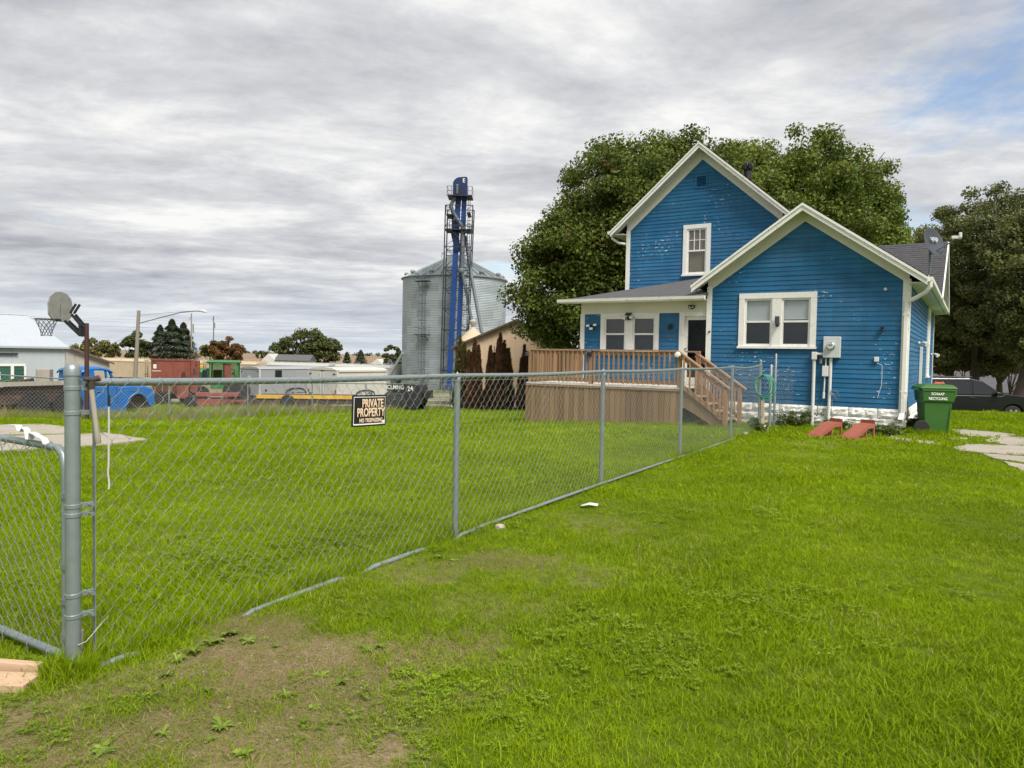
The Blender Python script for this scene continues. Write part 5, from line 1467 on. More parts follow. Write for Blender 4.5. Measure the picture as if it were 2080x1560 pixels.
mb = MB(); mb.tube([(0.12, SH_W / 2, SH_H + SH_R + .02), (-SH_L, SH_W / 2, SH_H + SH_R + .02)], 0.06, 6); mb.build('ridge_cap', M['metal_roof'], shed)
mb = MB(); mb.box(-SH_L, 0.12, -0.2, -0.17, SH_H - 0.14, SH_H - 0.04); mb.build('eave_trim', M['metal_roof'], shed)
# green trimmed entrance bay
mb = MB(); mb.box(-7.5, -2.05, -0.03, 0.0, 0.0, 1.85); bay = mb.build('entrance_bay', M['green_siding'], shed)
for k in range(9):
    mb = MB(); mb.box(-2.5, -2.1, -0.05, -0.03, 0.1 + k * 0.19, 0.24 + k * 0.19); mb.build('siding_board', M['green_siding'], bay)
for x0, x1, z0, z1 in ((-7.5, -2.03, 1.85, 1.97), (-2.10, -2.0, 0, 1.85), (-2.72, -2.58, 0, 1.85), (-4.1, -3.2, 1.45, 1.55), (-3.3, -3.2, 0, 1.5), (-4.1, -4.0, 0, 1.5)):
    mb = MB(); mb.box(x0, x1, -0.07, -0.031, z0, z1); mb.build('trim_board', M['trim'], bay)
mb = MB(); mb.box(-4.0, -3.3, -0.055, -0.03, 0.0, 1.45); mb.build('door', M['white_panel'], bay)
mb = MB(); mb.box(-3.95, -3.35, -0.062, -0.056, 0.55, 1.25); mb.build('window', M['car_glass'], bay)
mb = MB(); mb.box(-7, -2.4, -0.12, -0.02, 2.45, 2.52); mb.build('sliding_door_track', M['steel_dark'], shed)
# taupe building behind it
tb = empty('taupe_building', ground_at(118, 66), R(30), 'taupe building with dark sloping roof edge behind the white shed', 'building')
mb = MB(); mb.prism([(-6.0, -0.3), (4.0, -0.3), (4.0, 2.35), (-1.0, 4.35), (-6.0, 2.35)], 0, 9); mb.build('wall', M['tan_grey'], tb)
for sgn in (1, -1):
    mb = MB(); mb.prism([(-1.0, 4.42), (-1.0 + sgn * 5.4, 2.28), (-1.0 + sgn * 5.4, 2.14), (-1.0, 4.28)], -0.4, 9.4); mb.build('roof_slope', M['brown_roof'], tb)

# ---------------------------------------------------------------- hopper rail cars
tr0, tr1 = Vector((px_x(250, 125), 125, 0)), Vector((px_x(700, 109), 109, 0))
td = (tr1 - tr0).normalized()
rail_z0 = -4.35
rb = MB()
a, b = tr0 - td * 60, tr0 + td * 75
rb.beam((a.x, a.y, rail_z0 - .35), (b.x, b.y, rail_z0 - .35), 4.0, 0.7); rbo = rb.build('rail_bed', M['gravel']); tag(rbo, kind='structure')
for off in (-0.72, 0.72):
    mb = MB(); mb.beam((a.x - td.y * off, a.y + td.x * off, rail_z0 + .08), (b.x - td.y * off, b.y + td.x * off, rail_z0 + .08), 0.08, 0.16); mb.build('rail', M['rust'], rbo)
def hopper(s, L, mat, label, lettering=None):
    p = tr0 + td * s
    t = empty('hopper_car', (p.x, p.y, rail_z0 + 0.16), math.atan2(td.y, td.x), label, 'railcar', 'hopper cars on the rail line')
    h = 4.05
    mb = MB(); mb.prism([(-L / 2 + .5, 1.15), (L / 2 - .5, 1.15), (L / 2 - .15, 1.9), (L / 2 - .15, h - .35), (-L / 2 + .15, h - .35), (-L / 2 + .15, 1.9)], -1.45, 1.45); mb.build('body', M[mat], t)
    mb = MB(); mb.prism([(-1.45, h - .35), (-1.15, h - .08), (-0.6, h), (0.6, h), (1.15, h - .08), (1.45, h - .35)], -L / 2 + .15, L / 2 - .15, axis='x'); mb.build('roof', M[mat], t)
    mb = MB(); mb.box(-L / 2 + .15, L / 2 - .15, -1.50, -1.44, h - .46, h - .34); mb.build('top_sill', M[mat], t)
    mb = MB(); mb.box(-L / 2, L / 2, -1.48, -1.40, 1.0, 1.18); mb.box(-L / 2, L / 2, -0.35, 0.35, 0.75, 1.05); mb.build('side_sill', M[mat], t)
    n = int(L / 1.15)
    for k in range(n):
        mb = MB(); mb.box(-0.16, 0.16, -0.55, 0.55, h, h + .12); o = mb.build('roof_hatch', M[mat], t); o.location = (-L / 2 + .8 + k * (L - 1.6) / (n - 1), 0, 0)
        mb = MB(); mb.box(-0.05, 0.05, -1.56, -1.45, 1.9, h - .4); o = mb.build('side_rib', M[mat], t); o.location = (-L / 2 + .6 + k * (L - 1.2) / (n - 1), 0.09, 0)
    for sx in (-1, 1):
        x = sx * (L / 2 - .08)
        mb = MB()
        for dx in (-.22, .22): mb.tube([(x + dx, -1.52, 0.8), (x + dx, -1.52, h + .12)], 0.045, 5)
        mb.tube([(x - .22, -1.52, h + .1), (x - .1, -1.52, h + .3), (x + .1, -1.52, h + .3), (x + .22, -1.52, h + .1)], .045, 5)
        for k in range(8): mb.tube([(x - .22, -1.52, 1.0 + k * .42), (x + .22, -1.52, 1.0 + k * .42)], 0.03, 4)
        mb.build('ladder', M[mat], t)
        mb = MB(); mb.box(sx * (L / 2 - 2.3) - 1.1, sx * (L / 2 - 2.3) + 1.1, -1.0, 1.0, 0.45, 0.75); bo = mb.build('bogie', M['rust'], t)
        for dx in (-.75, .75): wheel(bo, (sx * (L / 2 - 2.3) + dx, -0.75, 0.42), 0.42, 0.14, rim_mat='rust')
    for k in (-1, 0, 1):
        mb = MB(); mb.prism([(k * 2.4 - 1.0, 1.15), (k * 2.4 + 1.0, 1.15), (k * 2.4 + .3, .45), (k * 2.4 - .3, .45)], -1.2, 1.2); mb.build('discharge_gate', M[mat], t)
    if lettering: text(lettering, 0.85, M['rust'], t, (0.0 - L * .15, -1.58, 2.75), (R(90), 0, 0), bold=.02, depth=.004)
    return t
def s_of(px):  # distance along the track of a photo column
    t = 0.0
    for _ in range(30):
        p = tr0 + td * t
        e = (px - 1040) / FPX * p.y - p.x
        t += e / (td.x - (px - 1040) / FPX * td.y)
    return t
for (pa, pb, mat, lab, let) in ((40, 166, 'cream', 'cream hopper railcar, leftmost, half hidden by the white shed', None), (182, 311, 'cream', 'cream hopper railcar with dark reporting letters behind the blue pickup', 'RLXX'),
                                (314, 428, 'cream', 'cream hopper railcar behind the red mixer wagon', None), (431, 538, 'cream', 'cream hopper railcar behind the green tractor cab', None),
                                (551, 684, 'offwhite_car', 'pale grey hopper railcar behind the white trailer', None), (688, 808, 'offwhite_car', 'pale grey hopper railcar, rightmost, next to the grain bin', None)):
    a, b = s_of(pa), s_of(pb)
    hopper((a + b) / 2, b - a, mat, lab, let)

# ---------------------------------------------------------------- street lamp and poles
g = ground_at(277, 55)
sp_ = empty('street_lamp', g, 0, 'wooden street lamp pole with a long arm beside the red wagon', 'street lamp')
top = 4.35 - g[2]
mb = MB(); mb.tube([(-0.20, 0, -0.3), (0.0, 0, top * .5), (0.16, 0, top)], [0.16, 0.14, 0.12], 10); mb.build('pole', M['pole'], sp_, smooth=True)
mb = MB(); mb.tube([(0.2, 0, top - 0.95), (1.6, 0, top - 0.55), (3.2, 0, top - 0.10), (4.3, 0, top + 0.03), (4.8, 0, top + 0.02)], 0.035, 7); mb.build('arm', M['spout'], sp_, smooth=True)
mb = MB(); mb.tube([(0.15, 0, top - 0.35), (3.9, 0, top + 0.03)], 0.012, 5); mb.build('stay', M['spout'], sp_)
mb = MB(); mb.tube([(4.72, 0, top + 0.05), (4.85, 0, top + .06), (5.05, 0, top + 0.02), (5.22, 0, top - 0.03)], [0.05, 0.10, 0.10, 0.04], 8); mb.build('luminaire', M['meter'], sp_, smooth=True)
for px, Y, ztop, lab, mat, r in ((388, 150, 9.0, 'thin dark wooden utility pole rising in front of the spruces', 'pole', 0.17), (433, 240, 12.8, 'tall pale steel power pole on the horizon', 'spout', 0.22)):
    g = ground_at(px, Y)
    t = empty('utility_pole', g, 0, lab, 'utility pole')
    mb = MB(); mb.tube([(0, 0, -.5), (0, 0, ztop - g[2])], [r, r * .7], 8); mb.build('pole', M[mat], t, smooth=True)
    mb = MB(); mb.tube([(-.5, 0, ztop - g[2] - 1.4), (.1, 0, ztop - g[2] - .4)], .06, 5); mb.tube([(.35, 0, ztop - g[2] - 2.2), (.4, 0, ztop - g[2] - 4)], .14, 6); mb.build('fittings', M[mat], t)
for k, (z0, z1, Y) in enumerate(((8.5, 8.1, 150), (7.2, 6.4, 150), (12.0, 10.0, 240), (10.4, 8.4, 240), (8.8, 7.2, 240))):
    pts = []
    xa, xb = px_x(-200, Y), px_x(900, Y)
    for i in range(25):
        u = i / 24; pts.append((xa + (xb - xa) * u, Y, z0 + (z1 - z0) * u - 0.9 * (1 - (2 * u - 1) ** 2)))
    mb = MB(); mb.tube(pts, 0.013 if Y < 200 else 0.018, 4); o = mb.build('power_line', M['spout']); tag(o, ('highest', 'second', 'third', 'fourth', 'lowest')[[8.5, 12.0, 10.4, 7.2, 8.8].index(z0)] + ' of the thin power lines crossing the sky above the rail cars', 'power line', 'power lines')
g = ground_at(277, 55)
mb = MB(); pts = [Vector((g[0] + .1, 55, 2.9)).lerp(Vector((px_x(120, 70), 70, 0.6)), u / 8) - Vector((0, 0, 0.5 * (1 - (2 * u / 8 - 1) ** 2))) for u in range(9)]; mb.tube(pts, 0.016, 4); o = mb.build('service_wire', M['spout']); tag(o, 'slack service wire falling left from the street lamp pole', 'wire')

# ---------------------------------------------------------------- dark flatbed trailer, far left
fb = empty('flatbed_trailer', ground_at(60, 23.2), R(50), 'dark rusty flatbed trailer behind the back fence at far left', 'trailer')
mb = MB(); mb.box(-4.6, 1.1, -1.0, 1.0, 0.86, 1.02); mb.build('bed', M['rust'], fb)
for k in range(9):
    mb = MB(); mb.box(-0.6, 5.1, 0, 0.2, 0, 0.04); o = mb.build('bed_plank', M['rust'], fb); o.location = (-4.0, -1.0 + k * .222, 1.022)
mb = MB(); mb.box(-4.6, 1.1, -0.98, -0.90, 0.55, 0.86); mb.build('side_beam', M['rust'], fb)
for x in (-2.6, -1.5, -0.2, 0.75): wheel(fb, (x, -0.85, 0.46), 0.46, 0.28, rim_mat='rust')
for (p, q) in (((-3.6, -1.15, 0.42), (-1.5, -1.12, 1.02)), ((-3.8, -1.14, 0.80), (-1.0, -1.13, 1.12)), ((-2.6, -1.12, 1.10), (1.0, -1.1, 1.16))):
    mb = MB(); mb.beam(p, q, 0.04, 0.13); o = mb.build('loose_plank', M['greywood'], None); o.matrix_world = Matrix.Translation(fb.location) @ Matrix.Rotation(R(50), 4, 'Z'); tag(o, ('weathered plank leaning against the flatbed trailer, lower of two', 'weathered plank leaning against the flatbed trailer, upper of two', 'long weathered plank lying along the flatbed trailer edge')[[.42, .80, 1.10].index(p[2])], 'plank')
tl = Vector(fb.location)
mb = MB(); mb.box(-0.20, 0.20, -0.16, 0.16, 0, 0.50); o = mb.build('wood_block', M['greywood'], None, bevel=.02); o.location = (px_x(89, 23.3), 23.3, tl.z + 1.06); o.rotation_euler = (0, .02, .2); tag(o, 'square weathered timber block standing on the flatbed trailer', 'timber')
# scrap lying on the bed
SCRAP = []
ORD = ['first', 'second', 'third', 'fourth', 'fifth', 'sixth', 'seventh', 'eighth', 'ninth', 'tenth'] + ['%s' % w for w in 'eleventh twelfth thirteenth fourteenth fifteenth sixteenth seventeenth eighteenth nineteenth twentieth'.split()] + ['twenty ' + w for w in 'first second third fourth fifth sixth seventh eighth ninth'.split()] + ['thirtieth']
for k in range(10):
    r_ = random.uniform(0.10, 0.22); x = random.uniform(-3.4, 0.9); yy_ = random.uniform(-.6, .6)
    mb = MB()
    if k % 2: mb.lathe([(r_ * .6, 0), (r_, 0.02), (r_, .12), (r_ * .6, .14)], 12)
    else: mb.beam((-r_ * 2, 0, 0.05), (r_ * 2, .1, .14), .12, .10)
    o = mb.build('scrap_piece', M[('rust', 'steel_dark', 'bin_green')[k % 3]] if k != 6 else M['tractor_green'], None); o.location = (tl.x + x * .643 - yy_ * .766, tl.y + x * .766 + yy_ * .643, tl.z + 1.066); o.rotation_euler = (random.uniform(-.1, .1), 0, random.uniform(0, 3)); tag(o, 'x', 'scrap', 'scrap on the flatbed trailer'); SCRAP.append(o)

for k, o in enumerate(sorted(SCRAP, key=lambda o: o.location.x / o.location.y)): o['label'] = 'dark scrap metal piece on the flatbed trailer, %s from the left of the heap' % ORD[k]
# ---------------------------------------------------------------- blue pickup
tk = empty('pickup_truck', (px_x(311, 27.2) - .66, 27.6, terrain(px_x(311, 27.2), 27.2) + 0.0), R(56), 'old bright blue pickup truck cab without wheels in tall weeds', 'truck')
# local x: 0 at the front bumper, negative to the rear
def loft_side(profile_top, profile_bot, y_half, names):
    pass
mb = MB()
# front fender + hood, side profile extruded with a wheel arch cut out
arch = [(-0.62 + 0.40 * math.cos(a), 0.30 + 0.42 * math.sin(a)) for a in [math.pi * k / 10 for k in range(11)]]
prof = [(-0.06, 0.16), (-0.22, 0.16)] + [(x, z) for x, z in arch if x < -0.22 or True] + [(-1.02, 0.12), (-1.32, 0.12), (-1.32, 0.92), (-0.9, 0.97), (-0.25, 0.93), (-0.06, 0.84), (0.0, 0.6), (-0.02, 0.3)]
prof = [(-0.05, 0.20), (-0.20, 0.20)] + arch[0:] + [(-1.04, 0.0), (-1.34, 0.05), (-1.34, 0.93), (-0.9, 0.975), (-0.28, 0.94), (-0.07, 0.86), (0.0, 0.62), (-0.01, 0.34)]
def fan(mb, prof, y0, y1):
    mb.prism(prof, y0, y1)
fan(mb, prof, -0.92, -0.70); fd = mb.build('fender', M['truck_blue'], tk, bevel=0.03)
mb = MB(); fan(mb, prof, 0.70, 0.92); mb.build('fender', M['truck_blue'], tk, bevel=0.03)
mb = MB(); mb.tube([(x, -0.93, z) for x, z in arch], 0.035, 6); mb.build('arch_lip', M['truck_blue'], tk, smooth=True)
mb = MB(); mb.prism([(-1.34, 0.90), (-1.34, 1.03), (-0.85, 1.02), (-0.25, 0.97), (-0.05, 0.89), (0.0, 0.70)], -0.72, 0.72); mb.build('hood', M['truck_blue'], tk, bevel=0.04)
mb = MB(); mb.box(-0.06, 0.02, -0.68, 0.68, 0.34, 0.70); mb.build('grille', M['chrome'], tk)
for y in (-.62, .62):
    mb = MB(); mb.lathe([(0.0, 0.05), (0.09, 0.04), (0.10, 0.0)], 12, (0.0, y, 0.60), axis='x'); mb.build('headlight', M['lamp_white'], tk, smooth=True)
mb = MB(); mb.box(-1.2, -0.1, -0.69, 0.69, 0.15, 0.62); mb.build('engine_bay', M['rust'], tk)
mb = MB(); mb.prism([(-1.34, 0.05), (-2.55, 0.05), (-2.55, 0.98), (-1.34, 1.0)], -0.93, 0.93); cab = mb.build('cab', M['truck_blue'], tk, bevel=0.03)
# cab top: pillars and domed roof with open windows
RZ = 1.56
for y in (-0.80, 0.80):
    for p, q in (((-1.36, y * 1.1, 0.98), (-1.62, y, RZ)), ((-2.46, y * 1.1, 0.98), (-2.38, y, RZ)), ((-1.70, y * 1.1, 0.98), (-1.72, y, RZ))):
        w_ = 0.10 if p[0] < -2 else 0.055
        mb = MB(); mb.beam(p, q, 0.07, w_, up=(1, 0, 0)); mb.build('pillar', M['truck_blue'], tk)
rf = []
for i, (x, dz) in enumerate(((-1.50, -0.03), (-1.62, 0.05), (-1.9, 0.10), (-2.25, 0.09), (-2.50, 0.02), (-2.56, -0.06))):
    rf.append((x, RZ + dz))
vs, fs = [], []
for x, z in rf:
    for y, dz in ((-0.88, -0.07), (-0.80, -0.01), (-0.4, 0.03), (0.4, 0.03), (0.80, -0.01), (0.88, -0.07)): vs.append((x, y, z + dz))
for i in range(len(rf) - 1):
    for k in range(5): fs.append((i * 6 + k, i * 6 + k + 1, (i + 1) * 6 + k + 1, (i + 1) * 6 + k))
mb = MB(); mb.add(vs, fs); o = mb.build('roof', M['truck_blue'], tk, smooth=True); sm_ = o.modifiers.new('solid', 'SOLIDIFY'); sm_.thickness = 0.05
mb = MB(); mb.box(-2.50, -2.46, -0.8, 0.8, 0.98, RZ - .02); mb.build('rear_panel', M['truck_blue'], tk)
for y in (-1, 1):
    mb = MB(); mb.add([(-2.49, y * .90, .98), (-2.10, y * .90, .98), (-2.14, y * .82, RZ), (-2.46, y * .82, RZ)], [(0, 1, 2, 3)]); o = mb.build('quarter_panel', M['truck_blue'], tk); so_ = o.modifiers.new('solid', 'SOLIDIFY'); so_.thickness = .04
    mb = MB(); mb.add([(-2.10, y * .87, 1.0), (-1.44, y * .87, 1.0), (-1.66, y * .80, RZ - .05), (-2.12, y * .80, RZ - .05)], [(0, 1, 2, 3)]); mb.build('window', M['glass'], tk)
mb = MB(); mb.box(-2.35, -2.05, -0.7, 0.7, 0.5, 1.15); mb.build('seat', M['rust'], tk, bevel=.04)
mb = MB(); mb.box(-0.98, -0.72, -0.934, -0.928, 0.80, 0.815); mb.build('emblem', M['chrome'], tk)
for x in (-1.40, -2.14):
    mb = MB(); mb.box(x - .008, x + .008, -.9335, -.928, .10, .97); mb.build('door_seam', M['rust'], tk)
mb = MB(); mb.box(-2.08, -1.92, -.96, -.93, .80, .83); mb.build('door_handle', M['chrome'], tk)
mb = MB(); mb.box(-5.0, -2.55, -0.5, 0.5, 0.25, 0.45); mb.build('chassis', M['rust'], tk)

# ---------------------------------------------------------------- red mixer wagon
mw = empty('mixer_wagon', (px_x(356, 34) - .42, 35.05, terrain(px_x(356, 34), 34) - .05), R(22), 'oxidised red metal feed wagon standing behind the blue pickup', 'wagon')
mb = MB(); taper(mb, [(-0.85, 0.55, -1.0, 1.0, 0.55), (-1.02, 0.62, -1.15, 1.15, 0.95), (-1.02, 0.62, -1.15, 1.15, 2.13)]); mb.build('tub', M['rust_red'], mw)
mb = MB(); mb.prism([(0.63, 0.6), (0.90, 0.6), (1.0, 1.0), (1.0, 2.08), (0.63, 2.13)], -1.05, 1.05); mb.build('end_panel', M['rust_red'], mw)
for x, z0, z1 in ((0.86, 1.85, 2.07), (0.78, 1.45, 1.72), (0.88, 1.15, 1.3)):
    mb = MB(); mb.box(x - .035, x + .035, -1.07, -1.051, z0, z1); mb.build('slot', M['rust'], mw)
mb = MB(); mb.box(-1.04, 0.64, -1.18, -1.15, 2.08, 2.16); mb.build('top_rim', M['rust_red'], mw)
mb = MB(); mb.box(-0.12, -0.08, -1.17, -1.151, 0.95, 2.08); mb.build('seam', M['rust_red'], mw)
mb = MB(); mb.box(-0.92, -0.80, -1.166, -1.155, 1.72, 1.90); mb.build('sticker', M['letter_white'], mw)
mb = MB(); mb.box(-0.87, -0.845, -1.169, -1.167, 1.76, 1.84); mb.build('sticker_mark', M['black'], mw)
mb = MB(); mb.box(-0.98, -0.62, -1.160, -1.153, 1.595, 1.618); mb.build('lettering_line', M['letter_white'], mw)
mb = MB(); mb.tube([(0.28, -1.2, 1.35), (0.3, -1.25, 1.55), (0.38, -1.25, 1.55), (0.36, -1.2, 1.35)], 0.03, 6); mb.box(.25, .4, -1.22, -1.15, 1.28, 1.45); mb.build('hook', M['rust'], mw)
mb = MB(); mb.box(-0.9, 0.9, -0.7, 0.7, 0.30, 0.55); mb.box(.05, .55, -1.2, -1.0, .35, 1.0); mb.build('frame', M['rust_red'], mw)
for x in (-.55, .5): wheel(mw, (x, -0.95, 0.36), 0.36, 0.22, rim_mat='rust_red')

# ---------------------------------------------------------------- green tractor
gt = empty('tractor', (px_x(456, 36) - .25, 36.7, terrain(px_x(456, 36), 36)), R(18), 'green tractor with glazed cab and red door panel behind the fence', 'tractor')
zc_ = 0.0
mb = MB(); mb.box(-0.62, 0.70, -0.75, 0.75, 0.75, 1.25); mb.build('chassis', M['tractor_green'], gt, bevel=.03)
mb = MB(); taper(mb, [(-0.80, 0.72, -0.78, 0.78, 1.98), (-0.82, 0.74, -0.82, 0.82, 2.05), (-0.70, 0.66, -0.7, 0.7, 2.13)]); mb.build('cab_roof', M['tractor_green'], gt, bevel=.03)
for x, y in ((-0.66, -0.7), (-0.02, -0.72), (0.62, -0.7), (-0.66, 0.7), (0.62, 0.7)):
    mb = MB(); mb.beam((x * 1.02, y, 1.2), (x, y, 2.0), 0.06, 0.07); mb.build('cab_pillar', M['tractor_green'] if x != -0.02 else M['black'], gt)
mb = MB(); mb.box(-0.62, -0.05, -0.71, -0.70, 1.25, 1.97); mb.build('window', M['cab_glass'], gt)
mb = MB(); mb.box(0.02, 0.30, -0.72, -0.69, 1.0, 1.97); mb.build('door_panel', M['rust_red'], gt)
mb = MB(); mb.box(0.30, 0.60, -0.71, -0.70, 1.25, 1.97); mb.build('window', M['cab_glass'], gt)
mb = MB(); mb.box(-0.55, -0.15, -0.2, 0.2, 1.2, 1.65); mb.build('seat', M['black'], gt, bevel=.04)
mb = MB(); mb.tube([(0.32 + .13 * math.cos(a), 0.0, 1.55 + .13 * math.sin(a)) for a in [k * math.pi / 6 for k in range(13)]], .018, 6, cap=False); mb.tube([(.32, 0, 1.55), (.5, 0, 1.3)], .02, 6); mb.build('steering_wheel', M['black'], gt)
mb = MB(); mb.box(-0.7, 0.65, 0.72, 0.73, 1.25, 1.97); mb.build('window', M['cab_glass'], gt)
mb = MB(); taper(mb, [(-1.25, -0.75, -0.45, 0.45, 0.9), (-1.30, -0.72, -0.5, 0.5, 1.55), (-1.2, -0.75, -0.42, 0.42, 1.72)]); mb.build('hood', M['tractor_green'], gt, bevel=.06)
mb = MB(); mb.box(-1.25, -1.0, -0.3, 0.1, 1.70, 1.86); mb.build('tank_cap', M['yellow'], gt, bevel=.03)
mb = MB(); mb.tube([(-0.92, -0.5, 1.2), (-.9, -.52, 1.65)], .10, 8); mb.build('air_filter', M['steel_dark'], gt)
wheel(gt, (0.55, -0.95, 0.58), 0.62, 0.36, rim_mat='yellow'); wheel(gt, (0.55, 0.95, 0.58), 0.62, 0.36, rim_mat='yellow')
wheel(gt, (-1.1, -0.7, 0.45), 0.45, 0.28, rim_mat='yellow')
# red implement in front
im = empty('implement', ground_at(440, 31), R(10), 'faded red towed farm implement with hoops in front of the tractor', 'implement')
mb = MB(); mb.box(-0.75, 0.9, -0.3, 0.3, 0.52, 0.66); mb.build('main_beam', M['farm_red'], im)
mb = MB(); mb.box(-0.65, 0.2, -0.55, -0.45, 0.18, 0.42); mb.build('front_box', M['farm_red'], im)
for k in range(4):
    x = -0.55 + k * .36
    mb = MB(); mb.tube([(x, -.4, .12), (x + .02, -.42, .34), (x + .1, -.42, .42), (x + .18, -.42, .34), (x + .2, -.4, .12)], .022, 6); mb.build('hoop', M['farm_red'], im)
mb = MB(); mb.beam((-1.2, 0, .3), (1.2, -.2, .34), .1, .1); mb.beam((.3, -.5, .2), (.7, .2, .62), .07, .07); mb.build('drawbar', M['farm_red'], im)
wheel(im, (-0.95, -.3, 0.27), 0.27, 0.18, rim_mat='rust'); wheel(im, (0.75, .3, .3), .3, .18, rim_mat='rust')

# ---------------------------------------------------------------- trailers
def trailer(px, Y, L, W, ztop, label, mat, white=False):
    """near corner at photo column px; local x is the length, local y the width, the tail faces us"""
    x0 = px_x(px, Y); z0 = terrain(x0, Y)
    t = empty('cargo_trailer', (x0, Y, z0), R(58), label, 'trailer', 'enclosed trailers in the yard')
    h = ztop - z0; zb = 0.34
    mb = MB(); mb.box(0, L, 0, W, zb, h - .10); mb.build('body', M[mat], t, bevel=.03)
    mb = MB(); mb.prism([(-.03, h - .12), (W * .15, h - .02), (W * .5, h + .02), (W * .85, h - .02), (W + .03, h - .12)], -.03, L + .03, axis='x'); mb.build('roof', M[mat], t)
    mb = MB(); mb.box(0, L, -.02, -.001, zb, zb + .06); mb.build('bottom_trim', M['meter'], t)
    for y in (-.02, W - .04):
        mb = MB(); mb.box(-.025, .04, y, y + .06, zb, h - .11); mb.build('corner_trim', M['white_panel'] if white else M['meter'], t)
    if white:
        for k in range(2):
            y0, y1 = .08 + k * (W - .16) / 2, .08 + (k + 1) * (W - .16) / 2
            mb = MB(); mb.box(-.02, -.001, y0 + .01, y1 - .01, zb + .1, h - .2); dd = mb.build('rear_door', M['white_panel'], t)
            ym = W / 2 + (k * 2 - 1) * .1
            mb = MB(); mb.tube([(-.045, ym, zb + .12), (-.045, ym, h - .22)], .016, 6); mb.build('lock_rod', M['meter'], dd)
            for z in (zb + .2, h - .32):
                mb = MB(); mb.box(-.05, -.02, (y0 + .0 if k == 0 else y1 - .16), (y0 + .16 if k == 0 else y1), z, z + .04); mb.build('hinge', M['steel_dark'], dd)
        mb = MB(); mb.box(-.03, -.001, W / 2 - .12, W / 2 + .12, h - .17, h - .13); mb.build('marker', M['rust'], t)
        mb = MB(); mb.box(.1, L - .1, -.05, -.001, h - .22, h - .13); mb.build('awning_roll', M['white_panel'], t, bevel=.03)
        for y in (.05, W - .05):
            mb = MB(); mb.box(-.05, -.026, y - .03, y + .03, zb + .3, zb + .44); mb.build('tail_light', M['rust_red'], t)
        mb = MB(); mb.box(L - 1.1, L - .3, -.02, -.001, zb + .1, h - .3); mb.build('side_door', M['white_panel'], t, bevel=.006)
    else:
        mb = MB(); mb.box(-.02, -.001, .07, W - .07, zb + .05, h - .2); dd = mb.build('rear_door', M[mat], t)
        for y in (.14, W - .14):
            mb = MB(); mb.box(-.04, -.021, y - .03, y + .03, h - .28, h - .22); mb.build('marker', M['black'], dd)
        mb = MB(); mb.tube([(-.05, W / 2 - .07, h - .62), (-.05, W / 2 - .07, h - .5), (-.05, W / 2 + .07, h - .5), (-.05, W / 2 + .07, h - .62)], .016, 5); mb.build('latch', M['letter_white'], dd)
        mb = MB(); mb.box(1.0, 1.45, -.02, -.001, h - .60, h - .18); mb.build('window', M['car_glass'], t, bevel=.05)
        mb = MB(); mb.box(2.35, 3.05, -.018, -.001, zb + .12, h - .24); mb.build('side_door', M[mat], t, bevel=.006)
        mb = MB(); mb.lathe([(0, -.03), (.06, -.025), (.06, 0)], 12, (.4, 0, zb + .30), axis='y'); mb.build('filler_cap', M['black'], t)
    for x in (L * .45, L * .45 + .68): wheel(t, (x, 0.10, 0.31), 0.31, 0.2, rim_mat='chrome')
    xm = L * .45 + .34
    mb = MB(); mb.tube([(xm - .75, -.02, .34), (xm - .62, -.03, .60), (xm - .3, -.03, .70), (xm + .3, -.03, .70), (xm + .62, -.03, .60), (xm + .75, -.02, .34)], .035, 6); mb.build('wheel_fender', M['black'], t)
    mb = MB(); mb.box(0, L, 0.2, W - .2, .2, zb); mb.build('frame', M['black'], t)
    return t
trailer(527, 38.5, 4.6, 1.55, 0.66, 'grey enclosed trailer with a dark square window', 'grey_panel')
trailer(684, 36.5, 3.7, 2.0, 0.72, 'white enclosed trailer with double rear doors behind the sign', 'white_panel', white=True)
yt = empty('flat_trailer', ground_at(620, 33.0), R(8), 'low yellow sided flat trailer in front of the grey trailer', 'trailer')
mb = MB(); mb.box(-2.1, 2.1, -0.05, 0.0, 0.42, 0.58); mb.build('side_rail', M['yellow'], yt)
mb = MB(); mb.box(-2.1, 2.1, 0.0, 1.7, 0.46, 0.54); mb.build('bed', M['rust'], yt)
mb = MB(); mb.box(-4.2, -2.1, 0.5, 0.7, 0.3, 0.42); mb.box(-2.1, 2.1, 0.02, 0.12, 0.22, 0.40); mb.build('drawbar', M['rust'], yt)
wheel(yt, (-0.75, -0.12, 0.30), 0.30, 0.2, rim_mat='steel_dark'); wheel(yt, (0.0, .1, 0.28), 0.28, 0.2, rim_mat='steel_dark')
mb = MB(); mb.box(-4.6, 0.2, -.1, .3, 0.02, 0.34); mb.build('ramp_rack', M['rust'], yt)

# ---------------------------------------------------------------- black buggy with chalked letters
bg_ = empty('buggy', ground_at(826, 33.0), R(-8), 'boxy black utility buggy with white painted letters at the street edge', 'buggy')
mb = MB(); taper(mb, [(-0.75, -0.12, -0.6, 0.6, 0.34), (-0.86, 0.0, -0.66, 0.66, 0.45), (-0.84, 0.0, -0.64, 0.64, 0.74), (-0.62, 0.0, -0.55, 0.55, 0.86)]); mb.build('hood', M['buggy_black'], bg_, bevel=.04)
mb = MB(); mb.prism([(-0.1, 0.3), (0.82, 0.3), (0.86, 0.86), (0.74, 1.16), (0.05, 1.20), (-0.55, 0.84), (-0.1, 0.8)], -0.62, 0.62); mb.build('cab', M['buggy_black'], bg_, bevel=.03)
mb = MB(); mb.box(-0.68, 0.1, -0.66, -0.63, 0.86, 1.17); mb.build('windscreen', M['car_glass'], bg_)
text('CLMNG', 0.26, M['letter_white'], bg_, (-0.31, -0.668, 1.03), (R(90), 0, 0), sx=0.85, bold=.004)
text('24', 0.30, M['letter_white'], bg_, (0.34, -0.63, 0.98), (R(90), R(-8), 0), sx=.9, bold=.002)
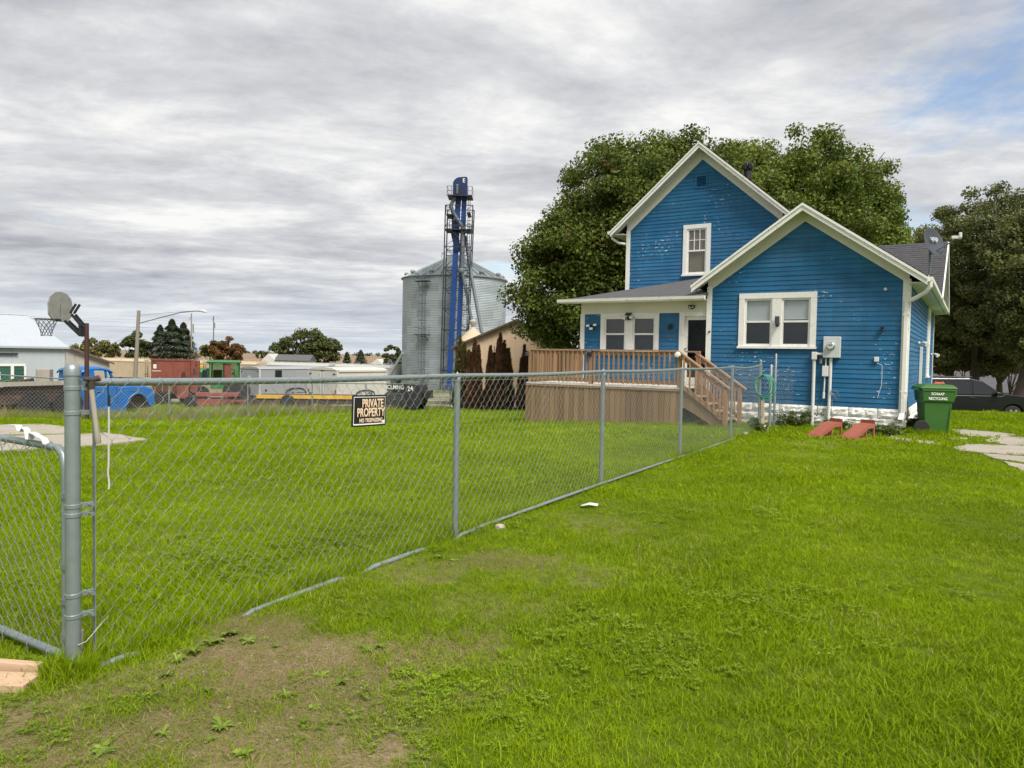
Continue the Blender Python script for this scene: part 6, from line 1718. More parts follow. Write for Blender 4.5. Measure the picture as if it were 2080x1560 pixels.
mb = MB(); mb.box(-0.88, -0.3, -0.70, -0.66, 0.40, 0.50); mb.build('bumper', M['black'], bg_, bevel=.02)
for x, y in ((-0.50, -0.58), (0.48, -0.6), (-0.50, 0.55), (0.48, 0.55)): wheel(bg_, (x, y, 0.27), 0.27, 0.22, rim_mat='black')
mb = MB(); mb.box(0.86, 1.15, -0.3, 0.3, 0.55, 0.9); mb.build('rear_box', M['buggy_black'], bg_, bevel=.03)

# ---------------------------------------------------------------- grain bin
BY = 105.0
BX = px_x(920.5, BY)
bz = terrain(BX, BY) - 0.15
BR = 7.28
gb = empty('grain_bin', (BX, BY, bz), 0, 'large round galvanised grain bin with conical roof', 'grain bin')
eave_z = 1.45 + 152 / FPX * BY - bz
NR, NS = 14, 20
rh = eave_z / NR
def sheet_mesh():
    vs, fs = [], []
    na, nz = 6, 10
    for j in range(nz + 1):
        for i in range(na + 1):
            a = 2 * math.pi / NS * (i / na) * 0.997
            r = BR + 0.018 * math.cos(j * math.pi) 
            vs.append((r * math.cos(a), r * math.sin(a), rh * 1.0 * j / nz))
    for j in range(nz):
        for i in range(na):
            k = j * (na + 1) + i
            fs.append((k, k + 1, k + na + 2, k + na + 1))
    mb = MB(); mb.add(vs, fs); return mb.mesh('wall_sheet', M['bin'])
sm = sheet_mesh()
for r_ in range(NR):
    for k in range(NS):
        inst(sm, 'wall_sheet', gb, (0, 0, r_ * rh), 2 * math.pi * (k + (r_ % 2) * .5) / NS + 0.1)
ap = 1.45 + 197 / FPX * BY - bz
NP = 36
vs = []
a0, a1 = 0.0, 2 * math.pi / NP
mb = MB()
for rr, zz in ((BR + .18, eave_z - .06), (1.1, ap)): 
    for a in (a0, a1): vs.append((rr * math.cos(a), rr * math.sin(a), zz))
mb.add(vs, [(0, 1, 3, 2)])
rib = []
for rr, zz in ((BR + .2, eave_z - .05), (1.15, ap)):
    for da, dz in ((-.006 * BR / rr, 0), (0, .14), (.006 * BR / rr, 0)): rib.append((rr * math.cos(da), rr * math.sin(da), zz + dz))
mb.add(rib, [(0, 1, 4, 3), (1, 2, 5, 4)])
pm = mb.mesh('roof_panel', M['bin_roof'])
for k in range(NP): inst(pm, 'roof_panel', gb, (0, 0, 0), 2 * math.pi * k / NP)
mb = MB(); mb.lathe([(1.2, ap - .05), (1.2, ap + .25), (1.05, ap + .3), (0.0, ap + .55)], 20); mb.build('peak_cap', M['bin_roof'], gb, smooth=True)
mb = MB(); mb.tube([(1.9 * math.cos(k * math.pi / 8), 1.9 * math.sin(k * math.pi / 8), ap + 0.55) for k in range(17)], .035, 5, cap=False)
for k in range(8): mb.tube([(1.9 * math.cos(k * math.pi / 4), 1.9 * math.sin(k * math.pi / 4), ap - .35), (1.9 * math.cos(k * math.pi / 4), 1.9 * math.sin(k * math.pi / 4), ap + .55)], .035, 5)
mb.build('peak_railing', M['spout'], gb)
mb = MB(); mb.lathe([(BR + .05, eave_z - .14), (BR + .24, eave_z - .12), (BR + .24, eave_z), (BR + .1, eave_z + .04)], 72); mb.build('eave_ring', M['bin_roof'], gb, smooth=True)
for k in range(12):
    a = 2 * math.pi * k / 12 + .12
    r0 = BR - .55
    mb = MB(); mb.lathe([(0.30, 0), (.30, .35), (.46, .40), (.46, .62), (.30, .80), (0, .86)], 12); o = mb.build('roof_vent', M['bin_roof'], gb, smooth=True); o.location = (r0 * math.cos(a), r0 * math.sin(a), eave_z + (ap - eave_z) * (.55 / BR) - .05); o.scale = (.8, .8, .8)
# bin ladder with cage and platforms, on the side towards us
la = math.atan2(-1, -0.52)
lx, ly = math.cos(la), math.sin(la)
def lad(u, out, z): return ((BR + .1 + out) * lx - u * ly, (BR + .1 + out) * ly + u * lx, z)
mb = MB()
for u in (-.25, .25): mb.tube([lad(u, .2, .8), lad(u, .2, eave_z + .9)], .03, 5)
for k in range(36): mb.tube([lad(-.25, .2, 1 + k * .43), lad(.25, .2, 1 + k * .43)], .018, 4)
mb.build('ladder', M['spout'], gb)
mb = MB()
for k in range(12):
    z = 3.0 + k * 1.1
    if z < eave_z: mb.tube([lad(-.4, .15, z), lad(-.45, .7, z), lad(0, .95, z), lad(.45, .7, z), lad(.4, .15, z)], .03, 4)
for u in (-.45, 0, .45): mb.tube([lad(u, .75, 3), lad(u, .75, eave_z - .3)], .025, 4)
mb.build('ladder_cage', M['spout'], gb)
for z in (eave_z - .95, eave_z * .49, 1.55):
    mb = MB(); mb.beam(lad(-1.0, .6, z), lad(1.0, .6, z), .9, .09); mb.tube([lad(-.7, .1, z - .9), lad(-.7, .9, z)], .04, 4); mb.tube([lad(.7, .1, z - .9), lad(.7, .9, z)], .04, 4); pl_ = mb.build('platform', M['steel_dark'], gb)
    mb = MB()
    for zz in (.5, 1.0): mb.tube([lad(-1.0, .1, z + zz), lad(-1.0, 1.0, z + zz), lad(1.0, 1.0, z + zz), lad(1.0, .1, z + zz)], .025, 4)
    mb.build('platform_rail', M['steel_dark'], pl_)
# side outlet spout
mb = MB(); mb.tube([lad(-4.2, -1.0, 5.2), lad(-5.8, -1.2, 3.1), lad(-6.6, -1.2, 1.9)], .22, 10); mb.build('side_spout', M['bin'], gb, smooth=True)
text('C', 1.6, M['letter_white'], gb, ((BR + .06) * math.cos(-.36), (BR + .06) * math.sin(-.36), eave_z * .56), (R(90), 0, R(70)), depth=.01)

# ---------------------------------------------------------------- bucket elevator tower in front of the bin
TY = 95.0
TX = px_x(925, TY)
tz = terrain(TX, TY)
K_ = TY / FPX     # metres per photo pixel at the tower
et = empty('grain_elevator', (TX, TY, tz), 0, 'tall blue bucket elevator with lattice tower, platforms and grey spouts', 'elevator')
def zt(py): return 1.45 + (721.5 - py) * K_ - tz
def xt(px): return (px - 925) * K_
top_l, bot_l = (902, 896), None
# lattice tower
hw_b, hw_t = 1.75, 1.72
ztop = zt(424)
for sx in (-1, 1):
    for sy in (-1, 1):
        mb = MB(); mb.beam((sx * 1.55 - .25, sy * 1.55, 0), (sx * 1.72 + .25, sy * 1.55, ztop), .14, .14); mb.build('tower_post', M['steel_dark'], et)
nb = 9
for k in range(nb):
    z0, z1 = ztop * k / nb, ztop * (k + 1) / nb
    x_of = lambda s, z: s * (1.55 + .17 * z / ztop) + (-.25 + .5 * z / ztop)
    for y in (-1.55, 1.55):
        mb = MB(); mb.beam((x_of(-1, z1), y, z1), (x_of(1, z1), y, z1), .09, .09); mb.build('tower_girt', M['steel_dark'], et)
        mb = MB(); mb.beam((x_of(-1, z0), y, z0), (x_of(1, z1), y, z1), .05, .05); mb.build('tower_brace', M['steel_dark'], et)
        mb = MB(); mb.beam((x_of(1, z0), y, z0), (x_of(-1, z1), y, z1), .05, .05); mb.build('tower_brace', M['steel_dark'], et)
# two blue legs and the head
mb = MB(); mb.beam((xt(912), 0, 0), (xt(924.5), 0, zt(420)), .68, .6, up=(0, 1, 0)); mb.build('leg_trunking', M['leg_blue'], et)
mb = MB(); mb.beam((xt(928), 0, 0), (xt(937), 0, zt(410)), .60, .6, up=(0, 1, 0)); mb.build('leg_trunking', M['leg_blue'], et)
mb = MB(); mb.beam((xt(924.5), 0, zt(421)), (xt(926), 0, zt(396)), .69, .6, up=(0, 1, 0)); mb.build('leg_trunking', M['navy'], et)
mb = MB(); mb.beam((xt(937), 0, zt(411)), (xt(938.5), 0, zt(396)), .62, .6, up=(0, 1, 0)); mb.build('leg_trunking', M['navy'], et)
hx0, hx1, hz0, hz1 = xt(914.5), xt(943), zt(402), zt(364)
prof = [(hx0, hz0), (hx0, hz0 + .62 * (hz1 - hz0))] + [(hx0 + (hx1 - hx0) * .55 * (1 - math.cos(a)), hz0 + (hz1 - hz0) * (.62 + .36 * math.sin(a))) for a in [math.pi / 2 * k / 6 for k in range(1, 7)]] + [(hx1 - .25, hz1), (hx1, hz1 - .05), (hx1, hz0)]
mb = MB(); mb.prism(prof, -.55, .55); mb.build('head', M['navy'], et)
mb = MB(); mb.box(xt(921), xt(926), -.85, -.56, zt(400), zt(380)); mb.build('motor_guard', M['spout'], et, bevel=.1)
mb = MB(); mb.box(xt(927), xt(931), -.75, -.56, zt(402), zt(384)); mb.build('head_gap', M['black'], et)
text('E', 0.75, M['letter_white'], et, (xt(936.5), -.57, zt(372)), (R(90), 0, 0), depth=.006)
# platforms with railings
for py, xa, xb, hasrail in ((403, 904.5, 954, True), (470, 901, 956, True), (441, 903, 915, True), (437, 944, 951, False)):
    z = zt(py)
    mb = MB(); mb.box(xt(xa), xt(xb), -1.5, 1.5, z - .12, z); pf = mb.build('platform', M['steel_dark'], et)
    if hasrail:
        mb = MB()
        for zz in (.5, 1.05): mb.tube([(xt(xa), 1.5, z + zz), (xt(xa), -1.5, z + zz), (xt(xb), -1.5, z + zz), (xt(xb), 1.5, z + zz)], .03, 4)
        m_ = max(2, int((xb - xa) / 8))
        for k in range(m_ + 1):
            x = xt(xa) + (xt(xb) - xt(xa)) * k / m_; mb.tube([(x, -1.5, z), (x, -1.5, z + 1.05)], .03, 4)
        mb.build('platform_rail', M['steel_dark'], pf)
# spouts
mb = MB(); mb.tube([(xt(919), -.6, zt(406)), (xt(911), -.7, zt(422)), (xt(916), -.7, zt(436)), (xt(936), -.8, zt(466)), (xt(936), -.8, zt(545))], .26, 10); mb.build('spout', M['spout'], et, smooth=True)
mb = MB(); mb.lathe([(0.30, 0), (.36, .15), (.36, .55), (.28, .7)], 12, (xt(935), -.8, zt(556))); mb.build('spout_valve', M['bin_roof'], et, smooth=True)
mb = MB(); mb.tube([(xt(936), -.85, zt(552)), (xt(958), -1.4, zt(654))], .20, 8); mb.build('spout', M['spout'], et, smooth=True)
mb = MB(); mb.tube([(xt(940), .2, zt(480)), (xt(954), -.5, zt(560)), (xt(978), -1.8, zt(676))], .22, 8); mb.build('spout', M['spout'], et, smooth=True)
mb = MB(); taper(mb, [(xt(920), xt(932), -.5, .3, zt(512)), (xt(911), xt(926), -.6, .5, zt(474))]); mb.build('transition_hopper', M['navy'], et)
mb = MB(); mb.box(xt(913), xt(917), -.4, .2, zt(468), zt(440)); mb.build('distributor', M['black'], et)
# caged ladder on the right
mb = MB()
for x in (946, 950): mb.tube([(xt(x), -1.0, zt(690)), (xt(x), -1.0, zt(405))], .03, 4)
for k in range(44): mb.tube([(xt(946), -1.0, zt(690 - k * 6.4)), (xt(950), -1.0, zt(690 - k * 6.4))], .025, 4)
mb.build('ladder', M['steel_dark'], et)
mb = MB()
for k in range(14): z = zt(680 - k * 20); mb.tube([(xt(944), -1.0, z), (xt(945), -1.6, z), (xt(951), -1.6, z), (xt(952), -1.0, z)], .022, 4)
mb.build('ladder_cage', M['steel_dark'], et)

# ---------------------------------------------------------------- small hopper tank and tan building
hb = empty('hopper_tank', ground_at(959, 78), 0, 'small grain hopper tank with tan cone roof below the spout', 'tank')
k7 = 78 / FPX; z7 = terrain(px_x(959, 78), 78)
def z78(py): return 1.45 + (721.7 - py) * k7 - z7
mb = MB(); mb.lathe([(1.45, 0), (1.45, z78(694)), (1.55, z78(693))], 20); mb.build('wall', M['tan_grey'], hb, smooth=True)
mb = MB(); mb.lathe([(1.68, z78(693)), (.25, z78(666)), (.2, z78(664))], 20); mb.build('roof', M['cream'], hb, smooth=True)
mb = MB(); mb.lathe([(.15, z78(666)), (.2, z78(661)), (.38, z78(656)), (.38, z78(652)), (.15, z78(648))], 14); mb.build('inlet', M['tan_grey'], hb, smooth=True)

tn = empty('tan_garage', (px_x(925, 39), 39.0, terrain(px_x(960, 39), 39) - .05), R(0), 'tan sheet metal garage with brown roof edge behind the arborvitae', 'garage')
k3 = 39 / FPX; z3 = tn.location.z
def z39(py): return 1.45 + (722 - py) * k3 - z3
xR = 240 * k3
pk = 122 * k3
mb = MB(); mb.prism([(0, 0), (2 * pk, 0), (2 * pk, z39(703)), (pk, z39(648)), (0, z39(703))], 0, 9); mb.build('wall', M['tan_wall'], tn)
for k in range(27):
    x = 0.12 + k * 0.235
    if x < 2 * pk - .05:
        h = z39(703) + (z39(648) - z39(703)) * (1 - abs(x - pk) / pk) - .08
        mb = MB(); mb.prism([(-.03, 0), (.03, 0), (.03, h), (-.03, h)], -.022, 0.0); o = mb.build('wall_rib', M['tan_wall'], tn); o.location = (x, 0, 0)
for s in (-1, 1):
    mb = MB(); mb.prism([(pk, z39(648) + .05), (pk + s * (pk + .25), z39(703) - .06), (pk + s * (pk + .25), z39(703) - .16), (pk, z39(648) - .06)], -.3, 9.2); mb.build('roof_slope', M['brown_roof'], tn)
mb = MB(); mb.box(-.03, .06, -.03, 0.0, 0, z39(703)); mb.build('corner_trim', M['brown_roof'], tn)
mb = MB(); mb.box(2.3, 4.6, -.04, -.001, 0, 2.1); mb.build('garage_door', M['tan_wall'], tn)
wheel(tn, (3.6, -.5, .33), .33, .2, name='stored_tyre')

# ---------------------------------------------------------------- black SUV on the street to the right
sv_xy = (px_x(2062, 28.4), 28.4)
sv = empty('suv', (sv_xy[0] + 0.93, sv_xy[1], terrain(*sv_xy) - .02), R(-3), 'black SUV parked on the street beyond the recycling cart', 'car')
# local: x 0 at the nose, negative to the tail; near side y = 0
LW = 1.9
def body_section(pts, y0, y1, name, mat, bev=0.05):
    mb = MB(); mb.prism(pts, y0, y1); return mb.build(name, mat, sv, bevel=bev)
def arc(cx, r, a0, a1, n=10, cz=0.36): return [(cx + r * math.cos(R(a0 + (a1 - a0) * k / n)), cz + r * math.sin(R(a0 + (a1 - a0) * k / n))) for k in range(n + 1)]
low = [(0.0, 0.40), (-0.48, 0.30)] + arc(-0.93, 0.42, -8, 188) + [(-1.40, 0.27), (-3.25, 0.27)] + arc(-3.72, 0.42, -8, 188) + [(-4.2, 0.32), (-4.82, 0.42), (-4.86, 0.95), (-4.78, 1.10), (-1.35, 1.10), (-1.2, 1.17), (-0.25, 1.08), (0.02, 0.90)]
body_section(low, 0.0, LW, 'body', M['car_black'])
grn = [(-1.22, 1.09), (-2.05, 1.66), (-2.5, 1.76), (-4.3, 1.74), (-4.68, 1.60), (-4.80, 1.09)]
mb = MB()
n_ = len(grn)
vs = []
for (x, z) in grn:
    ins = 0.02 + 0.16 * max(0, (z - 1.09) / .67)
    vs += [(x, ins, z), (x, LW - ins, z)]
fs = [(2 * i, 2 * i + 1, 2 * ((i + 1) % n_) + 1, 2 * ((i + 1) % n_)) for i in range(n_)]
fs += [tuple(2 * i for i in range(n_)), tuple(reversed([2 * i + 1 for i in range(n_)]))]
mb.add(vs, fs); mb.build('cabin', M['car_black'], sv, bevel=.05)
def side_glass(poly, name='window'):
    mb = MB(); vs = []
    for (x, z) in poly: vs.append((x, 0.005 + 0.16 * (z - 1.09) / .67, z))
    for (x, z) in poly: vs.append((x, 0.03 + 0.16 * (z - 1.09) / .67, z))
    n = len(poly); fs = [tuple(range(n)), tuple(reversed(range(n, 2 * n)))] + [(i, i + n, (i + 1) % n + n, (i + 1) % n) for i in range(n)]
    mb.add(vs, fs); return mb.build(name, M['car_glass'], sv)
side_glass([(-1.62, 1.13), (-2.42, 1.13), (-2.42, 1.62), (-2.18, 1.62), (-2.0, 1.50)])
side_glass([(-2.54, 1.13), (-3.42, 1.13), (-3.46, 1.63), (-2.54, 1.62)])
side_glass([(-3.58, 1.15), (-4.50, 1.17), (-4.40, 1.58), (-3.62, 1.63)])
mb = MB(); mb.add([(-1.30, .22, 1.13), (-1.98, .28, 1.62), (-1.98, LW - .28, 1.62), (-1.30, LW - .22, 1.13)], [(0, 1, 2, 3)]); mb.v = [(x + .012, y, z + .012) for x, y, z in mb.v]; mb.build('windscreen', M['car_glass'], sv)
for x in (-0.93, -3.72):
    w = wheel(sv, (x, 0.10, 0.36), 0.36, 0.24, rim_mat='rubber')
    for k in range(6):
        a = k * math.pi / 3
        mb = MB(); mb.beam((0, -.125, 0), (.235 * math.cos(a), -.115, .235 * math.sin(a)), .075, .03, up=(0, 1, 0)); mb.build('spoke', M['chrome'], w)
    wheel(sv, (x, LW - .12, 0.36), 0.36, 0.24, rim_mat='chrome')
mb = MB(); mb.box(-1.68, -1.50, -0.20, -0.02, 1.10, 1.24); mb.build('mirror', M['car_black'], sv, bevel=.04)
mb = MB(); mb.box(-3.9, -1.5, -0.012, 0.0, 0.66, 0.70); mb.build('side_moulding', M['car_black'], sv)
mb = MB(); mb.tube([(-2.4, .22, 1.80), (-4.3, .22, 1.79)], .018, 6); mb.build('roof_rail', M['black'], sv)
for x in (-2.35, -3.35):
    mb = MB(); mb.box(x - .18, x, -.035, .0, .98, 1.01); mb.build('door_handle', M['car_black'], sv, bevel=.008)
mb = MB(); mb.box(-.42, -.02, -.01, .3, .78, .93); mb.build('headlight', M['lamp_white'], sv, bevel=.03)
# pale house glimpsed through the trees
ph_ = empty('pale_house', (px_x(1985, 62), 62, -3.3), R(-10), 'pale low house glimpsed beneath the trees behind the black SUV', 'house')
mb = MB(); mb.prism([(-6, -.5), (6, -.5), (6, 2.6), (-6, 2.6)], 0, 7); mb.build('wall', M['white_panel'], ph_)
mb = MB(); mb.prism([(-.6, 2.5), (3.5, 4.4), (7.6, 2.5)], -6.4, 6.4, axis='x'); mb.build('roof', M['shingle'], ph_)
for x in (-4, -1.2, 2.5):
    mb = MB(); mb.box(x, x + 1.2, -.06, -.001, .9, 2.0); mb.build('window', M['car_glass'], ph_)
# little house roof beyond the rail cars
sh_ = empty('small_house', (px_x(572, 150), 150, -4.4), 0, 'small white gabled house beyond the rail cars', 'house')
mb = MB(); mb.prism([(-4, 0), (-1.6, 0), (-1.6, 4.3), (-2.8, 5.5), (-4, 4.3)], 0, 6); mb.build('wall', M['white_panel'], sh_)
mb = MB(); mb.prism([(0.5, 4.2), (3.2, 5.4), (5.9, 4.2)], -1.8, 5.5, axis='x'); mb.build('roof', M['shingle'], sh_)
mb = MB(); mb.box(-1.6, 5.2, 1, 5.5, 0, 4.2); mb.build('extension', M['white_panel'], sh_)
sh2 = empty('small_house', (px_x(800, 140), 140, -4.4), 0, 'small grey roofed house left of the grain bin', 'house')
mb = MB(); mb.prism([(-4.5, 0), (-2.2, 0), (-2.2, 3.9), (-3.3, 4.9), (-4.5, 3.9)], 0, 6); mb.build('wall', M['white_panel'], sh2)
mb = MB(); mb.prism([(0.5, 3.8), (3.2, 5.0), (5.9, 3.8)], -2.3, 3.5, axis='x'); mb.build('roof', M['shingle'], sh2)
mb = MB(); mb.box(-2.2, 3.2, 1, 5.5, 0, 3.8); mb.build('extension', M['tan_grey'], sh2)

# ---------------------------------------------------------------- basketball hoop
bh = empty('basketball_hoop', (px_x(175.5, 20.2), 20.2, terrain(px_x(175.5, 20.2), 20.2)), 0, 'basketball hoop on a dark red pole with weathered fan backboard', 'basketball hoop')
kb = 20.2 / FPX; z2 = bh.location.z
def zb_(py): return 1.45 + (708.5 - py) * kb - z2
def xb_(px): return (px - 175.5) * kb
mb = MB(); mb.tube([(0, 0, -.2), (0, 0, zb_(657))], 0.057, 12); mb.build('pole', M['pole_brown'], bh, smooth=True)
for y in (-.09, .09):
    mb = MB(); mb.beam((xb_(168), y, zb_(662)), (xb_(149), y, zb_(640)), .025, .07); mb.build('lift_arm', M['black'], bh)
    mb = MB(); mb.beam((xb_(166), y, zb_(682)), (xb_(135), y, zb_(653)), .025, .075); mb.build('lift_arm', M['black'], bh)
    mb = MB(); mb.beam((xb_(146), y, zb_(638)), (xb_(158), y, zb_(619)), .025, .06); mb.build('lift_lever', M['black'], bh)
mb = MB(); mb.box(xb_(163), xb_(168), -.1, .1, zb_(684), zb_(660)); mb.tube([(xb_(165), 0, zb_(683)), (0, 0, zb_(681))], .03, 6); mb.tube([(xb_(168), 0, zb_(663)), (0, 0, zb_(666))], .03, 6); mb.build('bracket', M['black'], bh)
# fan backboard, turned three quarters to us
bb = empty('backboard_mount', (xb_(128), -.1, 0)); bb.parent = bh
fanp = [(-.40, -.22), (-.42, .10), (-.36, .30), (-.2, .44), (0, .48), (.2, .44), (.36, .30), (.42, .10), (.40, -.22), (.22, -.40), (-.22, -.40)]
mb = MB(); mb.prism([(x * 1.02, z * 0.93) for x, z in fanp], -.018, .018)
bo = mb.build('backboard', M['board_grey'], bh, bevel=.006); bo.location = (xb_(124.5), -.05, zb_(627.5)); bo.rotation_euler = (0, R(2), R(80)); 
bpy.data.objects.remove(bb)
mb = MB(); mb.box(-.02, -.012, -.022, -.0185, -.25, .1); mb.build('board_seam', M['rust'], bo)
rcx, rcy, rcz = px_x(94, 19.8) - bh.location.x, -.40, zb_(651.5)
mb = MB(); mb.tube([(rcx + .275 * math.cos(k * math.pi / 12), rcy + .275 * math.sin(k * math.pi / 12), rcz) for k in range(25)], .014, 6, cap=False); mb.build('rim', M['rust'], bh, smooth=True)
mb = MB(); mb.beam((rcx + .25, rcy + .08, rcz), (xb_(124), -.1, rcz - .01), .12, .05); mb.build('rim_bracket', M['black'], bh)
mb = MB()
for k in range(12):
    for d in (1, -1):
        pts = []
        for j in range(7):
            u = j / 6; a = k * math.pi / 6 + d * u * 1.5
            r_ = .265 - .135 * min(1, u * 1.35); pts.append((rcx + r_ * math.cos(a), rcy + r_ * math.sin(a), rcz - .45 * u))
        mb.tube(pts, .0065, 4)
mb.build('net', M['spout'], bh, kind='stuff')
# ================================================================ trees and shrubs
def leaf_cloud(centers, radii, n_leaves, size, flat=0.75, rng=RNG, up=0.35, droop=0.0):
    """many small folded leaves scattered round clump centres -> verts, faces"""
    centers = np.asarray(centers, float); radii = np.asarray(radii, float)
    w = radii ** 2; w /= w.sum()
    ci = rng.choice(len(centers), n_leaves, p=w)
    d = rng.normal(size=(n_leaves, 3)); d /= np.linalg.norm(d, axis=1)[:, None]
    rr = rng.random(n_leaves) ** 0.45
    pos = centers[ci] + d * (radii[ci] * rr)[:, None] * np.array([1, 1, flat])
    nrm = d * 0.8 + rng.normal(size=(n_leaves, 3)) * 0.7 + np.array([0, 0, up])
    nrm /= np.linalg.norm(nrm, axis=1)[:, None]
    t = np.cross(nrm, rng.normal(size=(n_leaves, 3))); t[:, 2] -= droop; t /= np.linalg.norm(t, axis=1)[:, None]
    b = np.cross(nrm, t); b /= np.linalg.norm(b, axis=1)[:, None] + 1e-9
    s = size * rng.uniform(0.6, 1.35, n_leaves)[:, None]
    fold = nrm * s * 0.16
    v0 = pos - t * s * 0.55; v1 = pos + b * s * 0.42 + fold; v2 = pos + t * s * 0.6; v3 = pos - b * s * 0.42 + fold
    V_ = np.stack([v0, v1, v2, v3], 1).reshape(-1, 3)
    base = np.arange(n_leaves)[:, None] * 4
    F_ = np.concatenate([base + np.array([[0, 1, 2]]), base + np.array([[0, 2, 3]])], 1).reshape(-1, 3)
    return V_, F_

def crown_clumps(c, rad, n, r_lo, r_hi, rng, shell=0.55, lobes=None, bottom=-0.75):
    """clump centres filling a lobed ellipsoid, denser towards its skin"""
    out, rs = [], []
    k = 0
    ph = rng.uniform(0, 6.28, 6)
    while len(out) < n and k < n * 30:
        k += 1
        d = rng.normal(size=3); d /= np.linalg.norm(d)
        if d[2] < bottom: continue
        a = math.atan2(d[1], d[0]); e_ = math.asin(d[2])
        lob = 1 + 0.07 * math.sin(3 * a + ph[0]) * math.cos(2 * e_ + ph[1]) + 0.08 * math.sin(5 * a + ph[2]) + 0.07 * math.sin(4 * e_ + ph[3] + 2 * a) + 0.05 * math.sin(9 * a + 7 * e_ + ph[4])
        q = rng.random() ** (1 / 3 * (1 - shell)) * lob
        p = np.array(c) + d * q * np.array(rad)
        out.append(p); rs.append(rng.uniform(r_lo, r_hi) * (1.15 - 0.4 * q))
    return np.array(out), np.array(rs)

def limbs(base, top_c, rad, trunk_r, n, rng, fork=0.35):
    mb = MB()
    b = Vector(base); tc_ = Vector(top_c)
    fz = b.z + (tc_.z - b.z) * fork
    f = Vector((b.x * .6 + tc_.x * .4, b.y * .6 + tc_.y * .4, fz))
    mb.tube([b - Vector((0, 0, .4)), b + Vector((0, 0, .25)), b.lerp(f, .5) + Vector((.08, .05, 0)), f], [trunk_r * 1.35, trunk_r * 1.05, trunk_r * .92, trunk_r * .8], 12)
    for k in range(n):
        d = Vector(rng.normal(size=3)); d.z = abs(d.z) * .8 + .1; d.normalize()
        e_ = tc_ + Vector((d.x * rad[0] * .82, d.y * rad[1] * .82, d.z * rad[2] * .75 - rad[2] * .15))
        m1 = f.lerp(e_, .4) + Vector(rng.normal(size=3)) * .25 + Vector((0, 0, .3))
        mb.tube([f, m1, e_], [trunk_r * .5, trunk_r * .26, trunk_r * .06], 6)
        for j in range(2):
            e2 = m1.lerp(e_, .45 + .3 * j) ; tip = e2 + Vector(rng.normal(size=3)) * rad[0] * .22
            mb.tube([e2, tip], [trunk_r * .14, trunk_r * .03], 4)
    return mb

def tree(name, base, crown_c, rad, n_clump, clump_r, n_leaf, leaf, mat, label, seed, trunk_r=0.3, group=None, cat='tree', extra=(), nl=9, flat=.75, shell=.55, fork=.35, bottom=-.75, droop=0.0):
    rng = np.random.default_rng(seed)
    t = empty(name, base, 0, label, cat, group)
    inv = np.array(base)
    c, r = crown_clumps(crown_c, rad, n_clump, clump_r[0], clump_r[1], rng, shell, bottom=bottom)
    for (ec, er, en) in extra:
        c2, r2 = crown_clumps(ec, er, en, clump_r[0], clump_r[1], rng, shell, bottom=-1)
        c = np.concatenate([c, c2]); r = np.concatenate([r, r2])
    Vv, Ff = leaf_cloud(c, r, n_leaf, leaf, flat, rng, droop=droop)
    me = np_mesh('crown', Vv - inv, Ff, mat)
    inst(me, 'crown', t)
    mb = limbs((0, 0, 0), tuple(np.array(crown_c) - inv), rad, trunk_r, nl, rng, fork)
    mb.build('trunk', M['bark'], t, smooth=True)
    return t

M['maple'] = leaf_material('maple_leaves', (0.055, 0.086, 0.014), (0.182, 0.228, 0.036), 0.38, accent=(0.18, 0.10, 0.025), acc_amt=0.08, wscale=0.5)
M['maple2'] = leaf_material('maple_leaves_light', (0.062, 0.098, 0.015), (0.202, 0.255, 0.040), 0.38, accent=(0.19, 0.12, 0.025), acc_amt=0.03, wscale=0.5)
M['locust'] = leaf_material('dark_tree_leaves', (0.072, 0.090, 0.028), (0.215, 0.232, 0.075), 0.40, accent=(0.15, 0.11, 0.025), acc_amt=0.10, wscale=0.6)
M['spruce'] = leaf_material('spruce_needles', (0.026, 0.040, 0.020), (0.070, 0.088, 0.046), 0.15, wscale=0.6)
M['far_leaf'] = leaf_material('distant_tree_leaves', (0.050, 0.066, 0.018), (0.120, 0.135, 0.040), 0.3, wscale=0.5)
M['yellow_leaf'] = leaf_material('yellowing_leaves', (0.085, 0.088, 0.018), (0.19, 0.175, 0.04), 0.3, wscale=0.5)
M['autumn'] = leaf_material('autumn_leaves', (0.075, 0.062, 0.016), (0.21, 0.085, 0.030), 0.3, wscale=0.45)
M['arbor'] = leaf_material('browned_arborvitae', (0.125, 0.056, 0.034), (0.28, 0.135, 0.080), 0.3, accent=(0.10, 0.115, 0.03), acc_amt=0.42, wscale=1.0)
M['arbor_g'] = leaf_material('half_green_arborvitae', (0.085, 0.090, 0.026), (0.20, 0.175, 0.055), 0.3, accent=(0.10, 0.042, 0.024), acc_amt=0.45, wscale=1.0)
M['weed'] = leaf_material('broadleaf_weed', (0.15, 0.215, 0.028), (0.28, 0.36, 0.06), 0.35, wscale=4)
M['herb'] = leaf_material('dark_border_weeds', (0.045, 0.075, 0.015), (0.12, 0.16, 0.035), 0.3, wscale=3)

def on(px, Y, dz=0.0):
    x = px_x(px, Y); return (x, Y, terrain(x, Y) + dz)
def crown_at(px, py, Y):
    hz = 724.0 + (px - 1040) * 0.0183
    return (px_x(px, Y), Y, 1.45 + (hz - py) / FPX * Y)

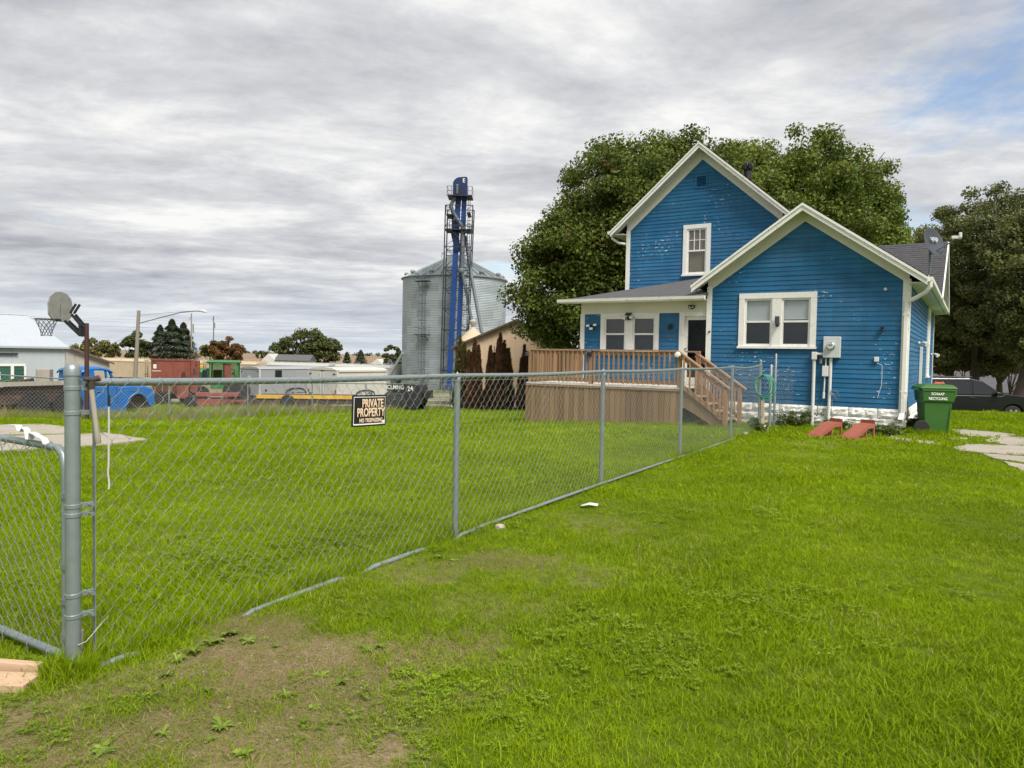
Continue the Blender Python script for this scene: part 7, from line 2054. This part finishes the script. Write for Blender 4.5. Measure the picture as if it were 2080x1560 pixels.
# the two maples behind the house
tree('maple_tree', on(1300, 32.5), crown_at(1315, 492, 32.5), (4.25, 4.4, 4.2), 400, (0.65, 1.15), 165000, 0.118, M['maple'], 'big dark green maple behind the porch, its boughs hanging to the left', 3, 0.42,
     'maples behind the house', extra=[(crown_at(1145, 585, 31.5), (2.2, 2.2, 2.7), 95), (crown_at(1188, 515, 31.0), (2.1, 2.0, 2.1), 70)], nl=14, fork=.28)
tree('maple_tree', on(1590, 36.0), crown_at(1572, 475, 36.0), (5.3, 5.0, 4.35), 430, (0.65, 1.2), 160000, 0.125, M['maple2'], 'big lighter green maple rising behind the main roof', 8, 0.45,
     'maples behind the house', extra=[(crown_at(1718, 540, 36.0), (2.2, 2.4, 2.3), 70)], nl=14, fork=.28)
# dark trees at the right edge
tree('shade_tree', on(1975, 42.0), crown_at(1985, 545, 42.0), (3.6, 3.4, 4.3), 210, (0.55, 1.05), 80000, 0.13, M['locust'], 'dark leafy tree behind the SUV, next to the house', 21, 0.28, 'dark trees behind the SUV', nl=12, fork=.30, shell=.35, bottom=-1, extra=[(crown_at(1985, 690, 42.0), (3.4, 2.6, 1.7), 70)])
tree('shade_tree', on(2066, 37.5), crown_at(2120, 560, 38.0), (3.9, 3.6, 4.4), 220, (0.55, 1.05), 84000, 0.125, M['locust'], 'dark leafy tree with a thick trunk at the right edge', 22, 0.40, 'dark trees behind the SUV', nl=12, fork=.34, shell=.35, bottom=-1, extra=[(crown_at(2110, 640, 38.0), (3.2, 2.6, 2.2), 60)])
tree('shade_tree', on(1925, 47.0), crown_at(1925, 655, 46.0), (3.0, 3.0, 3.0), 120, (0.5, 0.9), 24000, 0.17, M['locust'], 'lower dark tree close behind the far corner of the house', 23, 0.22, 'dark trees behind the SUV', nl=8, shell=.3)
tree('shade_tree', on(2030, 50.0), crown_at(2030, 690, 50.0), (4.6, 3.0, 2.6), 140, (0.5, 0.9), 26000, 0.18, M['locust'], 'low spreading dark tree seen just above the SUV roof', 24, 0.22, 'dark trees behind the SUV', nl=8, shell=.3)

# distant trees
tree('oak_tree', on(640, 185), crown_at(618, 705, 185), (6.6, 5.5, 4.6), 70, (1.1, 2.1), 9000, 0.55, M['far_leaf'], 'large spreading green tree beyond the trailers', 31, 0.5, None, extra=[(crown_at(655, 712, 185), (4.6, 4, 3.2), 40), (crown_at(577, 708, 185), (2.6, 2.5, 3.0), 22)], shell=.3, flat=.6, nl=8)
tree('small_tree', on(198, 150), crown_at(198, 712, 150), (4.6, 4, 2.2), 55, (0.7, 1.3), 5000, 0.42, M['yellow_leaf'], 'yellow green bushy tree behind the taupe building', 32, 0.3, None, shell=.3)
tree('small_tree', on(272, 150), crown_at(275, 703, 150), (2.9, 2.6, 2.9), 50, (0.6, 1.2), 5000, 0.40, M['far_leaf'], 'dark green tree just left of the lamp pole', 33, 0.3, None, shell=.3)
tree('small_tree', on(424, 165), crown_at(424, 712, 165), (1.7, 1.5, 1.7), 22, (0.5, 1.0), 1800, 0.40, M['yellow_leaf'], 'small yellow tree beside the orange bush', 34, 0.2, None, shell=.3)
tree('autumn_tree', on(462, 160), crown_at(461, 715, 160), (3.5, 3.0, 2.9), 60, (0.7, 1.3), 6000, 0.42, M['autumn'], 'rounded orange and green autumn tree behind the tractor', 35, 0.3, None, shell=.4)
tree('shrub', on(800, 130), crown_at(801, 725, 130), (1.8, 1.6, 1.9), 26, (0.4, 0.8), 2000, 0.36, M['far_leaf'], 'ragged green shrub left of the grain bin', 36, 0.15, None, shell=.3, cat='shrub')

def conifer(px, Y, py_top, half_px, label, seed, mat='spruce', base_py=None, n=9500, leaf=0.36):
    rng = np.random.default_rng(seed)
    b = on(px, Y); hz = 724.0 + (px - 1040) * 0.0183
    h = 1.45 + (hz - py_top) / FPX * Y - b[2]
    R0 = 1.45 * half_px / FPX * Y
    t = empty('spruce_tree', b, 0, label, 'tree', 'distant evergreens')
    u = rng.random(n) ** 0.75
    a = rng.uniform(0, 2 * np.pi, n)
    tier = 1 + 0.22 * np.sin(u * 60) + 0.25 * np.sin(a * 5 + u * 9)
    rad = R0 * (1 - u) ** 0.85 * tier * (0.55 + 0.45 * rng.random(n) ** .5) + 0.06
    pos = np.stack([rad * np.cos(a), rad * np.sin(a), 0.6 + u * (h - .6) - rad * 0.18], 1)
    out = np.stack([np.cos(a), np.sin(a), -0.45 + 0 * a], 1) + rng.normal(size=(n, 3)) * .3
    out /= np.linalg.norm(out, axis=1)[:, None]
    sd = np.cross(out, np.array([0, 0, 1.0])) + rng.normal(size=(n, 3)) * .25; sd /= np.linalg.norm(sd, axis=1)[:, None]
    s = leaf * rng.uniform(.6, 1.4, n)[:, None]
    V_ = np.stack([pos - out * s * .5, pos + sd * s * .28, pos + out * s * .8, pos - sd * s * .28], 1).reshape(-1, 3)
    bi = np.arange(n)[:, None] * 4
    F_ = np.concatenate([bi + np.array([[0, 1, 2]]), bi + np.array([[0, 2, 3]])], 1).reshape(-1, 3)
    inst(np_mesh('crown', V_, F_, M[mat]), 'crown', t)
    mb = MB(); mb.tube([(0, 0, -.3), (0, 0, h * .9)], [0.22, 0.03], 6); mb.build('trunk', M['bark'], t, smooth=True)
conifer(349, 150, 648, 34, 'tallest dark spruce behind the red wagon', 41)
conifer(325, 152, 660, 28, 'dark spruce left of the tallest one', 42)
conifer(372, 151, 655, 30, 'dark spruce right of the tallest one, behind the utility pole', 43)
conifer(704, 175, 715, 11, 'smaller of two round evergreens left of the grain bin', 44, n=1800, leaf=.4)
conifer(732, 175, 711, 15, 'larger of two round evergreens left of the grain bin', 45, n=2400, leaf=.4)
# far shelter belts on the horizon: nobody could count these
rng = np.random.default_rng(5)
c = []; r = []
for (xa, xb, Y, h) in ((-900, -560, 2300, 10), (-420, -330, 1900, 9), (-330, -150, 2100, 8), (-150, 900, 2600, 11), (900, 2200, 2300, 12)):
    x = xa
    while x < xb:
        hh = h * rng.uniform(.5, 1.15); c.append((x, Y + rng.uniform(-30, 30), -4.6 + hh * .5)); r.append(hh * .75); x += rng.uniform(3, 11)
Vv, Ff = leaf_cloud(c, r, 16000, 3.6, .8, rng)
o = inst(np_mesh('treeline', Vv, Ff, M['far_leaf']), 'treeline'); tag(o, 'distant line of trees along the horizon', 'treeline', kind='stuff')
for k, (px, Y, h) in enumerate(((527, 420, 6.5), (552, 380, 5.5), (541, 520, 6.0), (600, 600, 8))):
    g = on(px, Y)
    lab = ('lone bare pole tree on the ploughed field, leftmost', 'small lone tree on the ploughed field right of the autumn tree', 'faint small tree on the ploughed field', 'faint far tree behind the large spreading tree')[k]
    tree('field_tree', g, (g[0], g[1], g[2] + h * .62), (h * .35, h * .35, h * .38), 14, (.6, 1.1), 500, .8, M['far_leaf'], lab, 60 + k, .15, None, nl=4)

# arborvitae before the tan garage
def arborvitae(px, Y, py_top, half_px, label, seed, mat):
    rng = np.random.default_rng(seed)
    b = on(px, Y, -.05); hz = 724.0 + (px - 1040) * 0.0183
    h = 1.45 + (hz - py_top) / FPX * Y - b[2]
    R0 = 1.2 * half_px / FPX * Y
    t = empty('arborvitae', b, 0, label, 'shrub', 'arborvitae before the tan garage')
    n = 9000
    u = rng.random(n)
    a = rng.uniform(0, 2 * np.pi, n)
    prof = np.where(u < .18, .78 + u * 1.2, (1 - ((u - .18) / .82) ** 1.45)) ** .85
    prof = np.clip(prof, .05, 1)
    rad = R0 * prof * (1 + .14 * np.sin(a * 4 + u * 14) + .1 * np.sin(a * 9 - u * 31)) * (0.6 + .4 * rng.random(n) ** .4)
    sp_ = rng.integers(0, 3, n)
    hs_ = np.array([1.0, .90, .80])[sp_] * np.where(u > .3, 1, 1)
    grow = np.clip((u - .25) / .5, 0, 1)
    offs = np.array([(.0, .0), (.42, .1), (-.40, -.15)])[(sp_ + seed) % 3] * R0 * grow[:, None]
    rad = rad * (1 - .38 * grow)
    zz_ = u * (h - .1) * (1 - (1 - hs_) * grow)
    pos = np.stack([rad * np.cos(a) + offs[:, 0], rad * np.sin(a) + offs[:, 1], .05 + zz_], 1)
    out = np.stack([np.cos(a) * .5, np.sin(a) * .5, 1.0 + 0 * a], 1) + rng.normal(size=(n, 3)) * .35
    out /= np.linalg.norm(out, axis=1)[:, None]
    sd = np.cross(out, rng.normal(size=(n, 3))); sd /= np.linalg.norm(sd, axis=1)[:, None]
    s = .095 * rng.uniform(.6, 1.5, n)[:, None]
    V_ = np.stack([pos - out * s * .5, pos + sd * s * .3, pos + out * s * .9, pos - sd * s * .3], 1).reshape(-1, 3)
    bi = np.arange(n)[:, None] * 4
    F_ = np.concatenate([bi + np.array([[0, 1, 2]]), bi + np.array([[0, 2, 3]])], 1).reshape(-1, 3)
    inst(np_mesh('foliage', V_, F_, M[mat]), 'foliage', t)
    mb = MB(); mb.tube([(0, 0, -.1), (0, 0, h * .9)], [.07, .015], 6); mb.build('stem', M['bark'], t, smooth=True)
arborvitae(942, 35.0, 680, 18, 'tall half green arborvitae, first from the left before the tan garage', 71, 'arbor_g')
arborvitae(963, 34.4, 686, 15, 'narrow browned arborvitae, second from the left before the tan garage', 72, 'arbor')
arborvitae(1003, 34.6, 688, 16, 'browned arborvitae, third from the left before the tan garage', 73, 'arbor')
arborvitae(1023, 34.2, 676, 17, 'browned arborvitae under the maple boughs, fourth from the left', 74, 'arbor')
arborvitae(1064, 34.0, 700, 11, 'slim browned arborvitae half hidden by the deck', 75, 'arbor')
tree('shrub', on(1965, 45), crown_at(1958, 735, 45), (2.2, 1.6, 1.2), 50, (.3, .6), 9000, .15, M['locust'], 'dark shrub behind the rear half of the SUV', 81, .08, 'shrubs behind the SUV', cat='shrub', shell=.3)
tree('shrub', on(2052, 46), crown_at(2052, 738, 46), (2.2, 1.6, 1.1), 50, (.3, .6), 9000, .15, M['locust'], 'dark shrub behind the front half of the SUV', 82, .08, 'shrubs behind the SUV', cat='shrub', shell=.3)
# ---------------------------------------------------------------- weeds against the stone base
def clump_plant(name, xy, r, h, n, leaf, mat, label, cat, seed, group=None, grassy=0):
    rng = np.random.default_rng(seed)
    t = empty(name, (xy[0], xy[1], terrain(*xy)), 0, label, cat, group)
    c = np.stack([rng.normal(size=14) * r * .5, rng.normal(size=14) * r * .35, rng.uniform(.1, 1, 14) * h * .8], 1)
    Vv, Ff = leaf_cloud(c, np.full(14, r * .45), n, leaf, .8, rng)
    Vv[:, 2] = np.abs(Vv[:, 2])
    inst(np_mesh('foliage', Vv, Ff, M[mat]), 'foliage', t)
    mb = MB()
    for k in range(7 + grassy):
        a = rng.uniform(0, 6.28); L_ = h * rng.uniform(.8, 1.5)
        mb.tube([(0, 0, 0), (math.cos(a) * r * .3, math.sin(a) * r * .3, L_ * .6), (math.cos(a) * r * (.9 + .6 * rng.random()), math.sin(a) * r * .8, L_ * (.75 if grassy else .95))], [.006, .004, .002], 4)
    mb.build('stems', M['herb'], t)
for k, (px, py, r, h, lab) in enumerate(((1585, 866, .28, .30, 'leafy weeds by the tall fence pole against the stone base'), (1612, 868, .24, .22, 'low weeds along the stone base left of the conduits'), (1642, 868, .30, .42, 'arching tall grass clump at the white conduit'),
        (1700, 872, .28, .22, 'low weeds between the two ramps'), (1765, 880, .30, .16, 'low weeds along the stone base right of the ramps'), (1800, 884, .3, .16, 'green weeds at the house corner'), (1856, 878, .26, .28, 'dark weeds between the house corner and the recycling cart'),
        (1880, 868, .24, .45, 'tall green weed behind the recycling cart wheel'), (1535, 878, .22, .3, 'weeds at the last fence post'))):
    clump_plant('weed_clump', gpt(px, py), r, h, 420, .05, 'herb', lab, 'weeds', 90 + k, 'weeds along the stone base', 6 if 'arching' in lab else 0)
# ================================================================ lawn
def grass_material(name, lo, hi, dry, inst_amt=0.25, dry_amt=0.0):
    m = bpy.data.materials.new(name); m.use_nodes = True
    N, L = m.node_tree.nodes, m.node_tree.links
    N.clear()
    geo = N.new('ShaderNodeNewGeometry'); oi = N.new('ShaderNodeObjectInfo')
    def noise(s, d, off=(0, 0, 0)):
        va = N.new('ShaderNodeVectorMath'); va.operation = 'ADD'; va.inputs[1].default_value = off; L.new(geo.outputs['Position'], va.inputs[0])
        n = N.new('ShaderNodeTexNoise'); n.inputs['Scale'].default_value = s; n.inputs['Detail'].default_value = d; L.new(va.outputs[0], n.inputs['Vector']); return n.outputs[0]
    def mth(op, a, b):
        n = N.new('ShaderNodeMath'); n.operation = op
        for i, v in enumerate((a, b)):
            if isinstance(v, (int, float)): n.inputs[i].default_value = v
            else: L.new(v, n.inputs[i])
        return n.outputs[0]
    def mr(v, a, c, lo_=0.0, hi_=1.0):
        n = N.new('ShaderNodeMapRange'); L.new(v, n.inputs[0]); n.inputs[1].default_value = a; n.inputs[2].default_value = c; n.inputs[3].default_value = lo_; n.inputs[4].default_value = hi_; return n.outputs[0]
    v = mth('ADD', mth('MULTIPLY', noise(0.55, 3), 0.8), mth('ADD', mth('MULTIPLY', noise(2.6, 3, (9, 4, 1)), 0.35), mth('MULTIPLY', oi.outputs['Random'], inst_amt)))
    v = mth('ADD', v, mth('MULTIPLY', geo.outputs['Random Per Island'], 0.30))
    f = mr(v, 0.50, 1.15)
    mx = N.new('ShaderNodeMix'); mx.data_type = 'RGBA'; L.new(f, mx.inputs[0]); mx.inputs[6].default_value = (*lo, 1); mx.inputs[7].default_value = (*hi, 1)
    rd = mr(mth('ADD', geo.outputs['Random Per Island'], mth('MULTIPLY', noise(1.3, 3, (3, 3, 3)), 0.55)), 1.22 - dry_amt, 1.30 - dry_amt)
    m2 = N.new('ShaderNodeMix'); m2.data_type = 'RGBA'; L.new(rd, m2.inputs[0]); L.new(mx.outputs[2], m2.inputs[6]); m2.inputs[7].default_value = (*dry, 1)
    d = N.new('ShaderNodeBsdfPrincipled'); d.inputs['Roughness'].default_value = 0.65; d.inputs['Specular IOR Level'].default_value = 0.12
    t = N.new('ShaderNodeBsdfTranslucent'); L.new(m2.outputs[2], d.inputs['Base Color']); L.new(m2.outputs[2], t.inputs['Color'])
    ms = N.new('ShaderNodeMixShader'); ms.inputs[0].default_value = 0.35; L.new(d.outputs[0], ms.inputs[1]); L.new(t.outputs[0], ms.inputs[2])
    o = N.new('ShaderNodeOutputMaterial'); L.new(ms.outputs[0], o.inputs[0])
    return m
M['grass'] = grass_material('lawn_grass', (0.128, 0.205, 0.003), (0.300, 0.415, 0.006), (0.42, 0.37, 0.15))
M['thatch'] = grass_material('dry_thatch', (0.32, 0.225, 0.135), (0.50, 0.38, 0.235), (0.20, 0.25, 0.04), dry_amt=0.42)

def tuft(seed, n, spread, h_lo, h_hi, width, mat, lean=0.5, segs=3):
    rng = np.random.default_rng(seed)
    vs, fs = [], []
    base = 0
    for k in range(n):
        x, y = rng.uniform(-spread, spread, 2)
        h = rng.uniform(h_lo, h_hi); a = rng.uniform(0, 6.283); w = width * rng.uniform(.7, 1.3)
        ln = lean * rng.uniform(.1, 1.2) * h
        dx, dy = math.cos(a), math.sin(a); b = rng.uniform(0, 6.283); sx, sy = math.cos(b), math.sin(b)
        for j in range(segs + 1):
            u = j / segs
            px_, py_, pz = x + dx * ln * u * u, y + dy * ln * u * u, h * (u - .18 * u * u * lean)
            ww = w * (1 - u ** 1.6) if j < segs else 0
            if j < segs:
                vs += [(px_ - sx * ww, py_ - sy * ww, pz), (px_ + sx * ww, py_ + sy * ww, pz)]
            else: vs.append((px_, py_, pz))
        for j in range(segs - 1):
            fs.append((base + 2 * j, base + 2 * j + 1, base + 2 * j + 3, base + 2 * j + 2))
        fs.append((base + 2 * (segs - 1), base + 2 * (segs - 1) + 1, base + 2 * segs))
        base += 2 * segs + 1
    me = bpy.data.meshes.new('grass_tuft'); me.from_pydata(vs, [], fs); me.materials.append(mat)
    return me

def scatter(name, pts, rot, scl, idx, meshes, label):
    cl = bpy.data.collections.new(name + '_kinds')
    for i, me in enumerate(meshes):
        o = bpy.data.objects.new('%s_kind_%02d' % (name, i), me); cl.objects.link(o)
    pm_ = bpy.data.meshes.new(name)
    pm_.vertices.add(len(pts)); pm_.vertices.foreach_set('co', np.asarray(pts, np.float32).ravel())
    for nm, ty, dat in (('rot', 'FLOAT_VECTOR', rot), ('scl', 'FLOAT', scl), ('idx', 'INT', idx)):
        a = pm_.attributes.new(nm, ty, 'POINT')
        a.data.foreach_set('vector' if ty == 'FLOAT_VECTOR' else 'value', np.asarray(dat, np.int32 if ty == 'INT' else np.float32).ravel())
    o = bpy.data.objects.new(name, pm_); col.objects.link(o)
    ng = bpy.data.node_groups.new(name, 'GeometryNodeTree')
    ng.interface.new_socket('Geometry', in_out='INPUT', socket_type='NodeSocketGeometry'); ng.interface.new_socket('Geometry', in_out='OUTPUT', socket_type='NodeSocketGeometry')
    N, L = ng.nodes, ng.links
    gi, go = N.new('NodeGroupInput'), N.new('NodeGroupOutput')
    ci = N.new('GeometryNodeCollectionInfo'); ci.inputs['Collection'].default_value = cl; ci.inputs['Separate Children'].default_value = True; ci.inputs['Reset Children'].default_value = True
    ip = N.new('GeometryNodeInstanceOnPoints'); ip.inputs['Pick Instance'].default_value = True
    def attr(nm, dt):
        n = N.new('GeometryNodeInputNamedAttribute'); n.data_type = dt; n.inputs['Name'].default_value = nm; return n.outputs[0]
    L.new(gi.outputs[0], ip.inputs['Points']); L.new(ci.outputs[0], ip.inputs['Instance']); L.new(attr('idx', 'INT'), ip.inputs['Instance Index'])
    er = N.new('FunctionNodeEulerToRotation'); L.new(attr('rot', 'FLOAT_VECTOR'), er.inputs[0]); L.new(er.outputs[0], ip.inputs['Rotation'])
    L.new(attr('scl', 'FLOAT'), ip.inputs['Scale']); L.new(ip.outputs[0], go.inputs[0])
    md = o.modifiers.new('scatter', 'NODES'); md.node_group = ng
    tag(o, label, 'grass', kind='stuff')
    return o

def blocked(x, y):
    if y > 8.5:
        for poly in SLAB_POLYS:
            if in_poly(x, y, poly): return True
    hx, hy = house_local(x, y)
    if -8.3 < hx < -3.3 and -1.48 < hy < 0.3: return True
    if -4.3 < hx < 0.05 and hy > -0.02 and hy < 12: return True
    if hx < -3 and hx > -7.9 and 0 < hy < 12: return True
    return False
grng = np.random.default_rng(77)
near_m = [tuft(100 + k, 24, 0.055, 0.018, 0.050, 0.0021, M['grass'], 1.0, 3) for k in range(5)] + [tuft(110 + k, 12, 0.05, 0.03, 0.080, 0.0022, M['grass'], 1.3, 4) for k in range(2)]
mid_m = [tuft(120 + k, 38, 0.10, 0.022, 0.058, 0.0040, M['grass'], 0.9, 2) for k in range(5)]
far_m = [tuft(130 + k, 50, 0.24, 0.025, 0.062, 0.0090, M['grass'], 0.8, 2) for k in range(4)]
dry_m = [tuft(140 + k, 34, 0.075, 0.006, 0.026, 0.0017, M['thatch'], 3.2, 2) for k in range(4)]
weed_edge = [tuft(150 + k, 26, 0.12, 0.12, 0.34, 0.005, M['grass'], 0.7, 4) for k in range(3)] + [tuft(155 + k, 20, 0.12, 0.16, 0.42, 0.005, M['thatch'], 0.6, 4) for k in range(2)]
M['clover'] = leaf_material('clover_leaves', (0.13, 0.215, 0.008), (0.25, 0.355, 0.018), 0.4, wscale=3)
def clover_tuft(seed, n, spread):
    rng = np.random.default_rng(seed); vs, fs = [], []
    for k in range(n):
        x, y = rng.normal(size=2) * spread * .5; z = rng.uniform(.012, .040); r = rng.uniform(.005, .010); a0 = rng.uniform(0, 6.28)
        for q in range(3):
            a = a0 + q * 2.094; cx, cy = x + math.cos(a) * r * .9, y + math.sin(a) * r * .9; b = len(vs)
            tilt = rng.uniform(-.3, .3)
            vs += [(x, y, z), (cx + math.cos(a + 1.2) * r * .7, cy + math.sin(a + 1.2) * r * .7, z + tilt * r), (cx + math.cos(a) * r * .9, cy + math.sin(a) * r * .9, z + .3 * r), (cx + math.cos(a - 1.2) * r * .7, cy + math.sin(a - 1.2) * r * .7, z - tilt * r)]
            fs.append((b, b + 1, b + 2, b + 3))
    me = bpy.data.meshes.new('clover'); me.from_pydata(vs, [], fs); me.materials.append(M['clover']); return me
clover_m = [clover_tuft(170 + k, 22, .07) for k in range(4)]
def crumb(seed):
    rng = np.random.default_rng(seed)
    v = [(-1, -1, -.4), (1, -1, -.4), (1, 1, -.4), (-1, 1, -.4), (-.7, -.6, .7), (.8, -.7, .6), (.6, .8, .7), (-.8, .6, .5)]
    me = bpy.data.meshes.new('crumb'); me.from_pydata([(x * .005 * rng.uniform(.5, 1.3), y * .005 * rng.uniform(.5, 1.3), z * .004 * rng.uniform(.5, 1.4) + .003) for x, y, z in v], [], [(3, 2, 1, 0), (4, 5, 6, 7), (0, 1, 5, 4), (1, 2, 6, 5), (2, 3, 7, 6), (3, 0, 4, 7)])
    me.materials.append(M['soil'] if seed % 4 else M['rock']); return me
crumb_m = [crumb(k) for k in range(8)]
sets = {'e': [], 's': [], 'c': [], 'n': [], 'm': [], 'f': [], 'd': [], 't': []}
def lawn_limit(x):   # back edge of the mown lawn
    return 35.4 if x > -7 else 35.4
def wedge(d, margin=1.6): return 0.71 * d + margin
def sow(d0, d1, dens, key, lim=None):
    area_n = 0
    w1 = wedge(d1)
    n = int(dens * (d1 - d0) * 2 * w1)
    ys = grng.uniform(d0, d1, n); xs = grng.uniform(-w1, w1, n)
    for x, y in zip(xs, ys):
        if abs(x) > wedge(y): continue
        if y > 8 and blocked(x, y): continue
        b = bare(x, y) if y < 16 else 0.0
        if grng.random() < b * 0.82:
            if y < 9 or grng.random() < .3: sets['d'].append((x, y))
            continue
        if x > 9.5 and y > 25.2: continue
        hx, hy = house_local(x, y)
        if -8.6 < hx < 0.6 and hy > 11.5 and y > 26: continue
        sets[key].append((x, y))
sow(1.9, 4.6, 680, 'n'); sow(4.6, 7.5, 400, 'n'); sow(7.5, 13.0, 120, 'm'); sow(13.0, 21.0, 32, 'f'); sow(21.0, 35.4, 16, 'f')
# clover and creeping weeds in drifts through the near turf
for _ in range(9000):
    y = 1.9 + 8 * grng.random() ** 1.4; x = grng.uniform(-wedge(y), wedge(y))
    d = math.sin(x * 1.7 + 2.2 * math.sin(y * .8)) + math.sin(y * 2.3 - x * .9) + .6 * math.sin(x * 4.1 + y * 3.3)
    p = (FENCE_S - Vector((x, y, 0))).dot(FENCE_N)
    if grng.random() < smooth01((d - .2 + (0.9 if abs(p) < .6 else 0)) / 2.6) * .8: sets['c'].append((x, y))
# thatch litter through the worn ground
for _ in range(8500):
    cx, cy, rx, ry, s = BARE[grng.integers(0, 10)]
    x, y = cx + grng.normal() * rx * .7, cy + grng.normal() * ry * .7
    if bare(x, y) > .25: sets['d'].append((x, y))
# longer uncut grass along the fence foot, the posts and the back fence
for _ in range(1500):
    s = grng.uniform(0, 14.1); p = fp(s, grng.normal() * .055 - .02)
    if bare(p[0], p[1]) < .6 or grng.random() < .25: sets['n'].append((p[0], p[1]))
for _ in range(620):
    s = grng.uniform(0, 14.1); p = fp(s, grng.normal() * .035 - .03)
    if bare(p[0], p[1]) < .7: sets['e'].append((p[0], p[1]))
for _ in range(60):
    a = grng.uniform(0, 6.28); sets['e'].append((FENCE_S.x + .07 * math.cos(a), FENCE_S.y + .07 * math.sin(a)))
for _ in range(420):
    p = H(grng.uniform(-4.2, 0.5), -.02 - abs(grng.normal()) * .16, 0); sets['e'].append((p[0], p[1]))
for _ in range(160):
    p = H(grng.uniform(-8.4, -3.2), -1.50 - abs(grng.normal()) * .06, 0); sets['e'].append((p[0], p[1]))
for _ in range(150):
    a = grng.uniform(0, 6.28); q = grng.uniform(.26, .5); sets['e'].append((rc.location.x + q * math.cos(a), rc.location.y + q * math.sin(a)))
for _ in range(1500):
    cx, cy, rx, ry, s = BARE[grng.integers(0, 7)]
    x, y = cx + grng.normal() * rx * .6, cy + grng.normal() * ry * .6
    if bare(x, y) > .35: sets['s'].append((x, y))
for _ in range(900):
    s = grng.uniform(3, 26.5); p = bp_(s, grng.normal() * .35 - .3); sets['t'].append((p[0], p[1]))
for _ in range(1500):
    s = grng.uniform(-1, 16); p = bp_(s + 3, -.3 - grng.random() ** 1.5 * 4.0); sets['t'].append((p[0], p[1]))
for _ in range(260):
    hx, hy = grng.uniform(-4.2, 0.4), -grng.random() * .18; p = H(hx, hy, 0); sets['m'].append((p[0], p[1]))
for key, meshes, smin, smax, nm, lab in (('n', near_m, .75, 1.25, 'near_grass', 'bright green mown lawn grass close to the camera'), ('m', mid_m, .8, 1.25, 'mid_grass', 'bright green mown lawn grass in the middle of the yard'),
                                    ('f', far_m, .8, 1.2, 'far_grass', 'bright green lawn grass towards the back of the yard'), ('c', clover_m, .7, 1.3, 'clover', 'low clover and creeping weeds growing through the near lawn'), ('e', weed_edge[:3], .28, .55, 'fence_grass', 'longer uncut grass along the fence foot and the stone base'), ('s', crumb_m, .5, 1.8, 'soil_crumbs', 'crumbs of soil and grit on the worn ground'), ('d', dry_m, .7, 1.3, 'dry_grass', 'dry brown thatch on the worn ground beside the fence'), ('t', weed_edge, .6, 1.2, 'tall_grass', 'uncut tall grass and weeds along the back fence')):
    P_ = sets[key]; n = len(P_)
    if not n: continue
    pts = np.array([(x, y, terrain(x, y) - 0.004) for x, y in P_])
    rot = np.stack([grng.normal(size=n) * .08, grng.normal(size=n) * .08, grng.uniform(0, 6.283, n)], 1)
    scl = grng.uniform(smin, smax, n) * (1 - 0.35 * np.array([bare(x, y) if y < 16 else 0 for x, y in P_]))
    # patches of longer and shorter growth
    scl *= 1 + 0.22 * np.sin(pts[:, 0] * 1.9 + 1.3 * np.sin(pts[:, 1] * .9)) * np.sin(pts[:, 1] * 1.5 + .7)
    scatter(nm, pts, rot, scl, grng.integers(0, len(meshes), n), meshes, lab)

# ---------------------------------------------------------------- broadleaf weeds in the worn ground
def rosette(seed, n, L_, w):
    rng = np.random.default_rng(seed)
    mb = MB()
    for k in range(n):
        a = 2 * math.pi * k / n + rng.normal() * .5; l = L_ * rng.uniform(.4, 1.2); lift = rng.uniform(.12, .75)
        dx, dy = math.cos(a), math.sin(a); sx, sy = -dy, dx
        vs = []
        for j in range(6):
            u = j / 5; ww = w * (math.sin(math.pi * min(1, u * .92 + .06)) ** .8) * rng.uniform(.55, 1.2) * (.45 if j == 0 else (1.2 if j % 2 else .7))
            r_ = l * u; z = lift * l * (u * 1.4 - u * u * .95) + .006
            vs += [(dx * r_ - sx * ww, dy * r_ - sy * ww, z + .25 * ww), (dx * r_, dy * r_, z), (dx * r_ + sx * ww, dy * r_ + sy * ww, z + .25 * ww)]
        fs = []
        for j in range(5):
            b = j * 3; fs += [(b, b + 1, b + 4, b + 3), (b + 1, b + 2, b + 5, b + 4)]
        mb.add(vs, fs)
    return mb.mesh('leaves', M['weed'], smooth=True)
ros = [rosette(200 + k, 22 + k % 5, .048 + .010 * (k % 3), .0105 + .003 * (k % 2)) for k in range(5)]
WEEDS = [(470, 1292, 1.5), (430, 1310, 1.6), (395, 1330, 1.4), (505, 1305, 1.2), (360, 1345, 1.2), (340, 1375, 1.1), (690, 1390, 1.3), (655, 1375, .9), (745, 1322, 1.2), (775, 1318, 1.0), (735, 1250, .9), (790, 1255, .8), (450, 1480, 1.3), (425, 1505, 1.0),
         (580, 1415, .9), (640, 1440, .8), (495, 1535, 1.2), (330, 1495, 1.0), (210, 1530, 1.2), (915, 1190, .9), (890, 1135, 1.2), (925, 1140, 1.0), (560, 1315, .7), (405, 1160, .9), (420, 1405, .9), (250, 1440, 1.0), (180, 1440, .9), (300, 1425, .9), (870, 1300, .6), (690, 1215, .7)]
WE = []
for k, (px, py, s) in enumerate(WEEDS):
    x, y = gpt(px, py)
    t = empty('weed', (x, y, terrain(x, y)), random.uniform(0, 6.28), 'x', 'weed', 'weeds in the worn ground'); WE.append(t)
    o = inst(ros[k % 5], 'leaves', t); t.scale = (s * random.uniform(.55, .9), s * random.uniform(.55, .9), s * random.uniform(.5, 1.0)); t.rotation_euler = (random.uniform(-.2, .2), random.uniform(-.2, .2), random.uniform(0, 6.28))
for k, t in enumerate(sorted(WE, key=lambda t: (t.location - FENCE_S).length)): t['label'] = 'broadleaf weed in the worn ground, %s nearest to the corner post' % ORD[k]
